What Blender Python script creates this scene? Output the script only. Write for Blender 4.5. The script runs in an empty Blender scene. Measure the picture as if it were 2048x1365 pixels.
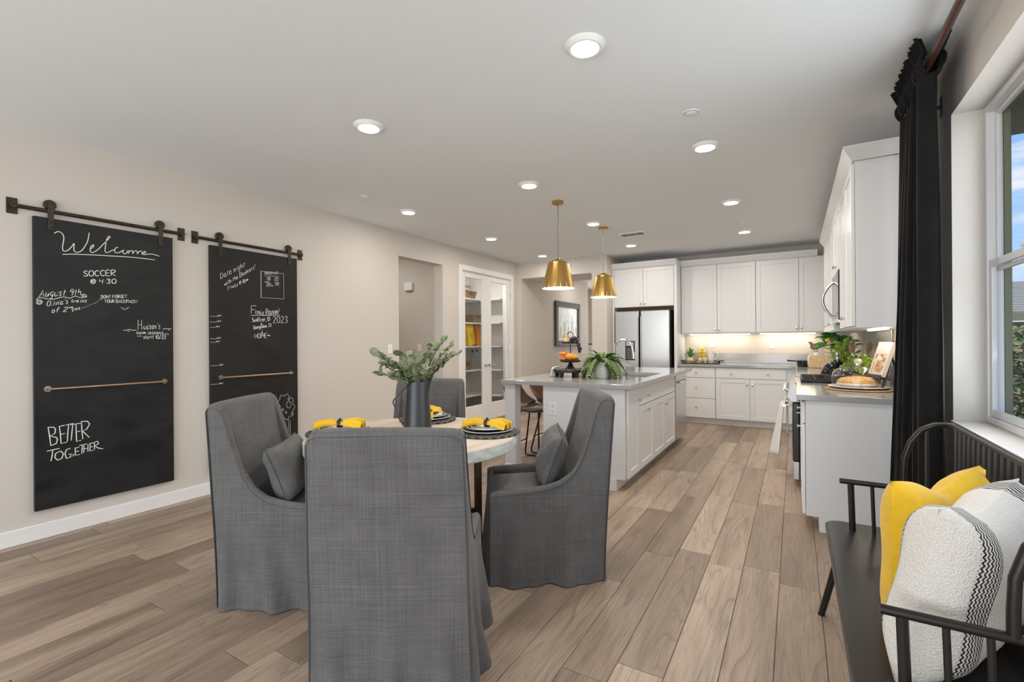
import bpy, bmesh, math, random
from math import sin, cos, pi, radians, sqrt, atan2
from mathutils import Vector, Matrix
random.seed(7)
S = bpy.context.scene
COL = S.collection
R = random.uniform

# ------------------------------------------------------------------ camera
cam_d = bpy.data.cameras.new('camera'); cam = bpy.data.objects.new('camera', cam_d); COL.objects.link(cam)
cam_d.sensor_width = 36.0; cam_d.lens = 945.0/2048*36; cam_d.clip_start = .05; cam_d.clip_end = 200
def aim(yaw, pitch, roll, loc):
    y, p, r = map(radians, (yaw, pitch, roll))
    f = Vector((-sin(y)*cos(p), cos(y)*cos(p), sin(p))); rt0 = Vector((cos(y), sin(y), 0)); up0 = rt0.cross(f)
    rt = cos(r)*rt0 - sin(r)*up0; up = sin(r)*rt0 + cos(r)*up0
    m = Matrix(((rt.x, up.x, -f.x, loc[0]), (rt.y, up.y, -f.y, loc[1]), (rt.z, up.z, -f.z, loc[2]), (0, 0, 0, 1)))
    cam.matrix_world = m
aim(30.9, .02, .38, (0, 0, 1.31))
S.camera = cam

# ------------------------------------------------------------------ exposure, sky, sun
S.view_settings.view_transform = 'Standard'; S.view_settings.look = 'None'
S.view_settings.gamma = 1.0; S.view_settings.use_curve_mapping = False
S.view_settings.exposure = 0.80
S.cycles.max_bounces = 10; S.cycles.diffuse_bounces = 6; S.cycles.transparent_max_bounces = 16
S.cycles.sample_clamp_indirect = 6.0
W = bpy.data.worlds.new('sky'); S.world = W; W.use_nodes = True
nt = W.node_tree; nt.nodes.clear()
def N(tree, typ, **kw):
    n = tree.nodes.new(typ)
    for k, v in kw.items():
        if k in n.inputs: n.inputs[k].default_value = v
        else: setattr(n, k, v)
    return n
def L(tree, a, b): tree.links.new(a, b)
def ramp(tree, stops, fac=None, interp='LINEAR'):
    r = tree.nodes.new('ShaderNodeValToRGB'); r.color_ramp.interpolation = interp
    el = r.color_ramp.elements
    while len(el) > 1: el.remove(el[-1])
    el[0].position = stops[0][0]; el[0].color = (*stops[0][1], 1) if len(stops[0][1]) == 3 else stops[0][1]
    for p, c in stops[1:]:
        e = el.new(p); e.color = (*c, 1)
    if fac is not None: tree.links.new(fac, r.inputs[0])
    return r
tc = N(nt, 'ShaderNodeTexCoord'); sep = N(nt, 'ShaderNodeSeparateXYZ'); L(nt, tc.outputs['Generated'], sep.inputs[0])
grad = ramp(nt, [(0, (.35, .33, .3)), (.49, (.35, .33, .3)), (.5, (.75, .85, .97)), (.56, (.42, .66, 1.0)), (.72, (.16, .42, .95)), (1, (.07, .26, .8))])
mz = N(nt, 'ShaderNodeMath', operation='MULTIPLY_ADD'); mz.inputs[1].default_value = .5; mz.inputs[2].default_value = .5
L(nt, sep.outputs[2], mz.inputs[0]); L(nt, mz.outputs[0], grad.inputs[0])
mp = N(nt, 'ShaderNodeMapping'); mp.inputs['Scale'].default_value = (1.5, 1.5, 9); L(nt, tc.outputs['Generated'], mp.inputs[0])
nz = N(nt, 'ShaderNodeTexNoise', Scale=2.2, Detail=8.0, Roughness=.62); L(nt, mp.outputs[0], nz.inputs[0])
cl = ramp(nt, [(.46, (0, 0, 0)), (.66, (1, 1, 1))], nz.outputs[0])
mx = N(nt, 'ShaderNodeMixRGB'); L(nt, cl.outputs[0], mx.inputs[0]); L(nt, grad.outputs[0], mx.inputs[1]); mx.inputs[2].default_value = (.95, .96, 1, 1)
bg = N(nt, 'ShaderNodeBackground', Strength=.6); L(nt, mx.outputs[0], bg.inputs[0])
wo = N(nt, 'ShaderNodeOutputWorld'); L(nt, bg.outputs[0], wo.inputs[0])

def light(name, typ, loc, rot, energy, color=(1, 1, 1), **kw):
    d = bpy.data.lights.new(name, typ); d.energy = energy; d.color = color
    for k, v in kw.items(): setattr(d, k, v)
    o = bpy.data.objects.new(name, d); o.location = loc; o.rotation_euler = rot; COL.objects.link(o); return o
light('sun', 'SUN', (3, -2, 9), (radians(22), radians(-24), 0), 2.6, (1, .95, .86), angle=.01)
# area lamps for daylight at the openings, plus added upward lamps for the ceiling
DAY = (.92, .968, 1)
light('daylight_garden_door', 'AREA', (-1.9, -3.42, 1.25), (radians(90), 0, 0), 74, DAY, shape='RECTANGLE', size=4.4, size_y=2.2)
light('ceiling_fill_door', 'AREA', (-1.9, -3.42, .5), (radians(128), 0, 0), 17, (.92, .97, 1), shape='RECTANGLE', size=4.4, size_y=.8)  # unseen lamp tilted up, added to brighten the ceiling
light('daylight_side_window', 'AREA', (.79, 2.235, 1.67), (0, radians(90), 0), 9.5, (.88, .95, 1), shape='RECTANGLE', size=1.40, size_y=1.75)
light('ceiling_fill_window', 'AREA', (.78, 2.235, 1.10), (0, radians(118), 0), 2, (.90, .99, .96), shape='RECTANGLE', size=.30, size_y=1.7, spread=radians(115))  # added lamp aimed up from the sill, lifts the ceiling tone
light('daylight_rear_window', 'AREA', (.64, -1.6, 1.5), (0, radians(90), 0), 15, DAY, shape='RECTANGLE', size=1.9, size_y=2.2)
light('ceiling_fill_rear', 'AREA', (.64, -1.6, .7), (0, radians(125), 0), 5, (.91, .99, .97), shape='RECTANGLE', size=.5, size_y=1.9)  # added low lamp behind the camera, aimed up at the ceiling
light('daylight_hall', 'AREA', (-3.62, 12.38, 1.45), (radians(-90), 0, 0), 16, (1, .98, .95), shape='RECTANGLE', size=1.2, size_y=1.8)
# ------------------------------------------------------------------ materials
MATS = {}
def newmat(name):
    m = bpy.data.materials.new(name); m.use_nodes = True; t = m.node_tree
    b = t.nodes['Principled BSDF']; MATS[name] = m
    return m, t, b
def mat(name, col, rough=.5, metal=0., var=0., vscale=8., bump=0., bscale=200., spec=None, trans=0., coat=0., emit=None, sheen=0., stretch=None, ior=None):
    m, t, b = newmat(name)
    b.inputs['Base Color'].default_value = (*col, 1); b.inputs['Roughness'].default_value = rough; b.inputs['Metallic'].default_value = metal
    if spec is not None: b.inputs['Specular IOR Level'].default_value = spec
    if trans: b.inputs['Transmission Weight'].default_value = trans
    if ior: b.inputs['IOR'].default_value = ior
    if coat: b.inputs['Coat Weight'].default_value = coat; b.inputs['Coat Roughness'].default_value = .1
    if sheen: b.inputs['Sheen Weight'].default_value = sheen; b.inputs['Sheen Roughness'].default_value = .4
    if emit: b.inputs['Emission Color'].default_value = (*emit[0], 1); b.inputs['Emission Strength'].default_value = emit[1]
    if var or bump:
        tcn = N(t, 'ShaderNodeTexCoord'); src = tcn.outputs['Object']
        if stretch:
            mpn = N(t, 'ShaderNodeMapping'); mpn.inputs['Scale'].default_value = stretch; L(t, src, mpn.inputs[0]); src = mpn.outputs[0]
    if var:
        n = N(t, 'ShaderNodeTexNoise', Scale=vscale, Detail=5.0, Roughness=.6); L(t, src, n.inputs[0])
        lo = tuple(max(0, c*(1-var)) for c in col); hi = tuple(min(1, c*(1+var)) for c in col)
        r = ramp(t, [(.3, lo), (.7, hi)], n.outputs[0]); L(t, r.outputs[0], b.inputs['Base Color'])
    if bump:
        n2 = N(t, 'ShaderNodeTexNoise', Scale=bscale, Detail=3.0); L(t, src, n2.inputs[0])
        bp = N(t, 'ShaderNodeBump', Strength=bump, Distance=.002); L(t, n2.outputs[0], bp.inputs['Height']); L(t, bp.outputs[0], b.inputs['Normal'])
    return m
WALL = mat('wall_paint', (.64, .595, .545), .75, bump=.08, bscale=260, spec=.25)
CEIL = mat('ceiling_paint', (.78, .805, .82), .85, bump=.06, bscale=180, spec=.2)
TRIM = mat('trim_white', (.82, .81, .80), .4)
CAB = mat('cabinet_white', (.76, .762, .765), .38)
CABGAP = mat('cabinet_gap', (.30, .29, .28), .7)
SHELFW = mat('shelf_white', (.82, .81, .80), .5)
QUARTZ = mat('quartz_grey', (.36, .36, .365), .12, var=.06, vscale=420, spec=.6)
STEEL = mat('brushed_steel', (.62, .62, .62), .27, 1., var=.05, vscale=30, stretch=(1, 1, 40))
STEELR = mat('soft_steel', (.52, .52, .52), .42, 1.)
CHROME = mat('nickel', (.66, .65, .63), .18, 1.)
BLACKM = mat('black_metal', (.018, .017, .017), .42, .3)
BENCHM = mat('bench_metal', (.03, .026, .024), .34, .55, bump=.05, bscale=90)
IRON = mat('dark_bronze', (.055, .043, .034), .42, .75, var=.25, vscale=30)
BRONZE = mat('pull_bronze', (.42, .31, .23), .3, .9)
BLACKG = mat('black_gloss', (.012, .012, .012), .08, coat=.5)
BLACKC = mat('cast_iron', (.015, .015, .016), .5)
WHITEC = mat('white_ceramic', (.84, .82, .80), .16)
WHITEP = mat('white_plastic', (.85, .84, .83), .35)
DARKW = mat('dark_wood', (.030, .018, .013), .35, var=.3, vscale=14, stretch=(1, 1, .2))
MIDW = mat('crate_wood', (.23, .145, .085), .6, var=.25, vscale=20, stretch=(1, .2, 1))
LIGHTW = mat('light_wood', (.62, .42, .22), .5, var=.2, vscale=18, stretch=(1, 6, 1))
SPOONW = mat('spoon_wood', (.52, .33, .2), .55, var=.2, vscale=20)
YELLOW = mat('yellow_linen', (.78, .47, .012), .85, var=.08, vscale=40, bump=.35, bscale=700, sheen=.3)
YELLOWP = mat('yellow_bag', (.80, .56, .02), .4, var=.15, vscale=16)
ORANGEP = mat('orange_bag', (.80, .30, .015), .4)
BREAD = mat('bread_crust', (.62, .36, .13), .75, var=.3, vscale=45, bump=.6, bscale=90)
ORANGE = mat('pumpkin_orange', (.62, .17, .015), .35, var=.25, vscale=20)
GOURD = mat('gourd_orange', (.85, .30, .03), .4, var=.35, vscale=14)
GRAPE = mat('grape_black', (.022, .009, .014), .22, var=.5, vscale=40)
LEMON = mat('lemon_yellow', (.85, .60, .02), .4, bump=.3, bscale=180)
JAMR = mat('jam_red', (.22, .02, .02), .2)
JAMY = mat('jam_amber', (.62, .36, .06), .25)
LIDG = mat('jar_lid_gold', (.75, .45, .08), .35, .5)
TOWEL = mat('white_towel', (.76, .74, .71), .95, bump=.5, bscale=500)
GREEN = mat('fern_green', (.105, .165, .045), .5, var=.55, vscale=26)
GREEN2 = mat('eucalyptus_green', (.19, .235, .125), .55, var=.45, vscale=22)
GREEN3 = mat('succulent_green', (.16, .30, .06), .4, var=.5, vscale=18)
GREEN4 = mat('herb_green', (.30, .42, .08), .5, var=.4, vscale=30)
GREEN5 = mat('citrus_leaf_green', (.10, .25, .06), .35, var=.4, vscale=20)
STEM = mat('stem_brown', (.16, .085, .05), .7)
LEATHER = mat('tan_leather', (.085, .040, .017), .34, var=.3, vscale=9, bump=.2, bscale=160)
PITCH = mat('matte_black_pitcher', (.045, .047, .05), .38, .35)
CHARG = mat('charger_black', (.03, .03, .033), .3)
SLATE = mat('plate_dark_grey', (.075, .075, .08), .3)
VELVET = mat('velvet_charcoal', (.0095, .0088, .009), .85, var=.35, vscale=5, sheen=.10, spec=.12)
RODW = mat('rod_walnut', (.075, .03, .018), .35, .3)
OLIVE = mat('olive_siding', (.19, .20, .125), .7)
SHINGLE = mat('roof_shingle', (.23, .24, .22), .9, var=.25, vscale=8, stretch=(1, 3, 1))
TANW = mat('fence_tan', (.45, .34, .22), .8, var=.15, vscale=6)
HEDGE = mat('hedge_green', (.06, .15, .035), .45, var=.5, vscale=5)
GROUND = mat('garden_soil', (.18, .15, .11), .9)
PAPER = mat('paper', (.66, .60, .53), .7)
FRAMEW = mat('frame_wood', (.055, .044, .037), .5, var=.3, vscale=16)
POTB = mat('pot_dark_blue', (.03, .035, .05), .4)
POTW = mat('pot_wood', (.42, .22, .08), .55, var=.3, vscale=16, stretch=(1, 1, .25))
GLOW = mat('lamp_diffuser', (1, 1, 1), .5, emit=((1, .95, .88), 16.))
STRIPGLOW = mat('strip_diffuser', (1, 1, 1), .5, emit=((1, .86, .68), 8.))
SHADEIN = mat('shade_inner_white', (.92, .88, .80), .5)
BULB = mat('bulb_glow', (1, 1, 1), .5, emit=((1, .82, .58), 9.))
SIDEBLACK = mat('oven_black', (.012, .012, .013), .1, coat=.4)
CHALK = mat('chalk_white', (.80, .80, .78), .9)

def archglass(name, tint=(1, 1, 1), refl=.06, power=4., edge=.6):
    m, t, b = newmat(name); t.nodes.remove(b)
    tr = N(t, 'ShaderNodeBsdfTransparent', Color=(*tint, 1)); gl = N(t, 'ShaderNodeBsdfGlossy', Roughness=.02)
    fc = N(t, 'ShaderNodeLayerWeight', Blend=.5); pw = N(t, 'ShaderNodeMath', operation='POWER'); pw.inputs[1].default_value = power; L(t, fc.outputs['Facing'], pw.inputs[0])
    fr = N(t, 'ShaderNodeMath', operation='MULTIPLY_ADD'); fr.inputs[1].default_value = edge; fr.inputs[2].default_value = refl*.5; L(t, pw.outputs[0], fr.inputs[0]); mixn = N(t, 'ShaderNodeMixShader')
    L(t, fr.outputs[0], mixn.inputs[0]); L(t, tr.outputs[0], mixn.inputs[1]); L(t, gl.outputs[0], mixn.inputs[2])
    L(t, mixn.outputs[0], t.nodes['Material Output'].inputs[0]); return m
GLASS = archglass('clear_glass', (.96, .97, .96), .10, 3., .7)
PANE = archglass('window_pane', (.99, .995, .99), .03, 9., .25)
PANEG = archglass('pantry_pane', (.97, .975, .975), .05, 5., .4)

# floor planks: grain along local y, every plank shifted by its own random number
def plank_material():
    m, t, b = newmat('oak_plank')
    tcn = N(t, 'ShaderNodeTexCoord'); oi = N(t, 'ShaderNodeObjectInfo')
    off = N(t, 'ShaderNodeVectorMath', operation='MULTIPLY'); cx = N(t, 'ShaderNodeCombineXYZ')
    for k in range(3): L(t, oi.outputs['Random'], cx.inputs[k])
    L(t, cx.outputs[0], off.inputs[0]); off.inputs[1].default_value = (37., 91., 13.)
    add = N(t, 'ShaderNodeVectorMath', operation='ADD'); L(t, tcn.outputs['Object'], add.inputs[0]); L(t, off.outputs[0], add.inputs[1])
    def mapped(sc):
        q = N(t, 'ShaderNodeMapping'); q.inputs['Scale'].default_value = sc; L(t, add.outputs[0], q.inputs[0]); return q.outputs[0]
    broad = N(t, 'ShaderNodeTexNoise', Scale=1., Detail=3., Roughness=.55); L(t, mapped((8, .9, 1)), broad.inputs[0])
    fine = N(t, 'ShaderNodeTexNoise', Scale=1., Detail=6., Roughness=.7, Distortion=.6); L(t, mapped((130, 4.5, 1)), fine.inputs[0])
    cath = N(t, 'ShaderNodeTexNoise', Scale=1., Detail=1.5, Roughness=.4); L(t, mapped((5.2, .5, 1)), cath.inputs[0])
    mul = N(t, 'ShaderNodeMath', operation='MULTIPLY'); mul.inputs[1].default_value = 17.; L(t, cath.outputs[0], mul.inputs[0])
    fra = N(t, 'ShaderNodeMath', operation='FRACT'); L(t, mul.outputs[0], fra.inputs[0])
    ring = ramp(t, [(0, (0, 0, 0)), (.06, (1, 1, 1)), (.20, (.25, .25, .25)), (.45, (0, 0, 0)), (1, (0, 0, 0))], fra.outputs[0])
    msk = N(t, 'ShaderNodeTexNoise', Scale=1., Detail=2.); L(t, mapped((5, 1.9, 2)), msk.inputs[0])
    mskr = ramp(t, [(.42, (.06, .06, .06)), (.64, (.62, .62, .62))], msk.outputs[0])
    ringm = N(t, 'ShaderNodeMath', operation='MULTIPLY'); L(t, ring.outputs[0], ringm.inputs[0]); L(t, mskr.outputs[0], ringm.inputs[1])
    base = ramp(t, [(0, (.255, .185, .138)), (.35, (.325, .240, .178)), (.62, (.375, .280, .208)), (1, (.44, .338, .258))], oi.outputs['Random'])
    g1 = ramp(t, [(.28, (.70, .69, .69)), (.5, (1, 1, 1)), (.72, (1.20, 1.20, 1.20))], broad.outputs[0])
    g2 = ramp(t, [(.3, (.60, .585, .57)), (.5, (1.0, 1.0, 1.0)), (.75, (1.24, 1.25, 1.27))], fine.outputs[0])
    m1 = N(t, 'ShaderNodeMixRGB', blend_type='MULTIPLY'); m1.inputs[0].default_value = 1; L(t, base.outputs[0], m1.inputs[1]); L(t, g1.outputs[0], m1.inputs[2])
    m2 = N(t, 'ShaderNodeMixRGB', blend_type='MULTIPLY'); m2.inputs[0].default_value = .9; L(t, m1.outputs[0], m2.inputs[1]); L(t, g2.outputs[0], m2.inputs[2])
    m3 = N(t, 'ShaderNodeMixRGB', blend_type='MIX'); L(t, ringm.outputs[0], m3.inputs[0]); L(t, m2.outputs[0], m3.inputs[1]); m3.inputs[2].default_value = (.15, .095, .065, 1)
    L(t, m3.outputs[0], b.inputs['Base Color'])
    rr = ramp(t, [(.2, (.36, .36, .36)), (.8, (.5, .5, .5))], fine.outputs[0]); L(t, rr.outputs[0], b.inputs['Roughness'])
    b.inputs['Specular IOR Level'].default_value = .4
    bp = N(t, 'ShaderNodeBump', Strength=.12, Distance=.002); L(t, fine.outputs[0], bp.inputs['Height']); L(t, bp.outputs[0], b.inputs['Normal'])
    return m
PLANK = plank_material()
SUBFLOOR = mat('floor_joint', (.13, .088, .06), .6)
FLOORREST = mat('floor_rest', (.33, .235, .165), .45, var=.2, vscale=5, stretch=(6, .6, 1))

def weave_material(name, dark, mid, light_, s=230., uvs=True, bstr=.35):
    m, t, b = newmat(name)
    tcn = N(t, 'ShaderNodeTexCoord'); src = tcn.outputs['UV' if uvs else 'Object']
    def nzs(sc, d=4.):
        q = N(t, 'ShaderNodeMapping'); q.inputs['Scale'].default_value = sc; L(t, src, q.inputs[0])
        n = N(t, 'ShaderNodeTexNoise', Scale=1., Detail=d, Roughness=.65); L(t, q.outputs[0], n.inputs[0]); return n
    su = N(t, 'ShaderNodeSeparateXYZ'); L(t, src, su.inputs[0])
    def thread(ia, il):
        # long threads: every thread slides along itself by its own random amount, so no cells line up
        ac = N(t, 'ShaderNodeMath', operation='MULTIPLY'); ac.inputs[1].default_value = s; L(t, su.outputs[ia], ac.inputs[0])
        rn = N(t, 'ShaderNodeTexNoise', noise_dimensions='1D', Scale=1., Detail=0.); L(t, ac.outputs[0], rn.inputs['W'])
        al = N(t, 'ShaderNodeMath', operation='MULTIPLY'); al.inputs[1].default_value = s*.03; L(t, su.outputs[il], al.inputs[0])
        sh = N(t, 'ShaderNodeMath', operation='MULTIPLY_ADD'); sh.inputs[1].default_value = 40.; L(t, rn.outputs[0], sh.inputs[0]); L(t, al.outputs[0], sh.inputs[2])
        cb = N(t, 'ShaderNodeCombineXYZ'); L(t, ac.outputs[0], cb.inputs[0]); L(t, sh.outputs[0], cb.inputs[1])
        n = N(t, 'ShaderNodeTexNoise', Scale=1., Detail=3., Roughness=.6); L(t, cb.outputs[0], n.inputs[0]); return n
    a = thread(0, 1); c = thread(1, 0); f = nzs((6, 6, 6), 2.)
    av = N(t, 'ShaderNodeMath', operation='ADD'); L(t, a.outputs[0], av.inputs[0]); L(t, c.outputs[0], av.inputs[1])
    hv = N(t, 'ShaderNodeMath', operation='MULTIPLY'); hv.inputs[1].default_value = .5; L(t, av.outputs[0], hv.inputs[0])
    r = ramp(t, [(.36, dark), (.5, mid), (.66, light_)], hv.outputs[0])
    fr = ramp(t, [(.3, (.88, .88, .88)), (.7, (1.1, 1.1, 1.1))], f.outputs[0])
    mm = N(t, 'ShaderNodeMixRGB', blend_type='MULTIPLY'); mm.inputs[0].default_value = 1; L(t, r.outputs[0], mm.inputs[1]); L(t, fr.outputs[0], mm.inputs[2])
    L(t, mm.outputs[0], b.inputs['Base Color']); b.inputs['Roughness'].default_value = .9; b.inputs['Specular IOR Level'].default_value = .15
    b.inputs['Sheen Weight'].default_value = .12
    bp = N(t, 'ShaderNodeBump', Strength=bstr, Distance=.002); L(t, hv.outputs[0], bp.inputs['Height']); L(t, bp.outputs[0], b.inputs['Normal'])
    return m
LINEN = weave_material('charcoal_linen', (.036, .034, .034), (.112, .108, .106), (.26, .25, .24), 270., bstr=.25)
PIPE = mat('linen_piping', (.066, .066, .07), .9)
STRIPET = weave_material('striped_tea_towel', (.55, .53, .5), (.72, .70, .67), (.8, .78, .75), 300)

def chalkboard_material(name, c0, c1):
    m, t, b = newmat(name)
    tcn = N(t, 'ShaderNodeTexCoord')
    q = N(t, 'ShaderNodeMapping'); q.inputs['Scale'].default_value = (1, 1.2, 2.2); q.inputs['Rotation'].default_value = (.5, 0, 0); L(t, tcn.outputs['Object'], q.inputs[0])
    n = N(t, 'ShaderNodeTexNoise', Scale=2.2, Detail=7., Roughness=.6, Distortion=.9); L(t, q.outputs[0], n.inputs[0])
    r = ramp(t, [(.3, c0), (.75, c1)], n.outputs[0]); L(t, r.outputs[0], b.inputs['Base Color'])
    rr = ramp(t, [(.3, (.42, .42, .42)), (.7, (.58, .58, .58))], n.outputs[0]); L(t, rr.outputs[0], b.inputs['Roughness']); b.inputs['Specular IOR Level'].default_value = .28
    return m
BOARDM = chalkboard_material('chalkboard_black', (.0085, .0085, .009), (.024, .025, .026))
BOARDM2 = chalkboard_material('chalkboard_brown_black', (.011, .010, .009), (.021, .0195, .018))

def brass_material():
    m, t, b = newmat('brushed_brass')
    b.inputs['Metallic'].default_value = 1.; b.inputs['Roughness'].default_value = .24; b.inputs['Base Color'].default_value = (.58, .36, .11, 1)
    tcn = N(t, 'ShaderNodeTexCoord'); q = N(t, 'ShaderNodeMapping'); q.inputs['Scale'].default_value = (3, 3, 260); L(t, tcn.outputs['Object'], q.inputs[0])
    n = N(t, 'ShaderNodeTexNoise', Scale=1., Detail=3.); L(t, q.outputs[0], n.inputs[0])
    bp = N(t, 'ShaderNodeBump', Strength=.12, Distance=.001); L(t, n.outputs[0], bp.inputs['Height']); L(t, bp.outputs[0], b.inputs['Normal'])
    return m
BRASS = brass_material()

def tabletop_material():
    m, t, b = newmat('whitewashed_tabletop')
    tcn = N(t, 'ShaderNodeTexCoord'); q = N(t, 'ShaderNodeMapping'); q.inputs['Scale'].default_value = (22, 2.2, 30); L(t, tcn.outputs['Object'], q.inputs[0])
    n = N(t, 'ShaderNodeTexNoise', Scale=1., Detail=6., Roughness=.65, Distortion=.4); L(t, q.outputs[0], n.inputs[0])
    r = ramp(t, [(.25, (.42, .33, .25)), (.5, (.60, .495, .40)), (.75, (.68, .58, .48))], n.outputs[0]); L(t, r.outputs[0], b.inputs['Base Color'])  # pinkish tones paint the warm reflection of the lamps into the top
    b.inputs['Roughness'].default_value = .55; return m
TABLEM = tabletop_material()

def placemat_material(name, a, c, s=34.):
    m, t, b = newmat(name)
    tcn = N(t, 'ShaderNodeTexCoord')
    w = N(t, 'ShaderNodeTexWave', wave_type='RINGS', rings_direction='Z', Scale=s, Distortion=2.2, Detail=2.0); w.inputs['Detail Scale'].default_value = 6.
    L(t, tcn.outputs['Object'], w.inputs[0])
    r = ramp(t, [(.2, a), (.8, c)], w.outputs[0]); L(t, r.outputs[0], b.inputs['Base Color']); b.inputs['Roughness'].default_value = .85
    bp = N(t, 'ShaderNodeBump', Strength=.7, Distance=.004); L(t, w.outputs[0], bp.inputs['Height']); L(t, bp.outputs[0], b.inputs['Normal']); return m
MATG = placemat_material('woven_grey', (.035, .032, .03), (.19, .17, .15))
MATN = placemat_material('woven_natural', (.30, .14, .045), (.62, .38, .17))

def white_pillow_material():
    m, t, b = newmat('white_woven_stripe')
    tcn = N(t, 'ShaderNodeTexCoord'); sx = N(t, 'ShaderNodeSeparateXYZ'); L(t, tcn.outputs['Object'], sx.inputs[0])
    # zigzag rows: wave in local z added to x, stripes of black thread inside two bands of |x|
    zz = N(t, 'ShaderNodeMath', operation='MULTIPLY'); zz.inputs[1].default_value = 1/.014; L(t, sx.outputs[2], zz.inputs[0])
    pp = N(t, 'ShaderNodeMath', operation='PINGPONG'); pp.inputs[1].default_value = .5; L(t, zz.outputs[0], pp.inputs[0])
    ps = N(t, 'ShaderNodeMath', operation='MULTIPLY'); ps.inputs[1].default_value = .011; L(t, pp.outputs[0], ps.inputs[0])
    xx = N(t, 'ShaderNodeMath', operation='ADD'); L(t, sx.outputs[0], xx.inputs[0]); L(t, ps.outputs[0], xx.inputs[1])
    dv = N(t, 'ShaderNodeMath', operation='MULTIPLY'); dv.inputs[1].default_value = 1/.0105; L(t, xx.outputs[0], dv.inputs[0])
    fr = N(t, 'ShaderNodeMath', operation='FRACT'); L(t, dv.outputs[0], fr.inputs[0])
    ln = N(t, 'ShaderNodeMath', operation='GREATER_THAN'); ln.inputs[1].default_value = .52; L(t, fr.outputs[0], ln.inputs[0])
    ab = N(t, 'ShaderNodeMath', operation='ABSOLUTE'); L(t, sx.outputs[0], ab.inputs[0])
    g1 = N(t, 'ShaderNodeMath', operation='GREATER_THAN'); g1.inputs[1].default_value = .140; L(t, ab.outputs[0], g1.inputs[0])
    g2 = N(t, 'ShaderNodeMath', operation='LESS_THAN'); g2.inputs[1].default_value = .212; L(t, ab.outputs[0], g2.inputs[0])
    k = N(t, 'ShaderNodeMath', operation='MULTIPLY'); L(t, g1.outputs[0], k.inputs[0]); L(t, g2.outputs[0], k.inputs[1])
    k2 = N(t, 'ShaderNodeMath', operation='MULTIPLY'); L(t, k.outputs[0], k2.inputs[0]); L(t, ln.outputs[0], k2.inputs[1])
    mm = N(t, 'ShaderNodeMixRGB'); L(t, k2.outputs[0], mm.inputs[0]); mm.inputs[1].default_value = (.74, .71, .66, 1); mm.inputs[2].default_value = (.02, .02, .021, 1)
    L(t, mm.outputs[0], b.inputs['Base Color']); b.inputs['Roughness'].default_value = .95
    br = N(t, 'ShaderNodeTexVoronoi', Scale=210.); L(t, tcn.outputs['Object'], br.inputs[0])
    bp = N(t, 'ShaderNodeBump', Strength=.7, Distance=.003); L(t, br.outputs[0], bp.inputs['Height']); L(t, bp.outputs[0], b.inputs['Normal']); return m
KNIT = white_pillow_material()

def dotted(name, base, dot, scale, size):
    m, t, b = newmat(name); tcn = N(t, 'ShaderNodeTexCoord')
    v = N(t, 'ShaderNodeTexVoronoi', Scale=scale); L(t, tcn.outputs['Object'], v.inputs[0])
    r = ramp(t, [(size, dot), (size+.02, base)], v.outputs[0]); L(t, r.outputs[0], b.inputs['Base Color'])
    b.inputs['Roughness'].default_value = .2; b.inputs['Specular IOR Level'].default_value = .2; return m
KETTLE = dotted('speckled_enamel', (.008, .008, .008), (.70, .70, .68), 22, .10)
CUPM = dotted('patterned_cup', (.80, .76, .66), (.62, .58, .12), 60, .3)
PLATEP = dotted('patterned_plate', (.74, .72, .68), (.12, .10, .09), 55, .22)
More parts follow.
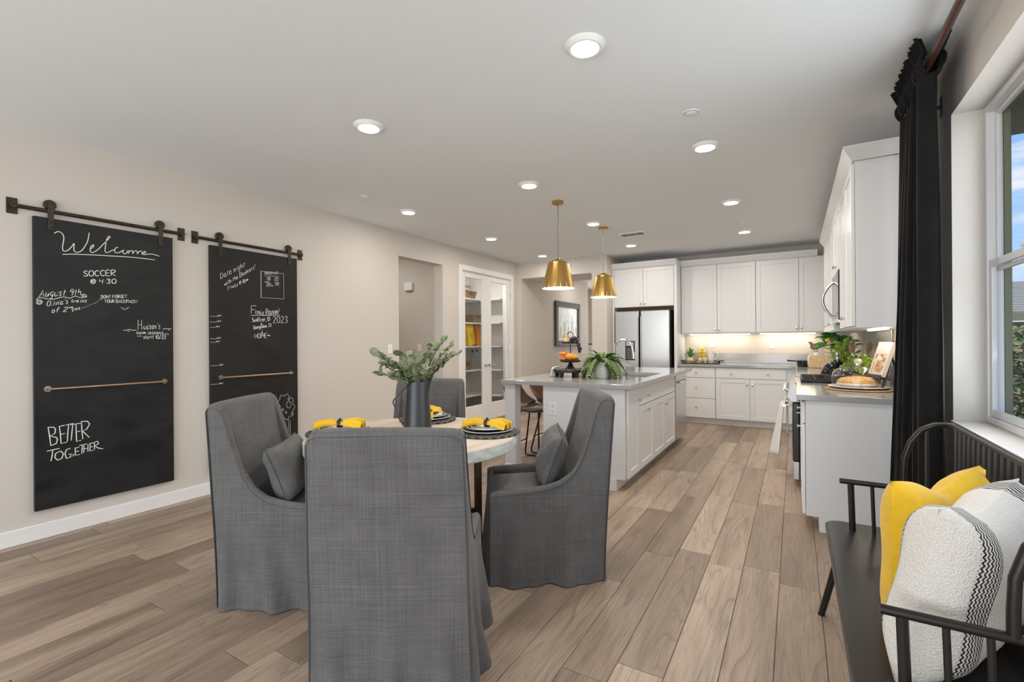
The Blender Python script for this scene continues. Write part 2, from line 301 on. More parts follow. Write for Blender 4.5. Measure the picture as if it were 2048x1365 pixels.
# ------------------------------------------------------------------ mesh helpers
class MB:
    def __init__(s): s.v = []; s.f = []
    def add(s, vs, fs):
        o = len(s.v); s.v += [tuple(v) for v in vs]; s.f += [tuple(i+o for i in f) for f in fs]; return s
    def box(s, x0, y0, z0, x1, y1, z1, m=None):
        x0, x1 = min(x0, x1), max(x0, x1); y0, y1 = min(y0, y1), max(y0, y1); z0, z1 = min(z0, z1), max(z0, z1)
        vs = [Vector(p) for p in ((x0, y0, z0), (x1, y0, z0), (x1, y1, z0), (x0, y1, z0), (x0, y0, z1), (x1, y0, z1), (x1, y1, z1), (x0, y1, z1))]
        if m is not None: vs = [m @ v for v in vs]
        return s.add(vs, [(0, 3, 2, 1), (4, 5, 6, 7), (0, 1, 5, 4), (1, 2, 6, 5), (2, 3, 7, 6), (3, 0, 4, 7)])
    def tube(s, pts, r, n=8, closed=False, cap=True):
        P = [Vector(p) for p in pts]; k = len(P); rs = r if isinstance(r, (list, tuple)) else [r]*k
        T = []
        for i in range(k):
            a = P[i-1] if (i > 0 or closed) else P[i]; b = P[(i+1) % k] if (i < k-1 or closed) else P[i]
            T.append((b-a).normalized() if (b-a).length > 1e-9 else Vector((0, 0, 1)))
        u = T[0].orthogonal().normalized(); vs = []
        for i in range(k):
            u = (u - T[i]*u.dot(T[i])); u = u.normalized() if u.length > 1e-6 else T[i].orthogonal().normalized()
            w = T[i].cross(u)
            for j in range(n):
                a = 2*pi*j/n; vs.append(P[i] + (u*cos(a)+w*sin(a))*rs[i])
        fs = []
        for i in range(k if closed else k-1):
            i2 = (i+1) % k
            for j in range(n): fs.append((i*n+j, i*n+(j+1) % n, i2*n+(j+1) % n, i2*n+j))
        if cap and not closed: fs += [tuple(range(n-1, -1, -1)), tuple((k-1)*n+j for j in range(n))]
        return s.add(vs, fs)
    def lathe(s, prof, n=24, c=(0, 0, 0), m=None, sy=1.):
        vs = []; fs = []; k = len(prof)
        for r, z in prof:
            for j in range(n):
                a = 2*pi*j/n; vs.append(Vector((c[0]+max(r, 1e-5)*cos(a), c[1]+max(r, 1e-5)*sin(a)*sy, c[2]+z)))
        if m is not None: vs = [m @ v for v in vs]
        for i in range(k-1):
            for j in range(n): fs.append((i*n+j, i*n+(j+1) % n, (i+1)*n+(j+1) % n, (i+1)*n+j))
        return s.add(vs, fs)
    def ball(s, c, r, n=10, k=7, sc=(1, 1, 1), m=None):
        return s.lathe([(r*sin(pi*i/k)*1., -r*cos(pi*i/k)*sc[2]) for i in range(k+1)], n, c, m)
    def prism(s, poly, a0, a1, axis='x'):
        """extrude a 2-D outline along an axis; poly coords are the two other axes in order"""
        def p(u, v, w): return {'x': (w, u, v), 'y': (u, w, v), 'z': (u, v, w)}[axis]
        k = len(poly); vs = [p(u, v, a0) for u, v in poly]+[p(u, v, a1) for u, v in poly]
        fs = [tuple(range(k-1, -1, -1)), tuple(range(k, 2*k))]+[(i, (i+1) % k, k+(i+1) % k, k+i) for i in range(k)]
        return s.add(vs, fs)
    def grid(s, fn, nu, nv, closed_u=False):
        vs = [fn(i/(nu if closed_u else nu-1), j/(nv-1)) for j in range(nv) for i in range(nu)]
        fs = []
        for j in range(nv-1):
            for i in range(nu if closed_u else nu-1):
                i2 = (i+1) % nu; fs.append((j*nu+i, j*nu+i2, (j+1)*nu+i2, (j+1)*nu+i))
        return s.add(vs, fs)
    def xf(s, m): s.v = [tuple(m @ Vector(v)) for v in s.v]; return s
    def mesh(s, name, mt, smooth=False, uv=False, angle=40, fix=True):
        me = bpy.data.meshes.new(name); me.from_pydata(s.v, [], s.f)
        if fix:
            b = bmesh.new(); b.from_mesh(me); bmesh.ops.recalc_face_normals(b, faces=b.faces); b.to_mesh(me); b.free()
        if mt: me.materials.append(mt)
        if smooth:
            me.polygons.foreach_set('use_smooth', [True]*len(me.polygons)); me.set_sharp_from_angle(angle=radians(angle))
        if uv: boxuv(me)
        me.update(); return me
    def build(s, name, mt, parent=None, smooth=False, uv=False, bevel=0, seg=2, label=None, angle=40, fix=True):
        me = s.mesh(name, mt, smooth, uv, angle, fix); o = bpy.data.objects.new(name, me); COL.objects.link(o)
        if parent is not None: attach(o, parent)
        if bevel:
            b = o.modifiers.new('bevel', 'BEVEL'); b.width = bevel; b.segments = seg; b.limit_method = 'ANGLE'; b.angle_limit = radians(50)
        if label: o['label'] = label
        return o
def boxuv(me):
    uvl = me.uv_layers.new(name='uv')
    for p in me.polygons:
        n = p.normal; a = max(range(3), key=lambda i: abs(n[i])); i, j = [(1, 2), (0, 2), (0, 1)][a]
        for li in p.loop_indices:
            c = me.vertices[me.loops[li].vertex_index].co; uvl.data[li].uv = (c[i], c[j])
def attach(o, parent):
    o.parent = parent
    if parent.parent is None: o.matrix_parent_inverse = parent.matrix_basis.inverted()
def thing(name, label, cat, loc=(0, 0, 0), rz=0., group=None):
    o = bpy.data.objects.new(name, None); o.location = loc; o.rotation_euler = (0, 0, rz); o.empty_display_size = .05; COL.objects.link(o)
    return tag(o, label, cat, group)
def tag(o, label, cat, group=None):
    o['label'] = label; o['category'] = cat
    if group: o['group'] = group
    return o
def struct(o): o['kind'] = 'structure'; return o
def sroot(name, loc=(0, 0, 0)):
    o = bpy.data.objects.new(name, None); o.location = loc; COL.objects.link(o); return struct(o)
def dup(o, parent=None):
    c = o.copy(); COL.objects.link(c)
    if parent is not None: c.parent = parent
    for ch in o.children: dup(ch, c)
    return c
def inst(name, me, parent, loc=(0, 0, 0), rot=None, scale=None):
    """an object that shares a mesh, at a place in the parent's own frame"""
    o = bpy.data.objects.new(name, me); COL.objects.link(o); o.location = loc
    if rot is not None: o.rotation_euler = rot
    if scale is not None: o.scale = scale
    o.parent = parent; return o
def M3(o, x, y, z):
    """matrix from origin and three axes"""
    x, y, z = Vector(x), Vector(y), Vector(z)
    return Matrix(((x.x, y.x, z.x, o[0]), (x.y, y.y, z.y, o[1]), (x.z, y.z, z.z, o[2]), (0, 0, 0, 1)))
def T(x, y, z): return Matrix.Translation((x, y, z))
def RZ(a): return Matrix.Rotation(a, 4, 'Z')
def RX(a): return Matrix.Rotation(a, 4, 'X')
def RY(a): return Matrix.Rotation(a, 4, 'Y')
def arc(c, r, a0, a1, n, ax='xy'):
    out = []
    for i in range(n+1):
        a = a0+(a1-a0)*i/n; u, v = r*cos(a), r*sin(a)
        out.append(Vector(c)+{'xy': Vector((u, v, 0)), 'xz': Vector((u, 0, v)), 'yz': Vector((0, u, v))}[ax])
    return out
def rrect(x0, y0, x1, y1, r, n=5):
    out = []
    for cx, cy, a in ((x1-r, y1-r, 0), (x0+r, y1-r, pi/2), (x0+r, y0+r, pi), (x1-r, y0+r, 3*pi/2)):
        for i in range(n+1): t = a+pi/2*i/n; out.append((cx+r*cos(t), cy+r*sin(t)))
    return out
def loft(mb, rings):
    k = len(rings[0]); vs = [p for r in rings for p in r]; fs = []
    for i in range(len(rings)-1):
        for j in range(k): fs.append((i*k+j, i*k+(j+1) % k, (i+1)*k+(j+1) % k, (i+1)*k+j))
    fs.append(tuple(range(k-1, -1, -1))); fs.append(tuple((len(rings)-1)*k+j for j in range(k)))
    return mb.add(vs, fs)

# ------------------------------------------------------------------ room shell
H = 2.735; XL = -4.36; XR = .68; YF = 7.5; YB = 8.41; YREAR = -3.5
def wallobj(name, boxes, m=None):
    b = MB()
    for q in boxes: b.box(*q)
    return struct(b.build(name, m or WALL))
# floor: a dark joint bed with planks laid on it, plain boards beyond the view
floor = struct(MB().box(-6.8, YREAR-.2, -.12, .9, 12.6, -.004).build('floor', SUBFLOOR))
PW, PL_ = .1829, 1.215
plank_meshes = {}
def plank_mesh(l):
    k = round(l, 2)
    if k not in plank_meshes:
        g = .0011; c = .0016; x, y = PW/2-g, l/2-g; b = MB()
        vs = [(-x, -y, -.003), (x, -y, -.003), (x, y, -.003), (-x, y, -.003), (-x, -y, -c), (x, -y, -c), (x, y, -c), (-x, y, -c),
              (-x+c, -y+c, 0), (x-c, -y+c, 0), (x-c, y-c, 0), (-x+c, y-c, 0)]
        fs = [(8, 9, 10, 11)]+[(a, (a+1) % 4, 4+(a+1) % 4, 4+a) for a in range(4)]+[(4+a, 4+(a+1) % 4, 8+(a+1) % 4, 8+a) for a in range(4)]
        b.add(vs, fs); plank_meshes[k] = b.mesh('plank', PLANK)
    return plank_meshes[k]
prng = random.Random(11)
ncol = 28; x0 = -.0783-24*PW
for i in range(ncol):
    cx = x0+(i+.5)*PW; y = -.55-prng.random()*PL_*.8
    if i == 22: y = 1.756-2*PL_
    while y < YB:
        a, b_ = max(y, -.55), min(y+PL_, YB+.0)
        if b_-a > .12: inst('plank', plank_mesh(b_-a), floor, (cx, (a+b_)/2, 0))
        y += PL_
fr = MB().box(XL, YREAR, -.004, XR, -.552, 0).box(-6.6, 3.9, -.004, x0-.002, 7.7, 0).box(XL-.1, YB+.002, -.004, -2.9, 12.4, 0)
o = fr.build('floor_rest', FLOORREST); struct(o)
ceiling = struct(MB().box(-6.8, YREAR-.2, H, .95, 12.6, H+.15).build('ceiling', CEIL))
# left wall with the passage opening and the pantry doorway
wallobj('wall_left', [(XL-.16, YREAR, 0, XL, 4.46, H), (XL-.16, 4.46, 2.42, XL, 5.345, H), (XL-.16, 5.345, 0, XL, 5.80, H), (XL-.16, 5.80, 2.41, XL, 7.245, H), (XL-.16, 7.245, 0, XL, YF, H)])
wallobj('wall_passage', [(-6.7, 5.48, 0, XL-.16, 5.60, H), (-6.7, 3.9, 0, -6.6, 5.48, H), (-6.6, 3.8, 0, XL-.16, 3.9, H)])
wallobj('wall_pantry', [(-5.62, 5.6, 0, -5.52, 7.7, H), (-5.52, 7.6, 0, XL-.16, 7.7, H)], mat('pantry_paint', (.70, .69, .67), .7))
# far wall with a deep bulkhead over the hall opening
wallobj('wall_far', [(XL-.16, YF, 0, -4.29, 8.35, H), (-2.92, YF, 0, -2.66, YB, H), (-4.29, YF, 2.45, -2.92, 8.35, H)])
wallobj('wall_hall', [(-4.42, 8.35, 0, -4.29, 10.75, H), (-2.92, YB, 0, -2.8, 12.4, H), (-4.9, 10.75, 0, -4.42, 10.87, H), (-4.9, 12.4, 0, -4.25, 12.5, H), (-3.0, 12.4, 0, -2.8, 12.5, H), (-4.25, 12.4, 0, -3.0, 12.5, .5), (-4.25, 12.4, 2.4, -3.0, 12.5, H), (-5.0, 10.87, 0, -4.9, 12.5, H)])
wallobj('wall_back', [(-2.66, YB, 0, .9, YB+.14, H)])
# right wall: window opening y 1.30..3.20, z .905..2.43; a second opening behind the camera
WY0, WY1, WZ0, WZ1 = 1.30, 3.17, .90, 2.43
WT = .15
wallobj('wall_right', [(XR, WY1, 0, XR+WT, YB, H), (XR, -.5, 0, XR+WT, WY0, H), (XR, WY0, 0, XR+WT, WY1, WZ0), (XR, WY0, WZ1, XR+WT, WY1, H),
                       (XR, -2.6, 0, XR+WT, -.5, .4), (XR, -2.6, 2.6, XR+WT, -.5, H), (XR, YREAR, 0, XR+WT, -2.6, H)])
wallobj('wall_rear', [(-4.2, YREAR-.16, 2.45, .4, YREAR, H), (XL-.16, YREAR-.16, 0, -4.2, YREAR, H), (.4, YREAR-.16, 0, XR+WT, YREAR, H)])
def baseboard(name, segs):
    b = MB()
    for q in segs: b.box(*q)
    return struct(b.build(name, TRIM, bevel=.006))
baseboard('baseboard_left', [(XL, YREAR, 0, XL+.016, 4.455, .105), (XL, 5.35, 0, XL+.016, 5.70, .105), (XL, 7.345, 0, XL+.016, YF, .105)])
baseboard('baseboard_far', [(-4.35, YF-.016, 0, -4.295, YF, .105), (-2.915, YF-.016, 0, -2.665, YF, .105)])
baseboard('baseboard_passage', [(-6.5, 5.464, 0, -4.54, 5.48, .105)])
baseboard('baseboard_right', [(XR-.016, -.5, 0, XR, 3.80, .105)])
baseboard('baseboard_hall', [(-4.29, 8.36, 0, -4.274, 10.7, .105)])
# pantry door casing
cz = MB().box(XL, 5.715, 0, XL+.022, 5.80, 2.49).box(XL, 7.245, 0, XL+.022, 7.33, 2.49).box(XL, 5.80, 2.405, XL+.022, 7.245, 2.49)
cz.box(XL-.16, 5.80, 0, XL, 5.815, 2.405).box(XL-.16, 7.23, 0, XL, 7.245, 2.405).box(XL-.16, 5.815, 2.39, XL, 7.23, 2.405)
struct(cz.build('trim_1', TRIM, bevel=.005))
def pantry_leaf(n, y0, y1, hinge_y, knob_y):
    d = sroot('door_%d' % n, (XL-.02, (y0+y1)/2, 0)); X0, X1 = XL-.045, XL-.005
    g0 = 5.895 if n == 1 else 6.62; g1 = 6.375 if n == 1 else 7.10
    f = MB().box(X0, y0, .01, X1, g0, 2.385).box(X0, g1, .01, X1, y1, 2.385).box(X0, g0, 2.31, X1, g1, 2.385).box(X0, g0, .01, X1, g1, .285)
    f.build('frame', TRIM, d, bevel=.004)
    MB().box(XL-.028, g0-.004, .281, XL-.022, g1+.004, 2.314).build('pane', PANEG, d)
    h = MB().lathe([(.0, 0), (.026, 0), (.026, .012), (.01, .016), (.01, .05), (.0, .05)], 14, m=M3((X1, knob_y, .92), (0, 1, 0), (0, 0, 1), (1, 0, 0)))
    dr = 1 if n == 2 else -1
    h.tube([(X1+.045, knob_y, .92), (X1+.047, knob_y+dr*.05, .922), (X1+.045, knob_y+dr*.11, .918)], [.009, .008, .006], 8)
    h.build('handle', CHROME, d, smooth=True)
    for hz in (.28, 1.2, 2.12): MB().tube([(X1+.004, hinge_y, hz-.045), (X1+.004, hinge_y, hz+.045)], .007, 8).build('hinge', CHROME, d, smooth=True)
pantry_leaf(1, 5.819, 6.499, 5.817, 6.455); pantry_leaf(2, 6.503, 7.226, 7.228, 6.545)

# main window
win = sroot('window_1', (XR+.15, (WY0+WY1)/2, WZ0))
FX0, FX1 = XR+.118, XR+.178
MB().box(FX0, WY1-.034, WZ0, FX1, WY1, WZ1).box(FX0, WY0, WZ0, FX1, WY0+.034, WZ1).box(FX0, WY0+.034, WZ1-.034, FX1, WY1-.034, WZ1).box(FX0, WY0+.034, WZ0, FX1, WY1-.034, WZ0+.034).box(FX0, 2.215, WZ0+.034, FX1, 2.275, WZ1-.034).build('frame', WHITEP, win, bevel=.005)
def sash(y0, y1, z0, z1, x0, x1, w):
    MB().box(x0, y0, z0, x1, y0+w, z1).box(x0, y1-w, z0, x1, y1, z1).box(x0, y0+w, z0, x1, y1-w, z0+w).box(x0, y0+w, z1-w, x1, y1-w, z1).build('sash', WHITEP, win, bevel=.004)
    MB().box((x0+x1)/2-.002, y0+w-.004, z0+w-.004, (x0+x1)/2+.002, y1-w+.004, z1-w+.004).build('pane', PANE, win)
MEET = 1.66
for a, b_ in ((WY0+.036, 2.213), (2.277, WY1-.036)):
    sash(a, b_, MEET-.03, WZ1-.036, FX0+.030, FX0+.050, .020)
    sash(a, b_, WZ0+.036, MEET+.022, FX0+.006, FX0+.026, .034)
    MB().box(FX0-.004, (a+b_)/2-.03, MEET+.0225, FX0+.03, (a+b_)/2+.03, MEET+.04).build('latch', WHITEP, win, bevel=.004)
struct(MB().box(XR-.012, WY0-.02, WZ0-.022, FX0-.001, WY1+.0, WZ0-.0005).build('trim_2', TRIM, bevel=.005))
win2 = sroot('window_2', (XR+.1, -1.55, .4))
MB().box(XR+.1, -2.6, .4, XR+.16, -2.54, 2.6).box(XR+.1, -.56, .4, XR+.16, -.5, 2.6).box(XR+.1, -2.54, 2.54, XR+.16, -.56, 2.6).box(XR+.1, -2.54, .4, XR+.16, -.56, .46).box(XR+.1, -1.58, .46, XR+.16, -1.52, 2.54).build('frame', WHITEP, win2)
door3 = sroot('door_3', (-1.9, YREAR-.08, 0))
b = MB()
for xx in (-4.2, -2.68, -1.16, .34): b.box(xx, YREAR-.12, 0, xx+.06, YREAR-.05, 2.45)
b.box(-4.14, YREAR-.12, 2.39, .34, YREAR-.05, 2.45); b.build('frame', WHITEP, door3)
# ------------------------------------------------------------------ outside the window
ext = struct(MB().box(XR+WT, -6, -.25, 24, 32, -.15).build('ground', GROUND))
# own house: siding return beyond the window and the eave over it
b = MB().box(XR+WT+.030, WY1-.03, .5, XR+WT+.058, WY1+.12, 2.62).box(XR+WT+.030, WY0-.12, WZ1-.03, XR+WT+.058, WY1-.03, WZ1+.14).box(XR+WT+.003, WY1+.12, -.1, XR+WT+.04, 3.9, 2.4)
tag(b.build('window_surround', OLIVE, bevel=.006), 'olive green wood surround just outside the window', 'window trim')
ev = thing('roof_eave', 'olive green boarded eave overhanging the top of the window', 'eave', (XR+WT+.3, 2.4, 2.5))
for k in range(8): MB().box(XR+WT+.002, .3+k*.45, 2.50, XR+WT+.62, .3+k*.45+.44, 2.53).build('board', OLIVE, ev)
MB().box(XR+WT+.62, .3, 2.40, XR+WT+.66, 3.9, 2.56).build('fascia', OLIVE, ev)
# neighbour's house: wall, roof with shingle courses, gutter
nb = thing('neighbour_house', 'grey shingled roof of the house next door above the hedge', 'house', (8, 16, -.15))
MB().box(2.4, 14.5, -.15, 16, 22, 1.66).build('wall', TANW, nb)
for k in range(16):
    ya = 14.0+k*.25; yb = ya+.28; za = 1.83+k*.0615; zb = za+.069
    MB().add([(1.9, ya, za+.045), (1.9, yb, zb+.02), (16.5, yb, zb+.02), (16.5, ya, za+.045), (1.9, ya, za), (16.5, ya, za)], [(0, 1, 2, 3), (0, 3, 5, 4)]).build('shingle_course', SHINGLE, nb)
MB().box(1.9, 13.9, 1.67, 16.5, 14.0, 1.83).build('gutter', OLIVE, nb)
fn = thing('garden_fence', 'tan board fence behind the hedge outside', 'fence', (6, 10.6, -.15))
for k in range(34): MB().box(1.6+k*.3, 10.55, -.15, 1.6+k*.3+.288, 10.59, 1.50+.01*(k % 2)).build('board', TANW, fn)
hl = MB(); rg = random.Random(4)
for i in range(12000):
    x = 1.5+rg.random()*5.0; y = 8.3+rg.random()*1.3; z = -.1+rg.random()**.75*(1.46+.10*sin(x*5.3)+.07*sin(x*13.1))
    if rg.random() < .6: y = 8.3+rg.random()*.3
    a = rg.random()*6.28; tl = rg.uniform(-.9, .9); s = rg.uniform(.035, .065)
    m = T(x, y, z) @ RZ(a) @ RX(tl)
    hl.add([m @ Vector(p) for p in ((0, -s, 0), (s*.55, 0, .012), (0, s, 0), (-s*.55, 0, .012))], [(0, 1, 2, 3)])
o = hl.build('hedge', HEDGE, fix=False); tag(o, 'sunlit leafy green hedge outside the window', 'hedge'); o['kind'] = 'stuff'

# ------------------------------------------------------------------ ceiling fittings
cl0 = [(-.86, 2.14), (-2.40, 2.19), (-.557, 3.71), (-2.065, 3.77), (-3.61, 3.85), (-.555, 5.34), (-2.084, 5.42), (-3.587, 5.455), (-.558, 6.89), (-2.084, 6.95), (-3.589, 7.0)]
cll = ['largest recessed ceiling light, closest to the window curtain', 'recessed ceiling light above the dining table pitcher',
       'recessed ceiling light between the round plates and the white wall cabinets near the curtain', 'recessed ceiling light in front of the first brass pendant',
       'recessed ceiling light near the chalkboard wall before the passage opening', 'recessed ceiling light above the aisle beside the range',
       'recessed ceiling light between the two brass pendants', 'recessed ceiling light over the passage opening near the pantry', 'recessed ceiling light above the back counter, nearest the corner cabinets',
       'recessed ceiling light beyond the vent, in front of the fridge cabinet', 'recessed ceiling light in front of the hall opening, beside the pantry door']
ring = MB().lathe([(.062, -.012), (.068, -.020), (.078, -.020), (.096, -.004), (.098, 0)], 32).mesh('trim_ring', WHITEP, smooth=True)
lens = MB().lathe([(0, -.0165), (.060, -.0165), (.063, -.012)], 28).mesh('diffuser', GLOW)
for (x, y), lb in zip(cl0, cll):
    t = thing('recessed_light', lb, 'ceiling light', (x, y, H), 0, 'recessed ceiling lights')
    inst('trim_ring', ring, t); inst('diffuser', lens, t)
    light('downlight', 'AREA', (x, y, H-.026), (0, 0, 0), 6.4 if x > -1 else (4.9 if x > -3 else 3.9), (1, .94, .85), shape='DISK', size=.12)
for (x, y), lb in zip([(-.549, 3.118), (-3.596, 3.229), (-.537, 6.377), (-3.568, 6.081)],
                      ['flat round sprinkler cover plate beside the light near the curtain', 'flat round sprinkler cover plate above the second chalkboard',
                       'flat round sprinkler cover plate near the back cabinets', 'flat round sprinkler cover plate over the pantry side']):
    t = thing('sprinkler_cover', lb, 'sprinkler cover', (x, y, H), 0, 'sprinkler cover plates')
    MB().lathe([(0, -.010), (.036, -.010), (.040, -.007)], 24, (x, y, H)).build('disc', WHITEP, t, smooth=True)
    MB().lathe([(.043, -.004), (.046, -.006), (.05, 0)], 24, (x, y, H)).build('rim', WHITEP, t, smooth=True)
vt = thing('air_vent', 'white rectangular ceiling vent with louvre slats in front of the fridge', 'vent', (-1.86, 6.25, H))
b = MB(); vx0, vx1, vy0, vy1 = -2.02, -1.68, 6.15, 6.36
b.box(vx0, vy0, H-.012, vx1, vy0+.02, H).box(vx0, vy1-.02, H-.012, vx1, vy1, H).box(vx0, vy0+.02, H-.012, vx0+.02, vy1-.02, H).box(vx1-.02, vy0+.02, H-.012, vx1, vy1-.02, H).box(-1.905, vy0+.02, H-.012, -1.9, vy1-.02, H).box(-1.80, vy0+.02, H-.012, -1.795, vy1-.02, H)
b.build('frame', WHITEP, vt)
MB().box(vx0+.02, vy0+.02, H-.002, vx1-.02, vy1-.02, H-.0005).build('backing', CABGAP, vt)
for k in range(8):
    y = vy0+.03+k*.02; MB().add([(vx0+.02, y, H-.011), (vx1-.02, y, H-.011), (vx1-.02, y+.013, H-.003), (vx0+.02, y+.013, H-.003)], [(0, 1, 2, 3)]).build('slat', WHITEP, vt)

for nm, x, y, zc, e in (('pantry_fill', -4.95, 6.6, H, 9.), ('passage_fill', -5.4, 4.7, H, 4.), ('hall_fill', -3.6, 9.6, H, 5.)):  # unseen lamps added to brighten the pantry, passage and hall
    t = thing('fill_lamp', {'pantry_fill': 'unseen round lamp added to brighten the pantry', 'passage_fill': 'unseen round lamp added to brighten the side passage', 'hall_fill': 'unseen round lamp added to brighten the hall'}[nm], 'ceiling light', (x, y, zc))
    inst('trim_ring', ring, t); inst('diffuser', lens, t)
    light(nm, 'AREA', (x, y, zc-.026), (0, 0, 0), e, (1, .95, .88), shape='DISK', size=.12)
# brass pendants
def pendant(label, x, y, ztop, zbot, rb):
    t = thing('pendant_lamp', label, 'pendant lamp', (x, y, H), 0, 'brass pendants over the island')
    MB().lathe([(0, -.028), (.056, -.028), (.06, -.024), (.06, 0)], 28, (x, y, H)).build('canopy', BRASS, t, smooth=True)
    MB().tube([(x, y, H-.028), (x+.004, y, H-.2), (x-.003, y, (H+ztop)/2), (x+.002, y, ztop+.1), (x, y, ztop)], .0035, 6).build('cord', mat('cord_grey', (.10, .10, .10), .6), t, smooth=True)
    h = ztop-zbot; z1 = ztop-h*.155
    n = 16; prof_r = [(.012, ztop), (.018, ztop-.008), (rb*.60, z1), (rb*.635, z1-.012), (rb, zbot)]
    m = MB()
    vs = []
    for r, z in prof_r:
        for j in range(n*2):
            a = 2*pi*j/(n*2); rr = r*(1 if (j % 2 == 0 or r < .03) else .975); vs.append((x+rr*cos(a), y+rr*sin(a), z))
    k = n*2; fs = [(i*k+j, i*k+(j+1) % k, (i+1)*k+(j+1) % k, (i+1)*k+j) for i in range(len(prof_r)-1) for j in range(k)]
    m.add(vs, fs); sh = m.build('lamp_shade', BRASS, t)
    MB().lathe([(.02, ztop-.02), (rb*.585, z1-.004), (rb*.615, z1-.014), (rb*.975, zbot+.0015), (rb, zbot)], 32, (x, y, 0)).build('lining', SHADEIN, sh, smooth=True)
    MB().lathe([(0, 0), (.018, 0), (.02, .02), (.014, .05), (0, .05)], 12, (x, y, z1-.06)).build('socket', BRASS, t, smooth=True)
    MB().ball((x, y, z1-.09), .03, 14, 9).build('bulb', BULB, t, smooth=True)
    light('pendant_light', 'POINT', (x, y, zbot+.06), (0, 0, 0), 5., (1, .84, .62), shadow_soft_size=.04)
pendant('first brass pendant lamp, the larger looking one nearer the table', -2.07, 4.385, 2.155, 1.845, .168)
pendant('second brass pendant lamp, hanging nearer the fridge', -2.063, 5.70, 2.17, 1.855, .166)
# ------------------------------------------------------------------ cabinets
KNOB = MB().lathe([(0, 0), (.006, 0), (.005, .014), (.008, .018), (.0145, .021), (.0145, .025), (.009, .028), (0, .028)], 14).mesh('knob', CHROME, smooth=True)
def front(parent, name, O, U, Nn, w, h, shaker=True, knobs=()):
    """a door or drawer face; O lower corner on the cabinet face, U along the width, Nn outward"""
    U, Nn = Vector(U), Vector(Nn); Z = Vector((0, 0, 1)); O = Vector(O); t = .019
    P = lambda u, v, n: O+U*u+Z*v+Nn*(n+.003)
    b = MB(); g = .0018; c = .002
    o8 = [P(g, g, 0), P(w-g, g, 0), P(w-g, h-g, 0), P(g, h-g, 0), P(g, g, t-c), P(w-g, g, t-c), P(w-g, h-g, t-c), P(g, h-g, t-c), P(g+c, g+c, t), P(w-g-c, g+c, t), P(w-g-c, h-g-c, t), P(g+c, h-g-c, t)]
    fs = [(3, 2, 1, 0)]+[(i, (i+1) % 4, 4+(i+1) % 4, 4+i) for i in range(4)]+[(4+i, 4+(i+1) % 4, 8+(i+1) % 4, 8+i) for i in range(4)]
    if shaker:
        r = min(.058, w*.22); d = .007
        o8 += [P(r, r, t), P(w-r, r, t), P(w-r, h-r, t), P(r, h-r, t), P(r+.004, r+.004, t-d), P(w-r-.004, r+.004, t-d), P(w-r-.004, h-r-.004, t-d), P(r+.004, h-r-.004, t-d)]
        fs += [(8+i, 8+(i+1) % 4, 12+(i+1) % 4, 12+i) for i in range(4)]+[(12+i, 12+(i+1) % 4, 16+(i+1) % 4, 16+i) for i in range(4)]+[(16, 17, 18, 19)]
    else: fs.append((8, 9, 10, 11))
    b.add(o8, fs); d = b.build(name, CAB, parent)
    for u, v in knobs:
        k = bpy.data.objects.new('knob', KNOB); COL.objects.link(k); k.parent = d
        k.matrix_local = M3(P(u, v, t), U, Nn.cross(U), Nn)
    return d
def body(parent, *boxes, m=None, name='body', bev=.0015):
    b = MB()
    for q in boxes: b.box(*q)
    return b.build(name, m or CAB, parent, bevel=bev)
YU = (1, 0, 0); NB = (0, -1, 0); RU = (0, 1, 0); NR = (-1, 0, 0)
CT = .93; CTH = .038; CB = CT-CTH-.001
# back run, base units (face y = 7.82)
FY = 7.82
c = thing('base_cabinet', 'white three drawer base cabinet beside the fridge under the lemons', 'cabinet', (-1.32, 8.1, 0))
body(c, (-1.598, FY, .10, -1.046, YB-.002, CB), (-1.598, FY+.075, 0, -1.046, YB-.002, .10))
for z0, z1 in ((.105, .40), (.405, .72), (.725, .88)): front(c, 'drawer', (-1.595, FY, z0), YU, NB, .546, z1-z0, False, [(.273, (z1-z0)*.55)])
c = thing('base_cabinet', 'white base cabinet with one wide drawer over two doors in the kitchen corner', 'cabinet', (-.57, 8.1, 0))
body(c, (-1.044, FY, .10, .034, YB-.002, CB), (-1.044, FY+.075, 0, .034, YB-.002, .10))
front(c, 'drawer', (-1.041, FY, .725), YU, NB, .935, .155, False, [(.215, .075), (.705, .075)])
front(c, 'door', (-1.041, FY, .105), YU, NB, .466, .615, True, [(.43, .53)])
front(c, 'door', (-.573, FY, .105), YU, NB, .466, .615, True, [(.036, .53)])
# back run, wall units (face y = 8.08)
UY = 8.09
for x0_, x1_, lb in ((-1.597, -.508, 'white double door wall cabinet next to the fridge cabinet'), (-.506, .33, 'white double door wall cabinet in the far corner above the outlet')):
    c = thing('wall_cabinet', lb, 'cabinet', ((x0_+x1_)/2, 8.25, 1.41))
    body(c, (x0_, UY, 1.405, x1_ if x1_ < 0 else XR-.002, YB-.002, 2.51))
    if x1_ < 0: ds = [(x0_+.004, .541), (x0_+.548, .539)]
    else: ds = [(x0_+.004, .555), (x0_+.562, .50)]
    for i, (a, w) in enumerate(ds): front(c, 'door', (a, UY, 1.42), YU, NB, w, 1.075, True, [((w-.03) if i == 0 else .03, .055)])
def crown(name_parts, parent): pass
cr = thing('cornice', 'white cornice strip along the top of the back wall cabinets', 'cornice', (-.6, 8.1, 2.51))
MB().prism([(UY-.02, 2.511), (UY-.065, 2.585), (UY-.065, 2.60), (YB-.002, 2.60), (YB-.002, 2.511)], -1.597, .285, 'x').build('profile', CAB, cr)
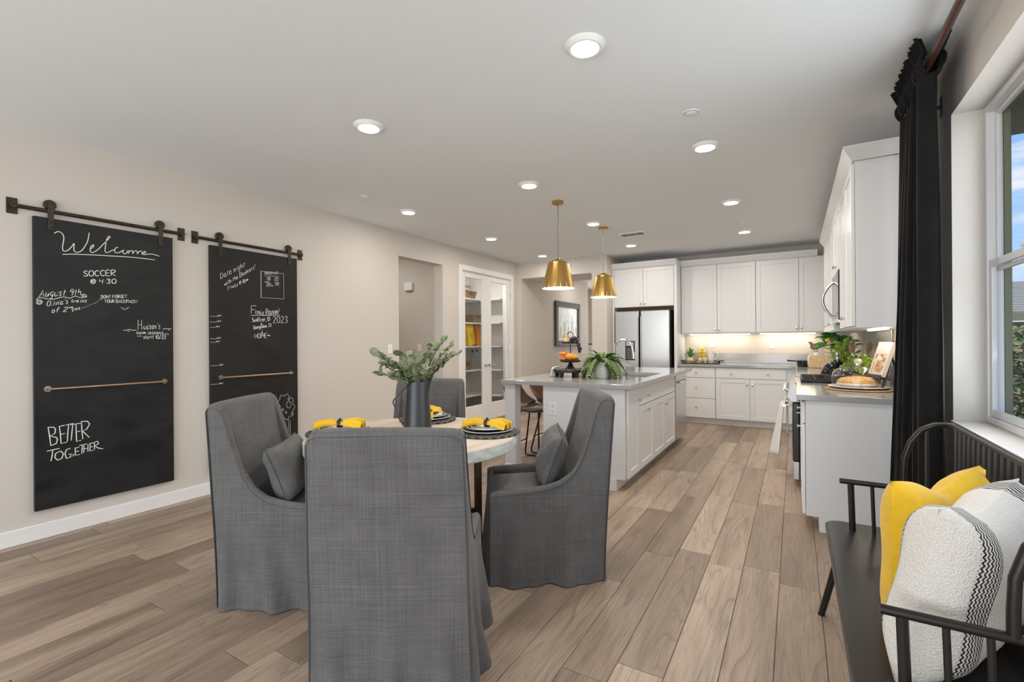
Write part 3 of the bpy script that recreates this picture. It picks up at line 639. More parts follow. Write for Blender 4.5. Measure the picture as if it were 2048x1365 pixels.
# fridge enclosure
fc = thing('fridge_cabinet', 'white tall surround with two doors above the steel fridge', 'cabinet', (-2.12, 8.0, 0))
EY = 7.77
body(fc, (-2.655, EY, 0, -2.625, YB-.002, 2.51), name='side_panel'); body(fc, (-1.645, EY, 0, -1.60, YB-.002, 2.51), name='side_panel')
body(fc, (-2.624, EY+.02, 1.86, -1.646, YB-.002, 2.51))
front(fc, 'door', (-2.622, EY+.02, 1.865), YU, NB, .486, .635, True, [(.455, .05)])
front(fc, 'door', (-2.134, EY+.02, 1.865), YU, NB, .486, .635, True, [(.031, .05)])
MB().prism([(EY-.002, 2.511), (EY-.05, 2.585), (EY-.05, 2.60), (YB-.003, 2.60), (YB-.003, 2.511)], -2.657, -1.599, 'x').build('cornice', CAB, fc)
MB().box(-2.623, 8.0, 1.80, -1.647, 8.02, 1.858).build('filler', MIDW, fc)
# fridge
f = thing('fridge', 'stainless steel side by side fridge with water dispenser', 'fridge', (-2.13, 8.05, 0))
MB().box(-2.59, 7.80, .03, -1.70, YB-.02, 1.80).build('body', BLACKC, f, bevel=.006)
MB().box(-2.60, 7.72, .06, -2.195, 7.798, 1.795).build('door', STEEL, f, bevel=.014, seg=3)
MB().box(-2.165, 7.72, .06, -1.705, 7.798, 1.795).build('door', STEEL, f, bevel=.014, seg=3)
for xx in (-2.205, -2.155): MB().box(xx-.012, 7.695, .25, xx+.012, 7.722, 1.70).build('handle', STEEL, f, bevel=.008)
d = MB().box(-2.42, 7.708, .98, -2.26, 7.724, 1.30).build('dispenser', BLACKG, f, bevel=.006)
MB().box(-2.40, 7.702, 1.22, -2.28, 7.709, 1.28).build('panel', STEEL, d)
MB().box(-2.395, 7.703, 1.0, -2.285, 7.7085, 1.19).build('recess', mat('recess_grey', (.10, .10, .10), .4), d)

# right run, base units (face x = .06)
FX = .06
c = thing('base_cabinet', 'white end base cabinet beside the black curtain with drawers and knobs', 'cabinet', (.37, 4.3, 0))
body(c, (FX, 3.815, .10, XR-.018, 4.852, CB), (FX+.075, 3.815, 0, XR-.018, 4.852, .10))
for y0 in (3.835, 4.345):
    front(c, 'drawer', (FX, y0, .73), RU, NR, .50, .15, False, [(.25, .075)])
    front(c, 'door', (FX, y0, .105), RU, NR, .50, .62, True, [(.25 if y0 < 4 else .46, .565)])
c = thing('base_cabinet', 'white corner base cabinet beyond the range', 'cabinet', (.37, 7.0, 0))
body(c, (FX, 5.630, .10, XR-.002, 7.90, CB), (FX+.075, 5.630, 0, XR-.002, 7.89, .10))
for y0 in (5.65, 6.36): front(c, 'drawer', (FX, y0, .73), RU, NR, .70, .15, False, [(.35, .075)]); front(c, 'door', (FX, y0, .105), RU, NR, .70, .62, True, [(.66, .565)])
# right run, wall units (face x = .347)
UX = .35
c = thing('wall_cabinet', 'white tall end wall cabinet beside the black curtain', 'cabinet', (.5, 4.3, 1.38))
body(c, (UX, 3.87, 1.385, XR-.002, 4.868, 2.49))
front(c, 'door', (UX, 3.878, 1.395), RU, NR, .488, 1.085, True, [(.46, .07)])
front(c, 'door', (UX, 4.37, 1.395), RU, NR, .488, 1.085, True, [(.03, .07)])
c = thing('wall_cabinet', 'short white wall cabinet above the microwave', 'cabinet', (.5, 5.24, 1.9))
body(c, (UX, 4.870, 1.905, XR-.002, 5.628, 2.49))
front(c, 'door', (UX, 4.874, 1.91), RU, NR, .375, .575, True, [(.345, .06)]); front(c, 'door', (UX, 5.251, 1.91), RU, NR, .375, .575, True, [(.03, .06)])
c = thing('wall_cabinet', 'white wall cabinet beyond the microwave next to the corner', 'cabinet', (.5, 6.4, 1.38))
body(c, (UX, 5.630, 1.385, XR-.002, 7.30, 2.49))
for i, y0 in enumerate((5.636, 6.052, 6.468, 6.884)): front(c, 'door', (UX, y0, 1.395), RU, NR, .412, 1.085, True, [(.38 if i % 2 == 0 else .03, .07)])
cr = thing('cornice', 'white flared cornice along the top of the window side wall cabinets', 'cornice', (.4, 5.5, 2.49))
prof = [(UX-.018, 2.491), (UX-.07, 2.565), (UX-.07, 2.58), (XR-.002, 2.58), (XR-.002, 2.491)]
b = MB(); ya, yb = 3.868, 7.30
r0 = [Vector((x, ya-(UX-.0-x if x < UX else 0)*1.0, z)) for x, z in prof]; r1 = [Vector((x, yb, z)) for x, z in prof]
# mitred return across the end panel
e0 = [Vector((XR-.004, ya-(UX-x) if x < UX else ya, z)) for x, z in prof]
k = len(prof); vs = r0+r1; fs = [(i, (i+1) % k, k+(i+1) % k, k+i) for i in range(k)]+[tuple(range(k, 2*k))]
b.add(vs, fs)
b.add([r0[0], r0[1], r0[2], Vector((XR-.004, ya-.018, 2.491)), Vector((XR-.004, ya-.07, 2.565)), Vector((XR-.004, ya-.07, 2.58)), Vector((XR-.004, ya, 2.58)), r0[3]], [(0, 3, 4, 1), (1, 4, 5, 2), (2, 5, 6, 7)])
b.build('profile', CAB, cr)

# worktops
def slab(name, lab, outline, z0, z1, hole=None, extra=None):
    b = MB()
    if hole is None: b.prism(outline, z0, z1, 'z')
    o = b.build(name, QUARTZ, None, bevel=.003); tag(o, lab, 'countertop'); return o
slab('countertop', 'grey quartz countertop beside the curtain under the glass cake dome', [(.008, 3.785), (XR-.018, 3.785), (XR-.018, 4.852), (.008, 4.852)], CB+.001, CT)
slab('countertop', 'long L shaped grey quartz countertop across the back wall and corner', [(-1.598, 7.775), (.008, 7.775), (.008, 5.630), (XR-.002, 5.630), (XR-.002, YB-.002), (-1.598, YB-.002)], CB+.001, CT)
o = MB().box(-1.598, YB-.022, CT+.001, XR-.022, YB-.002, CT+.16).build('backsplash', QUARTZ, bevel=.003); tag(o, 'grey quartz upstand strip on the back wall below the outlets', 'backsplash')
o = MB().box(XR-.022, 5.640, CT+.001, XR-.002, YB-.002, CT+.16).build('backsplash', QUARTZ, bevel=.003); tag(o, 'grey quartz upstand strip on the range wall beyond the range', 'backsplash')
o = MB().box(XR-.022, 3.80, CT+.001, XR-.002, 4.83, CT+.16).build('backsplash', QUARTZ, bevel=.003); tag(o, 'grey quartz upstand strip behind the cookbook stand', 'backsplash')
o = MB().box(XR-.012, 4.84, CT+.03, XR-.002, 5.635, 1.40).build('splash_panel', STEEL, bevel=.003); tag(o, 'shiny steel splash panel on the wall behind the range', 'panel')
# under-cabinet lights
for (x, y, w, l, lb) in ((-1.05, 8.28, .9, .03, 'thin light strip under the wall cabinet beside the fridge'), (-.10, 8.28, .72, .03, 'thin light strip under the corner wall cabinet'), (.52, 4.35, .03, .8, 'thin light strip under the end wall cabinet by the curtain')):
    z = 1.404 if x < .4 else 1.384
    o = MB().box(x-w/2, y-l/2, z-.012, x+w/2, y+l/2, z-.001).build('light_strip', STRIPGLOW); tag(o, lb, 'light strip')
    light('strip_light', 'AREA', (x, y, z-.016), (0, 0, 0), .75 if x < .4 else .28, (1, .86, .70), shape='RECTANGLE', size=w, size_y=l)
# outlets and switches
def plate(label, cat, o, U, Nn, w=.072, h=.116, kind='outlet'):
    t = thing('wall_outlet' if kind == 'outlet' else 'light_switch', label, cat, o)
    U, Nn, Z = Vector(U), Vector(Nn), Vector((0, 0, 1)); m = M3(o, U, Z, Nn)
    MB().box(-w/2, -h/2, 0.001, w/2, h/2, .006, m).build('plate', WHITEP, t, bevel=.002)
    if kind == 'outlet':
        for s in (-.024, .024):
            f = MB().box(-.017, s-.016, .006, .017, s+.016, .0085, m).build('socket', WHITEC, t, bevel=.001)
            MB().box(-.009, s-.004, .0085, -.0065, s+.007, .0092, m).box(.0065, s-.004, .0085, .009, s+.007, .0092, m).box(-.0025, s-.012, .0085, .0025, s-.008, .0092, m).build('slot', BLACKC, f)
    else: MB().box(-.017, -.033, .006, .017, .033, .010, m).build('rocker', WHITEC, t, bevel=.001)
plate('white outlet plate on the back wall to the side of the long worktop', 'outlet', (-.30, YB, 1.225), YU, NB)
plate('white outlet plate on the back wall behind the mug', 'outlet', (-1.168, YB, 1.245), YU, NB)
plate('white light switch on the wall behind the eucalyptus leaves', 'light switch', (XL, 4.30, 1.22), (0, -1, 0), (1, 0, 0), kind='switch')
plate('white light switch inside the passage behind the eucalyptus', 'light switch', (-4.93, 5.48, 1.22), YU, NB, kind='switch')

# range
r = thing('range', 'black gas range with steel knob panel between the white cabinets', 'range', (.3, 5.24, 0))
RY0, RY1 = 4.858, 5.622
MB().box(.03, RY0, .06, .66, RY1, .905).box(.08, RY0+.02, 0, .62, RY1-.02, .06).build('body', SIDEBLACK, r, bevel=.003)
dr = MB().box(-.022, RY0+.004, .235, .028, RY1-.004, .745).build('oven_door', SIDEBLACK, r, bevel=.004)
MB().box(-.024, RY0+.09, .33, -.0225, RY1-.09, .64).build('window', BLACKG, dr)
h = MB().tube([(-.085, RY0+.05, .715), (-.085, RY1-.05, .715)], .013, 12)
for y in (RY0+.09, RY1-.09): h.tube([(-.02, y, .715), (-.085, y, .715)], .010, 10)
h.build('handle', STEEL, dr, smooth=True)
MB().box(-.018, RY0+.004, .07, .028, RY1-.004, .228).build('warming_drawer', STEEL, r, bevel=.004)
MB().prism([(.03, .755), (-.03, .755), (-.065, .80), (-.045, .875), (.0, .925), (.03, .925)], RY0, RY1, 'y').build('control_panel', STEELR, r, bevel=.003)
for k in range(5):
    y = RY0+.10+k*.141; m = M3((-.05, y, .848), (0, 1, 0), (.6, 0, .8), (-.87, 0, .5))
    MB().lathe([(0, 0), (.022, 0), (.022, .012), (.017, .016), (.016, .034), (0, .034)], 16, m=m).box(-.004, -.016, .034, .004, .016, .040, m).build('control_knob', CHROME, r, smooth=True)
MB().box(.0, RY0, .906, .655, RY1, .926).build('cooktop', SIDEBLACK, r, bevel=.003)
for k in range(3):
    y0, y1 = RY0+.012+k*.249, RY0+.012+k*.249+.24; g = MB()
    for yy in (y0, y1-.014): g.box(.045, yy, .938, .60, yy+.014, .958)
    for xx in (.045, .586): g.box(xx, y0+.014, .938, xx+.014, y1-.014, .958)
    for xx in (.15, .25, .39, .49): g.box(xx, y0+.014, .944, xx+.010, y1-.014, .958)
    g.box(.06, (y0+y1)/2-.005, .946, .585, (y0+y1)/2+.005, .957)
    for xx, yy in ((.045, y0), (.586, y0), (.045, y1-.014), (.586, y1-.014)): g.box(xx, yy, .9262, xx+.014, yy+.014, .938)
    g.build('grate', BLACKC, r, bevel=.002)
    for xx in (.18, .46): MB().lathe([(0, .008), (.03, .008), (.036, .003), (.045, 0)], 16, (xx, (y0+y1)/2, .9262)).build('burner', BLACKC, r, smooth=True)
# towel over the oven handle
b = MB()
def tw(u, v):
    a = (u-.5)*2
    if v < .62:
        q = 1-v/.62; y = RY0+.40+a*(.085+.02*q); fold = (.012+.030*q)*sin(u*13+1.2)
        return (-.104-.075*q+fold, y+.02*q*sin(u*8), .731-q*.53)
    q = (v-.62)/.38; return (-.066+.006*sin(u*13+1.2), RY0+.40+a*.085, .731-q*.34)
b.grid(tw, 22, 25); o = b.build('tea_towel', TOWEL, smooth=True, angle=80, fix=False)
so = o.modifiers.new('thick', 'SOLIDIFY'); so.thickness = .004; so.offset = 1 if False else 0
tag(o, 'white tea towel hanging over the oven handle', 'towel')
# microwave
mw = thing('microwave', 'steel over the range microwave with a bowed handle', 'microwave', (.5, 5.24, 1.45))
MB().box(.352, RY0+.014, 1.45, XR-.014, RY1-.002, 1.902).build('body', BLACKC, mw, bevel=.003)
MB().box(.318, RY0+.015, 1.475, .350, RY1-.20, 1.90).build('door', BLACKG, mw, bevel=.004)
MB().box(.318, RY1-.197, 1.475, .350, RY1-.003, 1.90).build('control_panel', SIDEBLACK, mw, bevel=.004)
MB().box(.315, RY0+.014, 1.452, .350, RY1-.003, 1.473).build('trim', STEEL, mw, bevel=.002)
MB().tube([(.318-.088*sin(pi*k/16)**.8, RY1-.235, 1.845-.335*k/16) for k in range(17)], .011, 10).build('handle', STEEL, mw, smooth=True)
# ------------------------------------------------------------------ island
IX0, IX1, IY0, IY1 = -2.05, -1.262, 3.99, 6.56
il = thing('kitchen_island', 'white kitchen island with shaker doors and an overhanging end post', 'island', (-1.7, 5.2, 0))
NI = (1, 0, 0); IU = (0, 1, 0)
b = MB().box(IX0, IY0, 0, IX1-.075, IY1, .10).box(IX0, IY0, .10, IX1, 4.745, CB).box(IX0, 4.745, .10, IX1, 5.68, .62).box(IX0, 5.68, .10, IX1-.62, 5.900, CB).box(IX0, 6.545, .10, IX1, IY1, CB).box(IX0, 5.905, .10, IX1-.62, 6.54, CB).box(IX1-.60, 5.68, .10, IX1, 5.90, CB)
b.box(IX1-.02, 4.745, .62, IX1, 5.68, CB).box(IX0, 4.745, .62, IX0+.10, 5.68, CB)
b.build('body', CAB, il, bevel=.0015)
MB().box(-1.95, IY0-.008, 0, IX1-.075, IY0-.0005, .10).build('toe_board', CAB, il)
front(il, 'door', (IX1, 4.03, .105), IU, NI, .345, .775, True, [(.30, .655)])
front(il, 'drawer', (IX1, 4.378, .70), IU, NI, .50, .18, False, [(.25, .075)])
front(il, 'door', (IX1, 4.378, .105), IU, NI, .50, .59, True, [(.25, .535)])
front(il, 'drawer', (IX1, 4.88, .70), IU, NI, .998, .18, False)
front(il, 'door', (IX1, 4.88, .105), IU, NI, .498, .59, True, [(.465, .50)])
front(il, 'door', (IX1, 5.38, .105), IU, NI, .498, .59, True, [(.033, .50)])
MB().box(-2.475, 3.99, 0, -2.36, 4.105, CB).box(-2.48, 3.985, 0, -2.355, 4.11, .10).build('post', CAB, il, bevel=.003)
MB().box(-2.475, 6.44, 0, -2.36, 6.555, CB).build('post', CAB, il, bevel=.003)
# worktop with the sink cut out
SX0, SX1, SY0, SY1 = -1.74, -1.315, 4.85, 5.58
OX0, OX1, OY0, OY1 = -2.486, -1.19, 3.935, 6.70
b = MB()
ov = [(OX0, OY0), (OX1, OY0), (OX1, OY1), (OX0, OY1)]; iv = [(SX0, SY0), (SX1, SY0), (SX1, SY1), (SX0, SY1)]
vs = [(x, y, z) for z in (CB+.001, CT) for x, y in ov+iv]
fs = []
for i in range(4):
    j = (i+1) % 4
    fs += [(8+i, 8+j, 12+j, 12+i), (i, 4+i, 4+j, j), (i, j, 8+j, 8+i), (4+i, 12+i, 12+j, 4+j)]
b.add(vs, fs); o = b.build('countertop', QUARTZ, bevel=.0025); tag(o, 'grey quartz island countertop with a sink cut out under the fern', 'countertop')
sk = MB(); t_ = .004
sv = [(SX0, SY0), (SX1, SY0), (SX1, SY1), (SX0, SY1)]; so_ = [(SX0-.03, SY0-.03), (SX1+.02, SY0-.03), (SX1+.02, SY1+.03), (SX0-.03, SY1+.03)]
vs = [(x, y, CB-.0005) for x, y in so_]+[(x, y, CB-.0005) for x, y in sv]+[(x+(.01 if x == SX0 else -.01), y+(.01 if y == SY0 else -.01), .70) for x, y in sv]
fs = [(i, (i+1) % 4, 4+(i+1) % 4, 4+i) for i in range(4)]+[(4+i, 4+(i+1) % 4, 8+(i+1) % 4, 8+i) for i in range(4)]+[(8, 9, 10, 11)]
si = thing('sink', 'steel undermount sink in the island worktop', 'sink', (-1.53, 5.2, .7))
sk.add(vs, fs).build('basin', STEEL, si, fix=False)
MB().lathe([(0, .004), (.035, .004), (.042, 0)], 16, (-1.53, 5.2, .7005)).build('drain', CHROME, si, smooth=True)
fa = thing('faucet', 'tall arched chrome faucet behind the fern on the island', 'faucet', (-1.79, 5.3, CT))
fx, fy = -1.79, 5.3
MB().lathe([(0, 0), (.028, 0), (.026, .012), (.021, .02), (.019, .10), (0, .10)], 18, (fx, fy, CT+.0005)).build('base', CHROME, fa, smooth=True)
pts = [(fx, fy, CT+.09), (fx, fy, CT+.28)]+[(fx+.105-.105*cos(a), fy, CT+.28+.105*sin(a)) for a in [pi*k/12 for k in range(1, 12)]]+[(fx+.213, fy, CT+.26), (fx+.218, fy, CT+.24)]
MB().tube(pts, .0135, 12).build('spout', CHROME, fa, smooth=True)
MB().tube([(fx+.218, fy, CT+.245), (fx+.224, fy, CT+.17)], [.016, .019], 12).build('spray_head', CHROME, fa, smooth=True)
MB().tube([(fx, fy-.018, CT+.06), (fx, fy-.05, CT+.065), (fx+.03, fy-.085, CT+.09)], [.009, .008, .006], 8).build('lever', CHROME, fa, smooth=True)
sb = thing('soap_bottle', 'white soap bottle with a black pump beside the faucet', 'bottle', (-1.80, 5.08, CT))
MB().lathe([(0, 0), (.036, 0), (.038, .01), (.038, .10), (.03, .118), (.014, .124), (.014, .135), (0, .135)], 18, (-1.80, 5.08, CT+.0005)).build('body', WHITEC, sb, smooth=True)
MB().tube([(-1.80, 5.08, CT+.135), (-1.80, 5.08, CT+.175), (-1.765, 5.08, CT+.178), (-1.75, 5.08, CT+.168)], .008, 8).build('pump', BLACKC, sb, smooth=True)
# dishwasher
dw = thing('dishwasher', 'stainless steel dishwasher set in the end of the island', 'dishwasher', (-1.5, 6.22, 0))
MB().box(IX1-.60, 5.908, .10, IX1-.002, 6.538, CB-.004).build('body', BLACKC, dw)
MB().box(IX1, 5.906, .10, IX1+.028, 6.54, CB-.008).build('door', STEEL, dw, bevel=.004)
h = MB().tube([(IX1+.065, 5.96, .79), (IX1+.065, 6.49, .79)], .011, 10)
for y in (6.0, 6.45): h.tube([(IX1+.027, y, .79), (IX1+.065, y, .79)], .009, 8)
h.build('handle', STEEL, dw, smooth=True)
plate('white outlet plate on the end of the kitchen island', 'outlet', (-1.945, IY0, .678), (1, 0, 0), (0, -1, 0), .08, .125)

# bar stools: leather bucket on a black sled frame, facing +x
def stool():
    t = thing('bar_stool', '', 'stool', (0, 0, 0), 0, 'leather bar stools at the island')
    def shell(off):
        def f(u, v):
            s = (u-.5)*2
            # v 0 front edge of the seat .. 1 top of the back
            if v < .45:
                q = v/.45; x = .20-.36*q; z = .645-.022*sin(pi*q)+.02*(1-q)**4*0; w = .215+.012*sin(pi*q); lift = .055*abs(s)**2.6*(.35+.8*q)
                return (x-off*0, s*w*(1-.05*abs(s)**4), z+lift-off)
            q = (v-.45)/.55; x = -.16-.12*sin(q*1.45); z = .645+.262*(q**1.25); w = .225-.035*q
            fwd = .10*abs(s)**2.4*(1-.55*q); lift = .055*abs(s)**2.6*1.15*(1-q)
            return (x+fwd-off*(.9*min(1, q*2)), s*w, z+lift-off*(1-min(1, q*2)))
        return f
    b = MB(); nu, nv = 17, 23
    b.grid(shell(0), nu, nv); b.grid(shell(.022), nu, nv)
    k = nu*nv; per = [i for i in range(nu)]+[j*nu+nu-1 for j in range(1, nv)]+[(nv-1)*nu+i for i in range(nu-2, -1, -1)]+[j*nu for j in range(nv-2, 0, -1)]
    for a, c_ in zip(per, per[1:]+per[:1]): b.f.append((a, c_, k+c_, k+a))
    sh = b.build('seat_shell', LEATHER, t, smooth=True, angle=60)
    rim = [shell(.011)(i/(nu-1), 0) for i in range(nu)]+[shell(.011)(1, j/(nv-1)) for j in range(1, nv)]+[shell(.011)(i/(nu-1), 1) for i in range(nu-2, -1, -1)]+[shell(.011)(0, j/(nv-1)) for j in range(nv-2, 0, -1)]
    MB().tube(rim, .0125, 6, closed=True).build('seat_piping', LEATHER, sh, smooth=True)
    for s in (-1, 1):
        y = s*.165; yb = s*.235
        MB().tube([(.12, s*.10, .612), (.135, y*.9, .60), (.175, yb, .06), (.165, yb, .018), (.14, yb, .011), (-.17, yb, .011), (-.195, yb, .018), (-.20, yb, .06), (-.10, y*.9, .60), (-.09, s*.10, .612)], .0095, 8).build('leg', BLACKM, t, smooth=True)
        for xx in (.12, -.15): MB().box(xx-.03, yb-.012, .0, xx+.03, yb+.012, .003).build('foot_pad', BLACKM, t)
    MB().tube([(.162, -.219, .22), (.162, .219, .22)], .008, 8).build('footrest', BLACKM, t, smooth=True)
    MB().tube([(-.176, -.219, .22), (-.176, .219, .22)], .008, 8).build('stretcher', BLACKM, t, smooth=True)
    MB().tube([(.12, -.10, .612), (.12, .10, .612)], .009, 8).tube([(-.09, -.10, .612), (-.09, .10, .612)], .009, 8).build('seat_frame', BLACKM, t, smooth=True)
    return t
s1 = stool(); s1['label'] = 'tan leather bar stool first behind the island end post'; s1.scale = (1, 1, .905); s1.location = (-2.44, 4.50, 0); s1.rotation_euler = (0, 0, radians(4))
s2 = dup(s1); s2['label'] = 'tan leather bar stool further along, partly hidden by the island'; s2.location = (-2.44, 5.08, 0); s2.rotation_euler = (0, 0, radians(-3))
# ------------------------------------------------------------------ island decoration
def fern_frond(seed, length, droop):
    g = random.Random(seed); b = MB(); n = 17; P = []
    for i in range(n+1):
        q = i/n; P.append(Vector((length*(q-.30*q*q*droop), .05*length*sin(q*3+seed), length*(.75*q*(1.1-droop*.3)-1.12*droop*q*q))))
    b.tube(P, [.0030*(1-.7*i/n) for i in range(n+1)], 4)
    for i in range(1, n+1):
        q = i/n; L_ = .058*sin(pi*min(1, q*.86+.13))**.7+.008; d = (P[i]-P[i-1]).normalized()
        for s in (-1, 1):
            side = Vector((0, s, 0))
            a = (side*.93+d*.40+Vector((0, 0, -.22-.3*g.random()))).normalized(); wv = d*.0125
            p = P[i]; m1 = p+a*L_*.4+Vector((0, 0, .004)); m2 = p+a*L_*.8; tp = p+a*L_+Vector((0, 0, -.008))
            b.add([p-wv*.8, m1-wv, m2-wv*.6, tp, m2+wv*.6, m1+wv, p+wv*.8], [(0, 1, 5, 6), (1, 2, 4, 5), (2, 3, 4)])
    return b.mesh('frond', GREEN, fix=False)
PX, PY = -1.665, 4.55
fe = thing('potted_fern', 'big green fern in a white ceramic pot on the island', 'plant', (PX, PY, CT))
MB().lathe([(0, .001), (.058, .001), (.066, .02), (.076, .10), (.078, .165), (.073, .165), (.070, .10), (0, .09)], 28, (PX, PY, CT)).build('pot', WHITEC, fe, smooth=True)
MB().lathe([(0, .15), (.04, .15), (.071, .142)], 16, (PX, PY, CT)).build('soil', GROUND, fe)
fm = [fern_frond(20+k, .30+.035*(k % 3), .80+.28*(k % 4)) for k in range(8)]
gf = random.Random(5)
for k in range(54):
    a = 2.399*k+gf.uniform(-.25, .25); ring_ = k % 3
    sc = gf.uniform(.66, 1.02)*(1 if ring_ else .8); tilt = [-.95, -.30, .12][ring_]+gf.uniform(-.22, .22)
    if ring_ and abs(((a+radians(70)+pi) % (2*pi))-pi) < radians(24): continue
    o = inst('frond', fm[(k*5) % 8], fe, (PX+.03*cos(a), PY+.03*sin(a), CT+.155), (gf.uniform(-.25, .25), tilt, a), (sc, sc, sc)); attach(o, fe)

TX, TY = -2.035, 4.60
rt_ = thing('serving_riser', 'black wooden riser tray with chunky feet on the island', 'tray', (TX, TY, CT), radians(0))
MB().lathe([(0, .052), (.175, .052), (.180, .058), (.180, .078), (.174, .083), (.165, .076), (0, .076)], 36, (TX, TY, CT)).build('tray', DARKW, rt_, smooth=True)
for a in (-.72, -1.85, -2.9, .6, 1.75, 2.75):
    x, y = TX+.145*cos(a), TY+.145*sin(a); MB().lathe([(0, .0005), (.019, .0005), (.023, .03), (.030, .052), (0, .052)], 12, (x, y, CT)).build('foot', DARKW, rt_, smooth=True)
ZB = CT+.0765
ts = thing('tiered_stand', 'two tier dark wood cake stand with a ring handle', 'stand', (TX, TY, ZB))
MB().lathe([(0, .0005), (.062, .0005), (.058, .012), (.036, .03), (.022, .06), (.018, .078), (0, .078)], 24, (TX, TY, ZB)).build('pedestal', DARKW, ts, smooth=True)
MB().lathe([(0, .0785), (.10, .0785), (.108, .086), (.11, .098), (.104, .099), (.10, .09), (0, .09)], 32, (TX, TY, ZB)).build('lower_plate', DARKW, ts, smooth=True)
MB().tube([(TX, TY, ZB+.09), (TX, TY, ZB+.275)], .005, 8).build('post', BLACKM, ts, smooth=True)
MB().lathe([(0, .275), (.085, .275), (.092, .282), (.094, .292), (.088, .292), (.085, .285), (0, .285)], 32, (TX, TY, ZB)).build('upper_plate', DARKW, ts, smooth=True)
MB().tube([(TX, TY, ZB+.285), (TX, TY, ZB+.335)], .004, 8).tube(arc((TX, TY, ZB+.365), .031, 0, 2*pi, 24, 'xz')[:-1], .0045, 8, closed=True).build('ring_handle', BLACKM, ts, smooth=True)
ZL, ZU = ZB+.0905, ZB+.2855
def pumpkin(x, y, z, r, hs, m, lab, name='pumpkin'):
    t = thing(name, lab, 'pumpkin', (x, y, z)); b = MB(); nn = 24
    b.grid(lambda u, v: (x+r*(1+.09*cos(u*2*pi*8))*sin(pi*v)*cos(u*2*pi), y+r*(1+.09*cos(u*2*pi*8))*sin(pi*v)*sin(u*2*pi), z+r*hs-r*hs*cos(pi*v)*(1-.25*(1-sin(pi*v)))), 48, 11, closed_u=True)
    b.build('flesh', m, t, smooth=True); MB().tube([(x, y, z+r*hs*1.7), (x+.004, y, z+r*hs*2.1)], [.006, .004], 6).build('stem', STEM, t, smooth=True)
pumpkin(TX-.056, TY-.045, ZL, .044, .55, ORANGE, 'small orange pumpkin underneath another on the cake stand')
pumpkin(TX-.058, TY-.048, ZL+.050, .048, .58, ORANGE, 'small orange pumpkin on top of another on the cake stand')
g = thing('gourd', 'long yellow and orange gourd on the lower cake stand plate', 'gourd', (TX+.05, TY-.02, ZL))
b = MB(); ax = M3((TX+.035, TY-.05, ZL+.036), (.92, .22, -.08), (-.22, .97, 0), (.08, 0, .99))
pts = [Vector((-.078+.155*k/12, 0, .012*sin(pi*k/12)+.004*k/12)) for k in range(13)]
b.tube([ax @ p for p in pts], [.006, .020, .028, .033, .035, .035, .034, .030, .026, .024, .020, .012, .004], 14); b.build('flesh', GOURD, g, smooth=True)
pumpkin(TX+.035, TY+.045, ZL, .040, .72, GOURD, 'orange gourd behind the long gourd on the cake stand', 'gourd_round')
for i, (dx, dy, m, lab) in enumerate(((-.052, -.012, JAMR, 'small jar of dark red jam with a gold lid on the top plate'), (-.025, -.052, JAMY, 'small jar of amber jam with a gold lid on the top plate'))):
    j = thing('jam_jar', lab, 'jar', (TX+dx, TY+dy, ZU), 0, 'jam jars on the cake stand')
    MB().lathe([(0, .0005), (.024, .0005), (.026, .004), (.026, .055), (.021, .062), (0, .062)], 16, (TX+dx, TY+dy, ZU)).build('body', m, j, smooth=True)
    MB().lathe([(0, .0625), (.024, .0625), (.024, .080), (0, .080)], 16, (TX+dx, TY+dy, ZU)).build('lid', LIDG, j)
    MB().lathe([(.0265, .012), (.0265, .046)], 16, (TX+dx, TY+dy, ZU)).build('paper_label', PAPER, j, smooth=True)
gr = thing('grape_bunch', 'bunch of black grapes drooping over the top plate', 'grapes', (TX+.05, TY-.03, ZU))
gm = MB().ball((0, 0, 0), .0145, 10, 7).mesh('grape', GRAPE, smooth=True); gg = random.Random(2)
k = 0
for i in range(48):
    q = i/47; x = TX+.022+.098*min(1, q*1.25); z = ZU+.020+.020*sin(q*5)-(max(0, q-.55)*.20); sp = .020*(1-.35*q)
    if x > TX+.088: z = min(z, ZU+.03)
    p = (x+gg.uniform(-sp, sp)*(.7), TY-.035+gg.uniform(-sp, sp), max(z+gg.uniform(-sp, sp)*.8, ZU+.0125 if x < TX+.095 else 0))
    o = inst('grape', gm, gr, p); attach(o, gr)
# striped towel draped on the riser
def towel_fn(u, v):
    a = -2.62+(u-.5)*.62; s = v
    rr = .178+.010*sin(u*9)+.006
    if s < .45: q = s/.45; r_ = .115+(.19-.115)*q; z = .088+.012*sin(u*14)*(.4+q)+.02*(1-q)
    else: q = (s-.45)/.55; r_ = .194+.022*sin(u*13+q*2)*q+.006; z = .086-.075*q+.012*sin(u*7)*q
    return (TX+r_*cos(a), TY+r_*sin(a), CT+max(z, .006))
b = MB(); b.grid(towel_fn, 26, 16); o = b.build('striped_towel', STRIPET, smooth=True, angle=85, uv=True, fix=False)
md = o.modifiers.new('thick', 'SOLIDIFY'); md.thickness = .004
tag(o, 'pale striped tea towel crumpled over the edge of the black riser', 'towel')
for k, q in enumerate((.2, .38, .62, .8)):
    pass
b2_ = MB()
for u in (.12, .2, .5, .58, .86): b2_.tube([Vector(towel_fn(u, v))+Vector((-.004, -.003, .0035)) for v in [i/20 for i in range(21)]], .0016, 4)
st_ = b2_.build('stripe', BLACKC, o)

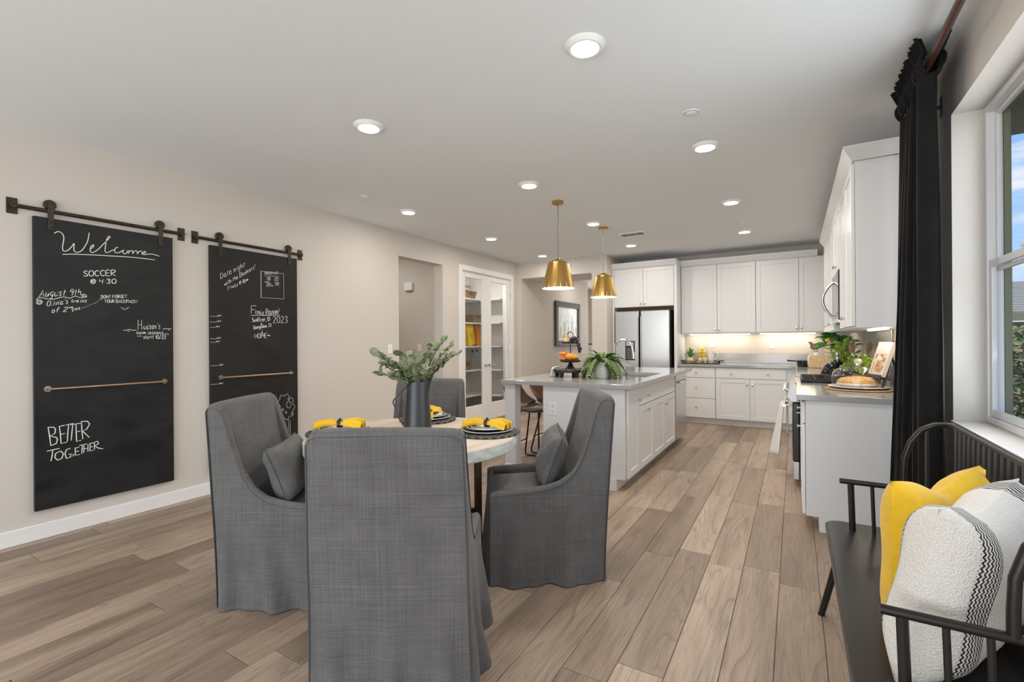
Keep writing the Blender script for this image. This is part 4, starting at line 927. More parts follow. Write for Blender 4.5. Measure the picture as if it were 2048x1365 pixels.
# ------------------------------------------------------------------ things on the back worktop
def at_px_y(x, y): return (x, y)
BX, BY = -1.30, 8.10
tr = thing('serving_tray', 'black wire rimmed tray holding lemons and mugs on the back worktop', 'tray', (BX, BY, CT))
MB().prism(rrect(BX-.27, BY-.15, BX+.27, BY+.15, .03), CT+.002, CT+.010, 'z').build('base', BLACKM, tr, bevel=.002)
rm = MB()
rm.tube([(x, y, CT+.045) for x, y in rrect(BX-.27, BY-.15, BX+.27, BY+.15, .03)], .004, 6, closed=True)
for k in range(18):
    x = BX-.25+k*.5/17
    for y in (BY-.15, BY+.15): rm.tube([(x, y, CT+.008), (x, y, CT+.045)], .0022, 5)
for k in range(9):
    y = BY-.12+k*.03
    for x in (BX-.27, BX+.27): rm.tube([(x, y, CT+.008), (x, y, CT+.045)], .0022, 5)
rm.build('wire_rim', BLACKM, tr, smooth=True)
for s in (-1, 1): MB().tube([(BX+s*.272, BY-.05, CT+.045), (BX+s*.33, BY-.045, CT+.05), (BX+s*.335, BY+.045, CT+.05), (BX+s*.272, BY+.05, CT+.045)], .006, 8).build('handle', BLACKM, tr, smooth=True)
TZ = CT+.0105
def blade(L_, w, curl, m, fold=.2):
    b = MB(); n = 9
    def f(u, v):
        s = (u-.5)*2; ww = w*sin(pi*(.08+.92*v)**.75)**.8 if v < 1 else 0
        return (L_*v*(1-.2*v*curl), s*max(ww, .0006), L_*v*(.55-.62*curl*v)+abs(s)*ww*fold)
    b.grid(f, 5, n); return b.mesh('leaf', m, smooth=True, fix=False)
su = thing('potted_succulent', 'spiky green plant in a square white pot on the lemon tray', 'plant', (BX-.16, BY, TZ))
MB().prism(rrect(BX-.205, BY-.045, BX-.115, BY+.045, .01), TZ, TZ+.085, 'z').build('pot', WHITEC, su, bevel=.003)
gl = random.Random(8)
for k in range(19):
    a = k*2.4; q = k/19
    o = inst('leaf', blade(.19-.03*q, .020, .9-.75*q, GREEN3), su, (BX-.16, BY, TZ+.083), (0, -(.15+1.0*q), a)); attach(o, su)
lv = thing('lemon_vase', 'tall square glass vase heaped with lemons on the tray', 'vase', (BX+.01, BY+.045, TZ))
vs0 = rrect(BX-.055, BY-.02, BX+.075, BY+.11, .006)
b = MB(); loft(b, [[(x, y, TZ+.001) for x, y in vs0], [(x, y, TZ+.27) for x, y in vs0]]); b.f.pop(); b.build('glass', GLASS, lv)
lm = MB().lathe([(0, -.036), (.006, -.033), (.018, -.024), (.026, -.008), (.026, .008), (.018, .024), (.006, .033), (0, .036)], 14).mesh('lemon', LEMON, smooth=True)
g2 = random.Random(3); kk = 0
for lay in range(5):
    for ix in range(2):
        for iy in range(2):
            if lay == 4 and (ix or iy): continue
            kk += 1
            p = (BX-.020+ix*.058+(lay % 2)*.002+(.03 if lay == 4 else 0), BY+.012+iy*.060+(.03 if lay == 4 else 0), TZ+.028+lay*.047)
            o = inst('lemon', lm, None, p, (g2.uniform(0, 3), g2.uniform(0, 3), g2.uniform(0, 3)))
            wh = ('front' if iy == 0 else 'back')+(' left' if ix == 0 else ' right')
            tag(o, 'topmost whole lemon of the heap in the glass vase' if lay == 4 else 'whole lemon at the %s of the %s layer in the glass vase' % (wh, ['bottom', 'second', 'third', 'fourth'][lay]), 'lemon', 'lemons in the glass vase')
pj = thing('white_pitcher', 'white ceramic pitcher mug with a big loop handle on the tray', 'pitcher', (BX+.15, BY-.01, TZ))
px_, py_ = BX+.150, BY-.01
MB().lathe([(0, .0005), (.048, .0005), (.052, .01), (.048, .12), (.050, .185), (.046, .185), (.043, .12), (.045, .02), (0, .012)], 24, (px_, py_, TZ)).build('body', WHITEC, pj, smooth=True)
MB().tube([(px_+.047, py_, TZ+.165), (px_+.085, py_, TZ+.172), (px_+.105, py_, TZ+.14), (px_+.095, py_, TZ+.09), (px_+.048, py_, TZ+.05)], .007, 8).build('handle', WHITEC, pj, smooth=True)
for dx, lab in ((.005, 'small patterned cup in front of the lemon vase'), (.078, 'small patterned cup beside the white pitcher')):
    cxx, cyy = BX+dx, BY-.095
    t = thing('patterned_cup', lab, 'cup', (cxx, cyy, TZ), 0, 'patterned cups on the tray')
    MB().lathe([(0, .0005), (.022, .0005), (.026, .01), (.031, .085), (.028, .085), (.024, .012), (0, .008)], 20, (cxx, cyy, TZ)).build('body', CUPM, t, smooth=True)
bn = MB().tube([(BX-.185+.18*k/10, BY-.11+.01*sin(k), TZ+.046-.028*k/10+.010*sin(pi*k/10)) for k in range(11)], [.004, .012, .015, .016, .016, .015, .014, .013, .011, .008, .004], 10).build('yellow_squash', LEMON, smooth=True)
tag(bn, 'long yellow squash lying across the tray in front of the pot', 'squash')
bn.location.z -= .012

# ------------------------------------------------------------------ things on the range side
KX, KY = .33, 5.24; KZ = .9585
ke = thing('kettle', 'black speckled enamel kettle on the range', 'kettle', (KX, KY, KZ))
MB().lathe([(0, 0), (.125, 0), (.130, .012), (.130, .03)], 32, (KX, KY, KZ)).build('rim', CHROME, ke, smooth=True)
MB().lathe([(.128, .028), (.122, .06), (.10, .105), (.065, .135), (.035, .148), (.0, .150)], 32, (KX, KY, KZ)).build('body', KETTLE, ke, smooth=True)
MB().lathe([(.0, .1505), (.032, .1505), (.028, .160), (.012, .168), (0, .168)], 18, (KX, KY, KZ)).build('lid', KETTLE, ke, smooth=True)
MB().lathe([(.0, .168), (.016, .168), (.013, .185), (.018, .20), (.015, .228), (0, .232)], 14, (KX, KY, KZ)).build('lid_knob', CHROME, ke, smooth=True)
MB().tube(arc((KX, KY, KZ+.11), .095, .35, pi-.35, 14, 'yz'), .006, 8).build('handle', CHROME, ke, smooth=True)
MB().tube([(KX, KY-.09, KZ+.08), (KX, KY-.135, KZ+.12), (KX, KY-.15, KZ+.145)], [.02, .013, .010], 10).build('spout', KETTLE, ke, smooth=True)

# cake dome on woven mat
MX, MY = .405, 4.36
o = MB().lathe([(0, .0005), (.205, .0005), (.212, .005), (.205, .011), (0, .011)], 40).build('woven_mat', MATN, smooth=True); o.location = (MX, MY, CT); tag(o, 'round natural woven mat under the glass cake dome', 'placemat')
o = MB().lathe([(0, .0005), (.12, .0005), (.185, .012), (.19, .016), (.183, .019), (.12, .009), (0, .009)], 40, (MX, MY, CT+.0115)).build('cake_plate', WHITEC, smooth=True); tag(o, 'large white round plate under the glass cake dome', 'plate')
cd = thing('cake_dome', 'clear glass cake dome with a knob covering the bread', 'dome', (MX, MY, CT+.03))
MB().lathe([(.166, .0), (.168, .055), (.158, .098), (.125, .128), (.07, .144), (.0, .148)], 40, (MX, MY, CT+.031)).build('glass', GLASS, cd, smooth=True)
MB().lathe([(0, .148), (.012, .150), (.016, .162), (.026, .172), (.028, .186), (.018, .199), (0, .202)], 18, (MX, MY, CT+.031)).build('knob', mat('glass_knob', (.9, .9, .9), .05, .2, trans=.6, ior=1.45), cd, smooth=True)
bt = thing('cake_stand_dish', 'low white dish under the bread inside the dome', 'dish', (MX, MY, CT+.022))
MB().lathe([(0, .0), (.10, .0), (.14, .026), (.135, .028), (.10, .006), (0, .006)], 32, (MX, MY, CT+.0215)).build('body', WHITEC, bt, smooth=True)
br = MB().grid(lambda u, v: (MX+.125*cos(u*2*pi)*sin(pi*(.5+.5*v)) if False else MX+.130*(1-v**3)**.5*cos(u*2*pi), MY+.095*(1-v**3)**.5*sin(u*2*pi), CT+.046+.055*v+.005*sin(u*40)*(1-v)), 40, 9, closed_u=True).build('bread_loaf', BREAD, smooth=True)
tag(br, 'round crusty bread loaf inside the glass dome', 'bread')
# cookbook on an easel
EX, EYc = .575, 4.33
ea = thing('book_easel', 'dark wooden easel holding a cookbook beside the curtain', 'easel', (EX, EYc, CT))
tilt = .42
em = T(EX-.07, EYc, CT) @ RZ(radians(-72)) @ RX(0)
def EP(u, v, n): return em @ (RX(-.30) @ Vector((u, n, v)))
b = MB()
for s in (-1, 1): b.tube([EP(s*.075, .0, .0), EP(s*.045, .36, .0)], .008, 6)
b.build('leg', DARKW, ea); MB().tube([EP(0, .30, .004), em @ Vector((0, .17, .006))], .008, 6).build('rear_leg', DARKW, ea)
MB().tube([EP(0, .05, .0), EP(0, .385, .0)], .009, 6).tube([EP(-.07, .12, 0), EP(.07, .12, 0)], .007, 6).build('crossbar', DARKW, ea)
em2 = em @ RX(-.30)
MB().box(-.10, -.045, .085, .10, -.008, .10, em2).box(-.10, -.05, .10, .10, -.045, .112, em2).build('ledge', DARKW, ea)
bk = thing('cookbook', 'cookbook with a pale cover showing food, standing on the easel', 'book', tuple(EP(0, .2, 0)))
MB().box(-.095, -.040, .1015, .095, -.013, .36, em2).build('cover', PAPER, bk, bevel=.001)
def blob_mat():
    m, t, b = newmat('cookbook_photo'); tcn = N(t, 'ShaderNodeTexCoord'); n = N(t, 'ShaderNodeTexNoise', Scale=26., Detail=4.); L(t, tcn.outputs['Object'], n.inputs[0])
    r = ramp(t, [(.35, (.75, .68, .6)), (.48, (.6, .4, .25)), (.56, (.3, .12, .05)), (.66, (.62, .5, .3))], n.outputs[0]); L(t, r.outputs[0], b.inputs['Base Color']); b.inputs['Roughness'].default_value = .4; return m
MB().box(-.075, -.0415, .13, .075, -.0402, .27, em2).build('cover_photo', blob_mat(), bk)
# herb in wooden pot
def leafm(L_, w, m): return blade(L_, w, .5, m, .25)
HX, HY = .47, 4.70
he = thing('potted_herb', 'bushy pale green herb in a wooden pot behind the cake dome', 'plant', (HX, HY, CT))
MB().lathe([(0, .0005), (.055, .0005), (.07, .09), (.072, .098), (.066, .098), (.06, .06), (0, .06)], 24, (HX, HY, CT)).build('pot', POTW, he, smooth=True)
hlm = leafm(.042, .016, GREEN4); gh = random.Random(12)
for k in range(210):
    th = gh.random()*2*pi; ph = gh.random()**.6*1.75; rr = gh.uniform(.08, .135)
    p = (HX+rr*1.05*sin(ph)*cos(th), HY+rr*1.05*sin(ph)*sin(th), CT+.125+rr*.85*cos(ph))
    o = inst('leaf', hlm, he, p, (gh.uniform(-.4, .4), gh.uniform(-1, .3), th+gh.uniform(-.7, .7)), (1, 1, 1)); attach(o, he)
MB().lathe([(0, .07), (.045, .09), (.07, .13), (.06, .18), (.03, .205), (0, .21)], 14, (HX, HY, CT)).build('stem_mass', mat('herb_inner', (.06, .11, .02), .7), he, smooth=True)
# utensil crock and spoons (beyond the range)
UXc, UYc = .56, 5.80
uc = thing('utensil_crock', 'dark brown crock holding wooden spoons behind the herb', 'crock', (UXc, UYc, CT))
MB().lathe([(0, .0005), (.075, .0005), (.08, .02), (.082, .215), (.076, .215), (.072, .03), (0, .02)], 24, (UXc, UYc, CT)).build('body', DARKW, uc, smooth=True)
for k, (dx, dy, lx, ly, lab) in enumerate(((-.03, -.02, -.06, -.05, 'wooden spoon leaning to the window side of the crock'), (.02, -.03, .05, -.09, 'wooden spatula leaning toward the herb from the crock'), (.03, .03, .06, .05, 'dark wooden ladle at the back of the crock'))):
    t = thing('wooden_spoon', lab, 'spoon', (UXc+dx, UYc+dy, CT+.02), 0, 'utensils in the crock')
    p0 = Vector((UXc+dx*.5, UYc+dy*.5, CT+.03)); p1 = Vector((UXc+dx+lx*.6, UYc+dy+ly*.6, CT+.25)); d = (p1-p0).normalized()
    mm_ = SPOONW if k < 2 else DARKW
    MB().tube([p0, p1], .007, 8).build('handle', mm_, t, smooth=True)
    x = d.cross(Vector((.5, -.85, 0))).normalized(); MB().ball((0, 0, 0), 1, 14, 9, m=M3(p1+d*.045, x*.032, x.cross(d).normalized()*-.007, d*.055)).build('bowl', mm_, t, smooth=True)
# leafy plant behind the crock
LX, LY = .47, 6.16
lp = thing('leafy_plant', 'yellow green leafy plant behind the utensil crock', 'plant', (LX, LY, CT))
MB().lathe([(0, .0005), (.06, .0005), (.07, .12), (.064, .12), (.055, .05), (0, .05)], 20, (LX, LY, CT)).build('pot', POTB, lp, smooth=True)
lm2 = leafm(.085, .028, GREEN4); g3 = random.Random(9)
for k in range(70):
    th = g3.random()*2*pi; zz = g3.uniform(.12, .36); rr = g3.uniform(.03, .13)
    o = inst('leaf', lm2, lp, (LX-.02+rr*cos(th)*.8, LY+rr*sin(th), CT+zz), (g3.uniform(-.5, .5), g3.uniform(-.7, .2), th)); attach(o, lp)
for k in range(6): MB().tube([(LX, LY, CT+.10), (LX-.02+.05*cos(k), LY+.06*sin(k), CT+.33)], .0035, 5).build('stem', STEM, lp)
# lemon tree
CX, CY = .42, 6.75
lt = thing('lemon_tree', 'small lemon tree with yellow fruit in a dark pot near the corner', 'plant', (CX, CY, CT))
MB().lathe([(0, .0005), (.06, .0005), (.078, .02), (.082, .13), (.074, .13), (.07, .03), (0, .02)], 24, (CX, CY, CT)).build('pot', POTB, lt, smooth=True)
MB().lathe([(.0825, .095), (.0845, .1), (.0845, .13), (.08, .134)], 24, (CX, CY, CT)).build('pot_rim', WHITEC, lt, smooth=True)
MB().tube([(CX, CY, CT+.05), (CX-.006, CY, CT+.18), (CX-.02, CY, CT+.30), (CX-.06, CY, CT+.37)], [.008, .007, .006, .004], 7).build('trunk', STEM, lt, smooth=True)
MB().tube([(CX-.004, CY, CT+.19), (CX+.05, CY, CT+.28), (CX+.05, CY, CT+.34)], [.006, .005, .004], 7).build('branch', STEM, lt, smooth=True)
lm3 = leafm(.105, .030, GREEN5); g4 = random.Random(6)
for k in range(80):
    th = g4.random()*2*pi; cxk, czk = ((-.06, .36) if k % 2 else (.03, .31)); rr = g4.uniform(.01, .10)
    o = inst('leaf', lm3, lt, (CX+cxk+rr*cos(th), CY+rr*sin(th)*.8, CT+czk+g4.uniform(-.085, .075)), (g4.uniform(-.6, .6), g4.uniform(-.6, .5), th)); attach(o, lt)
for p in ((-.09, -.07, .37), (.02, -.08, .27), (.06, -.08, .31)):
    o = inst('fruit', lm, lt, (CX+p[0], CY+p[1], CT+p[2]), (.4, .9, 0), (.9, .9, .9)); attach(o, lt)
# white canister set, cutting board, pan, figurine
QX, QY = .26, 7.60
ca = thing('white_canister', 'rounded white canister in the corner of the worktop', 'canister', (QX, QY, CT))
MB().lathe([(0, .0005), (.10, .0005), (.115, .02), (.115, .13), (.10, .165), (.05, .178), (0, .18)], 28, (QX, QY, CT)).build('body', WHITEC, ca, smooth=True)
MB().lathe([(0, .1805), (.03, .1805), (.022, .20), (0, .204)], 16, (QX, QY, CT)).build('lid_knob', WHITEC, ca, smooth=True)
o = MB().prism(rrect(-.155, 0, .155, .17, .025), -.009, .009, 'y').build('cutting_board', LIGHTW, bevel=.003)
o.matrix_world = T(.30, 7.33, CT+.004) @ RZ(radians(-20)) @ RX(-.22); tag(o, 'pale wooden cutting board leaning in front of the white canister', 'cutting board')
pn = thing('dark_saucepan', 'dark saucepan with a side handle beside the cutting board', 'pan', (.10, 7.55, CT))
MB().lathe([(0, .0005), (.06, .0005), (.066, .01), (.068, .085), (.063, .085), (.06, .012), (0, .01)], 22, (.09, 7.66, CT)).build('body', BLACKG, pn, smooth=True)
MB().tube([(.03, 7.63, CT+.075), (-.09, 7.58, CT+.088)], [.008, .011], 8).build('handle', BLACKC, pn, smooth=True)
rs = thing('rooster_figurine', 'small brown bird figurine above the white canister', 'figurine', (.25, 7.98, CT))
o_ = (.25, 7.95, CT)
MB().lathe([(0, .0005), (.05, .0005), (.045, .012), (.02, .03), (.018, .20), (.05, .22), (0, .222)], 18, o_).build('pedestal', WHITEC, rs, smooth=True)
mm_ = M3((o_[0], o_[1], CT+.275), (1, 0, .15), (0, 1, 0), (-.15, 0, 1))
MB().ball((0, 0, 0), 1, 16, 10, m=mm_ @ Matrix.Diagonal((.065, .04, .042, 1))).build('body', MIDW, rs, smooth=True)
MB().tube([(o_[0]-.04, o_[1], CT+.30), (o_[0]-.065, o_[1], CT+.335), (o_[0]-.085, o_[1], CT+.335)], [.022, .017, .004], 10).build('head', MIDW, rs, smooth=True)
MB().tube([(o_[0]+.05, o_[1], CT+.285), (o_[0]+.085, o_[1], CT+.335)], [.018, .006], 8).build('tail', DARKW, rs, smooth=True)
for s in (-1, 1): MB().tube([(o_[0]+s*.02, o_[1], CT+.245), (o_[0]+s*.022, o_[1], CT+.222)], .005, 6).build('leg', DARKW, rs)
gp = MB().lathe([(0, .0), (.075, .0), (.10, .008), (.102, .012), (.075, .007), (0, .007)], 32).build('pale_plate', mat('cream_glass', (.80, .70, .50), .15), smooth=True)
gp.matrix_world = T(.44, 8.30, CT+.285) @ RX(radians(82)); tag(gp, 'pale cream round plate standing behind the bird figurine', 'plate')
ps_ = thing('plate_holder', 'slim white pedestal box holding the cream plate in the corner', 'stand', (.44, 8.28, CT))
MB().box(.38, 8.20, CT+.0005, .50, 8.38, CT+.175).build('body', WHITEC, ps_, bevel=.004)
# ------------------------------------------------------------------ dining chairs (local: +y faces the table, x across)
def top_curve(u):
    """top edge of the side panel, u 0 rear .. 1 front, as (y, z)"""
    K = [(0, -.395, .985), (.02, -.385, 1.005), (.06, -.345, 1.012), (.12, -.312, .985), (.2, -.283, .90), (.3, -.250, .79), (.4, -.212, .685), (.5, -.160, .60), (.6, -.085, .548), (.7, .0, .523), (.85, .15, .508), (.95, .26, .502), (1., .292, .49)]
    for (a, y0, z0), (b, y1, z1) in zip(K, K[1:]):
        if u <= b+1e-9: q = (u-a)/(b-a); return y0+(y1-y0)*q, z0+(z1-z0)*q
    return K[-1][1:]
def chair(seed):
    g = random.Random(seed); ph = [g.uniform(0, 6) for _ in range(8)]
    t = thing('dining_chair', '', 'chair', (0, 0, 0), 0, 'slipcovered dining chairs around the round table')
    HW = .278
    def flare(v): return max(0., (1-v/.50))**1.6 if v < .50 else 0.
    def fold(a, z, k): return max(0, 1-z/.46)**1.3*(.020*sin(a*14+ph[k])+.012*sin(a*27+ph[k+1]))
    def inset(z): return .012*max(0., z-.55)/.45
    def edge(u): return min(1., u/.10, (1-u)/.10)           # folds die out toward the sewn corners
    def ywall(u, z):
        yt, zt = top_curve(u); y0 = -.325+.62*u; q = min(1, z/zt)
        return y0+(yt-y0)*q**(1.25 if u < .3 else 1.0)
    for s in (-1, 1):
        b = MB(); nu, nv = 36, 24; th = .022
        def sp(u, v):
            yt, zt = top_curve(u); z0 = zt-.028; cr = .010*max(0, 1-u/.05)
            if v <= .80:
                q = v/.80; z = .006+(z0-.006)*q; e = edge(u)
                x = HW+.012*flare(z)+(.022*flare(z)+fold(u, z, 0))*e-inset(z)+.0035*sin(u*9+z*14+ph[4])*e-cr
                return (s*x, ywall(u, z), z)
            a = pi*(v-.80)/.20; x = HW-inset(z0)-th+th*cos(a)-cr*(1-(v-.8)/.2)
            return (s*x, ywall(u, zt), z0+.028*sin(a))
        b.grid(sp, nu, nv)
        def si(u, v):
            yt, zt = top_curve(u); z0 = zt-.028; z = z0+(min(.40, z0)-z0)*v; x = HW-inset(z0)-.044
            return (s*x, max(ywall(u, z), -.30) if z < .9 else ywall(u, zt), z)
        b.grid(si, nu, 5)
        sd = b.build('side_panel', LINEN, t, smooth=True, uv=True, angle=70)
        pp = []
        for i in range(40):
            u = .05+.94*i/39; yt, zt = top_curve(u); z0 = zt-.028; pp.append((s*(HW-inset(z0)-.0008), ywall(u, zt), z0+.004))
        MB().tube(pp, .0022, 5).build('piping', PIPE, sd, smooth=True)
        pp = [(s*(HW+.012*flare(z)-inset(z)-.004), ywall(0, z)-.001, z) for z in [.01+.955*i/28 for i in range(29)]]
        MB().tube(pp, .0030, 5).build('piping', PIPE, sd, smooth=True)
    # back: rear face, rounded top, front face
    def bk(u, v):
        sx = (u-.5)*2; e = max(0., 1-abs(sx)**5); rd = .022*max(0, (abs(sx)-.86)/.14)**2
        if v < .62:
            q = v/.62; z = .006+(.985-.006)*q; w = HW+.012*flare(z)-inset(z)
            y = ywall(0, z)-(.022*flare(z)+fold(u*1.3+.2, z, 2)*.8)*e-.008*sin(pi*u)*(.3+q)*.6-.004*sin(u*7+z*9+ph[5])*e+.0016*sin(z*46+sin(u*6)*2)*e*max(0, 1-abs(z-.42)/.12)
            return (sx*w, y, z-(rd if q > .9 else 0)*(q-.9)*10)
        w = HW-inset(.985)
        if v < .72:
            q = (v-.62)/.10; a = pi*q; return (sx*(w-.004*sin(a)), -.353-.042*cos(a), .985-rd+.026*sin(a)+.005*sin(pi*u))
        q = (v-.72)/.28; z = .985-rd+(.44-.985)*q; y = -.311+.052*q+.12*q**2.4+.012*sin(pi*u)*sin(pi*min(1, q*1.3))
        return (sx*(w-.012), y, z)
    MB().grid(bk, 34, 60).build('backrest', LINEN, t, smooth=True, uv=True, angle=70)
    MB().tube([((i/24-.5)*2*(HW-.020), -.3935, .990+.004*sin(pi*i/24)-.012*max(0, (abs(i/12-1)-.86)/.14)**2) for i in range(25)], .0018, 5).build('piping', PIPE, t, smooth=True)
    # seat cushion with a crown and boxed edge
    def st(u, v):
        x = (u-.5)*2; y = (v-.5)*2; ex = max(abs(x)**6, abs(y)**6)
        return (x*.233, .055+y*.235, .478-.055*ex+.016*(1-x*x)*(1-y*y)+.003*sin(x*5+ph[6])*sin(y*4))
    b = MB(); b.grid(st, 20, 20); b.build('seat', LINEN, t, smooth=True, uv=True, angle=70)
    def fr_(u, v):
        z = .006+.484*v; x = (u-.5)*2*(HW-.002+.012*flare(z)); y = .294+(.026*flare(z)+fold(u*1.2+.5, z, 3)*.9)*(1-abs((u-.5)*2)**5)
        if v > .9: q = (v-.9)/.1; y -= .035*q*q
        return (x, y, z)
    MB().grid(fr_, 26, 16).build('front_skirt', LINEN, t, smooth=True, uv=True, angle=70)
    for s in (-1, 1):
        for y in (-.25, .23): MB().box(s*.235-.018, y-.018, 0, s*.235+.018, y+.018, .40).build('leg', DARKW, t)
    return t
def face(v): return atan2(v[1], v[0])-pi/2
chairs = [((-1.386, 1.474), (-.516, .856), 'grey linen slipcovered chair seen from behind, closest to the camera'),
          ((-2.304, 1.656), (.87, .49), 'grey linen slipcovered chair in front of the second chalkboard with a pillow'),
          ((-1.325, 2.50), (-.81, -.58), 'grey linen slipcovered chair in front of the island with a pillow, seen from its side'),
          ((-2.345, 2.640), (.516, -.856), 'grey linen slipcovered chair on the far side of the table behind the black pitcher')]
for k, (p, f_, lb) in enumerate(chairs):
    c = chair(3+k); c.location = (p[0], p[1], 0); c.rotation_euler = (0, 0, face(f_)); c['label'] = lb

def pillow_mesh(w, h, d, m, name='cushion', seed=0, pinch=.07, chop=0., uv=True, n=26):
    g = random.Random(seed); p = [g.uniform(0, 6) for _ in range(6)]
    def side(s):
        def f(u, v):
            x = (u-.5)*2; z = (v-.5)*2
            ox = w/2*x*(1-pinch*(1-z*z)); oz = h/2*z*(1-pinch*(1-x*x))
            if chop: oz -= chop*max(0, z)**2*math.exp(-(x/.42)**2)
            th = d/2*((max(0, 1-x**4))*(max(0, 1-z**4)))**.55
            th *= 1+.07*sin(x*4+p[0])*sin(z*3+p[1])+.04*sin(x*9+p[2]+z*5)
            if chop: th *= 1-.25*math.exp(-(x/.35)**2)*max(0, z)
            return (ox, s*th, oz)
        return f
    b = MB(); b.grid(side(1), n, n); b.grid(side(-1), n, n)
    return b
def pillow(name, label, cat, w, h, d, m, M, seed=0, pinch=.07, chop=0., pipe=None, uv=True, group=None):
    o = pillow_mesh(w, h, d, m, seed=seed, pinch=pinch, chop=chop).build(name, m, smooth=True, angle=80, uv=uv)
    o.matrix_world = M; tag(o, label, cat, group)
    if pipe:
        pts = []
        n = 20
        for a in range(4*n):
            k, q = divmod(a, n); q = q/n*2-1
            x, z = [(q, -1), (1, q), (-q, 1), (-1, -q)][k]
            pts.append((w/2*x*(1-pinch*(1-z*z)), 0, h/2*z*(1-pinch*(1-x*x))-(chop*max(0, z)**2*math.exp(-(x/.42)**2) if chop else 0)))
        q = MB().tube(pts, .0035, 5, closed=True).build('piping', pipe, None, smooth=True); q.parent = o
    return o
def on_chair(k, x, y, z, yaw=0., tilt=-.35, roll=0.):
    p, f_, _ = chairs[k]; return T(p[0], p[1], 0) @ RZ(face(f_)) @ T(x, y, z) @ RZ(yaw) @ RX(tilt) @ RY(roll)
pillow('throw_pillow', 'small grey linen pillow on the chair in front of the second chalkboard', 'pillow', .43, .30, .15, LINEN, on_chair(1, .02, -.085, .635, .12, .36, .02), 4, pipe=PIPE)
pillow('throw_pillow', 'small grey linen pillow on the chair in front of the island', 'pillow', .43, .30, .15, LINEN, on_chair(2, .0, -.085, .635, -.1, .36, -.03), 9, pipe=PIPE)

# ------------------------------------------------------------------ table
TC = (-1.97, 2.14); TR = .615; TH = .76
tb = thing('dining_table', 'round whitewashed wood dining table on a bronze frame', 'table', (*TC, 0), radians(31))
top = MB(); n = 72
top.lathe([(0, TH-.060), (TR-.012, TH-.060), (TR-.012, TH-.004), (TR-.004, TH-.002), (TR-.010, TH), (0, TH)], n); top.xf(T(*TC, 0) @ RZ(radians(31)))
top.build('tabletop', TABLEM, tb, smooth=True)
rim_ = MB().lathe([(TR-.0118, TH-.064), (TR-.003, TH-.066), (TR+.004, TH-.060), (TR+.004, TH-.006), (TR+.001, TH-.0015), (TR-.0045, TH-.001)], n); rim_.xf(T(*TC, 0))
rim_.build('table_edge', mat('grey_edge', (.50, .505, .475), .6, var=.22, vscale=14, stretch=(1, 1, 3)), tb, smooth=True, label='grey edge band')  # greyer than the top, which has the warm lamp reflection painted in
fm_ = T(*TC, 0) @ RZ(radians(31))
BR2 = mat('table_bronze', (.16, .105, .06), .38, .8)
for a in (.35, pi/2+.35, pi+.35, 3*pi/2+.35):
    m = fm_ @ RZ(a); MB().box(.375, -.02, 0, .415, .02, TH-.0625, m).build('leg', BR2, tb, bevel=.002)
b = MB()
for a in (.35, pi/2+.35): b.box(-.374, -.015, .235, .374, .015, .262, fm_ @ RZ(a)); b.box(-.374, -.015, TH-.09, .374, .015, TH-.0625, fm_ @ RZ(a))
b.build('stretcher', BLACKM, tb)
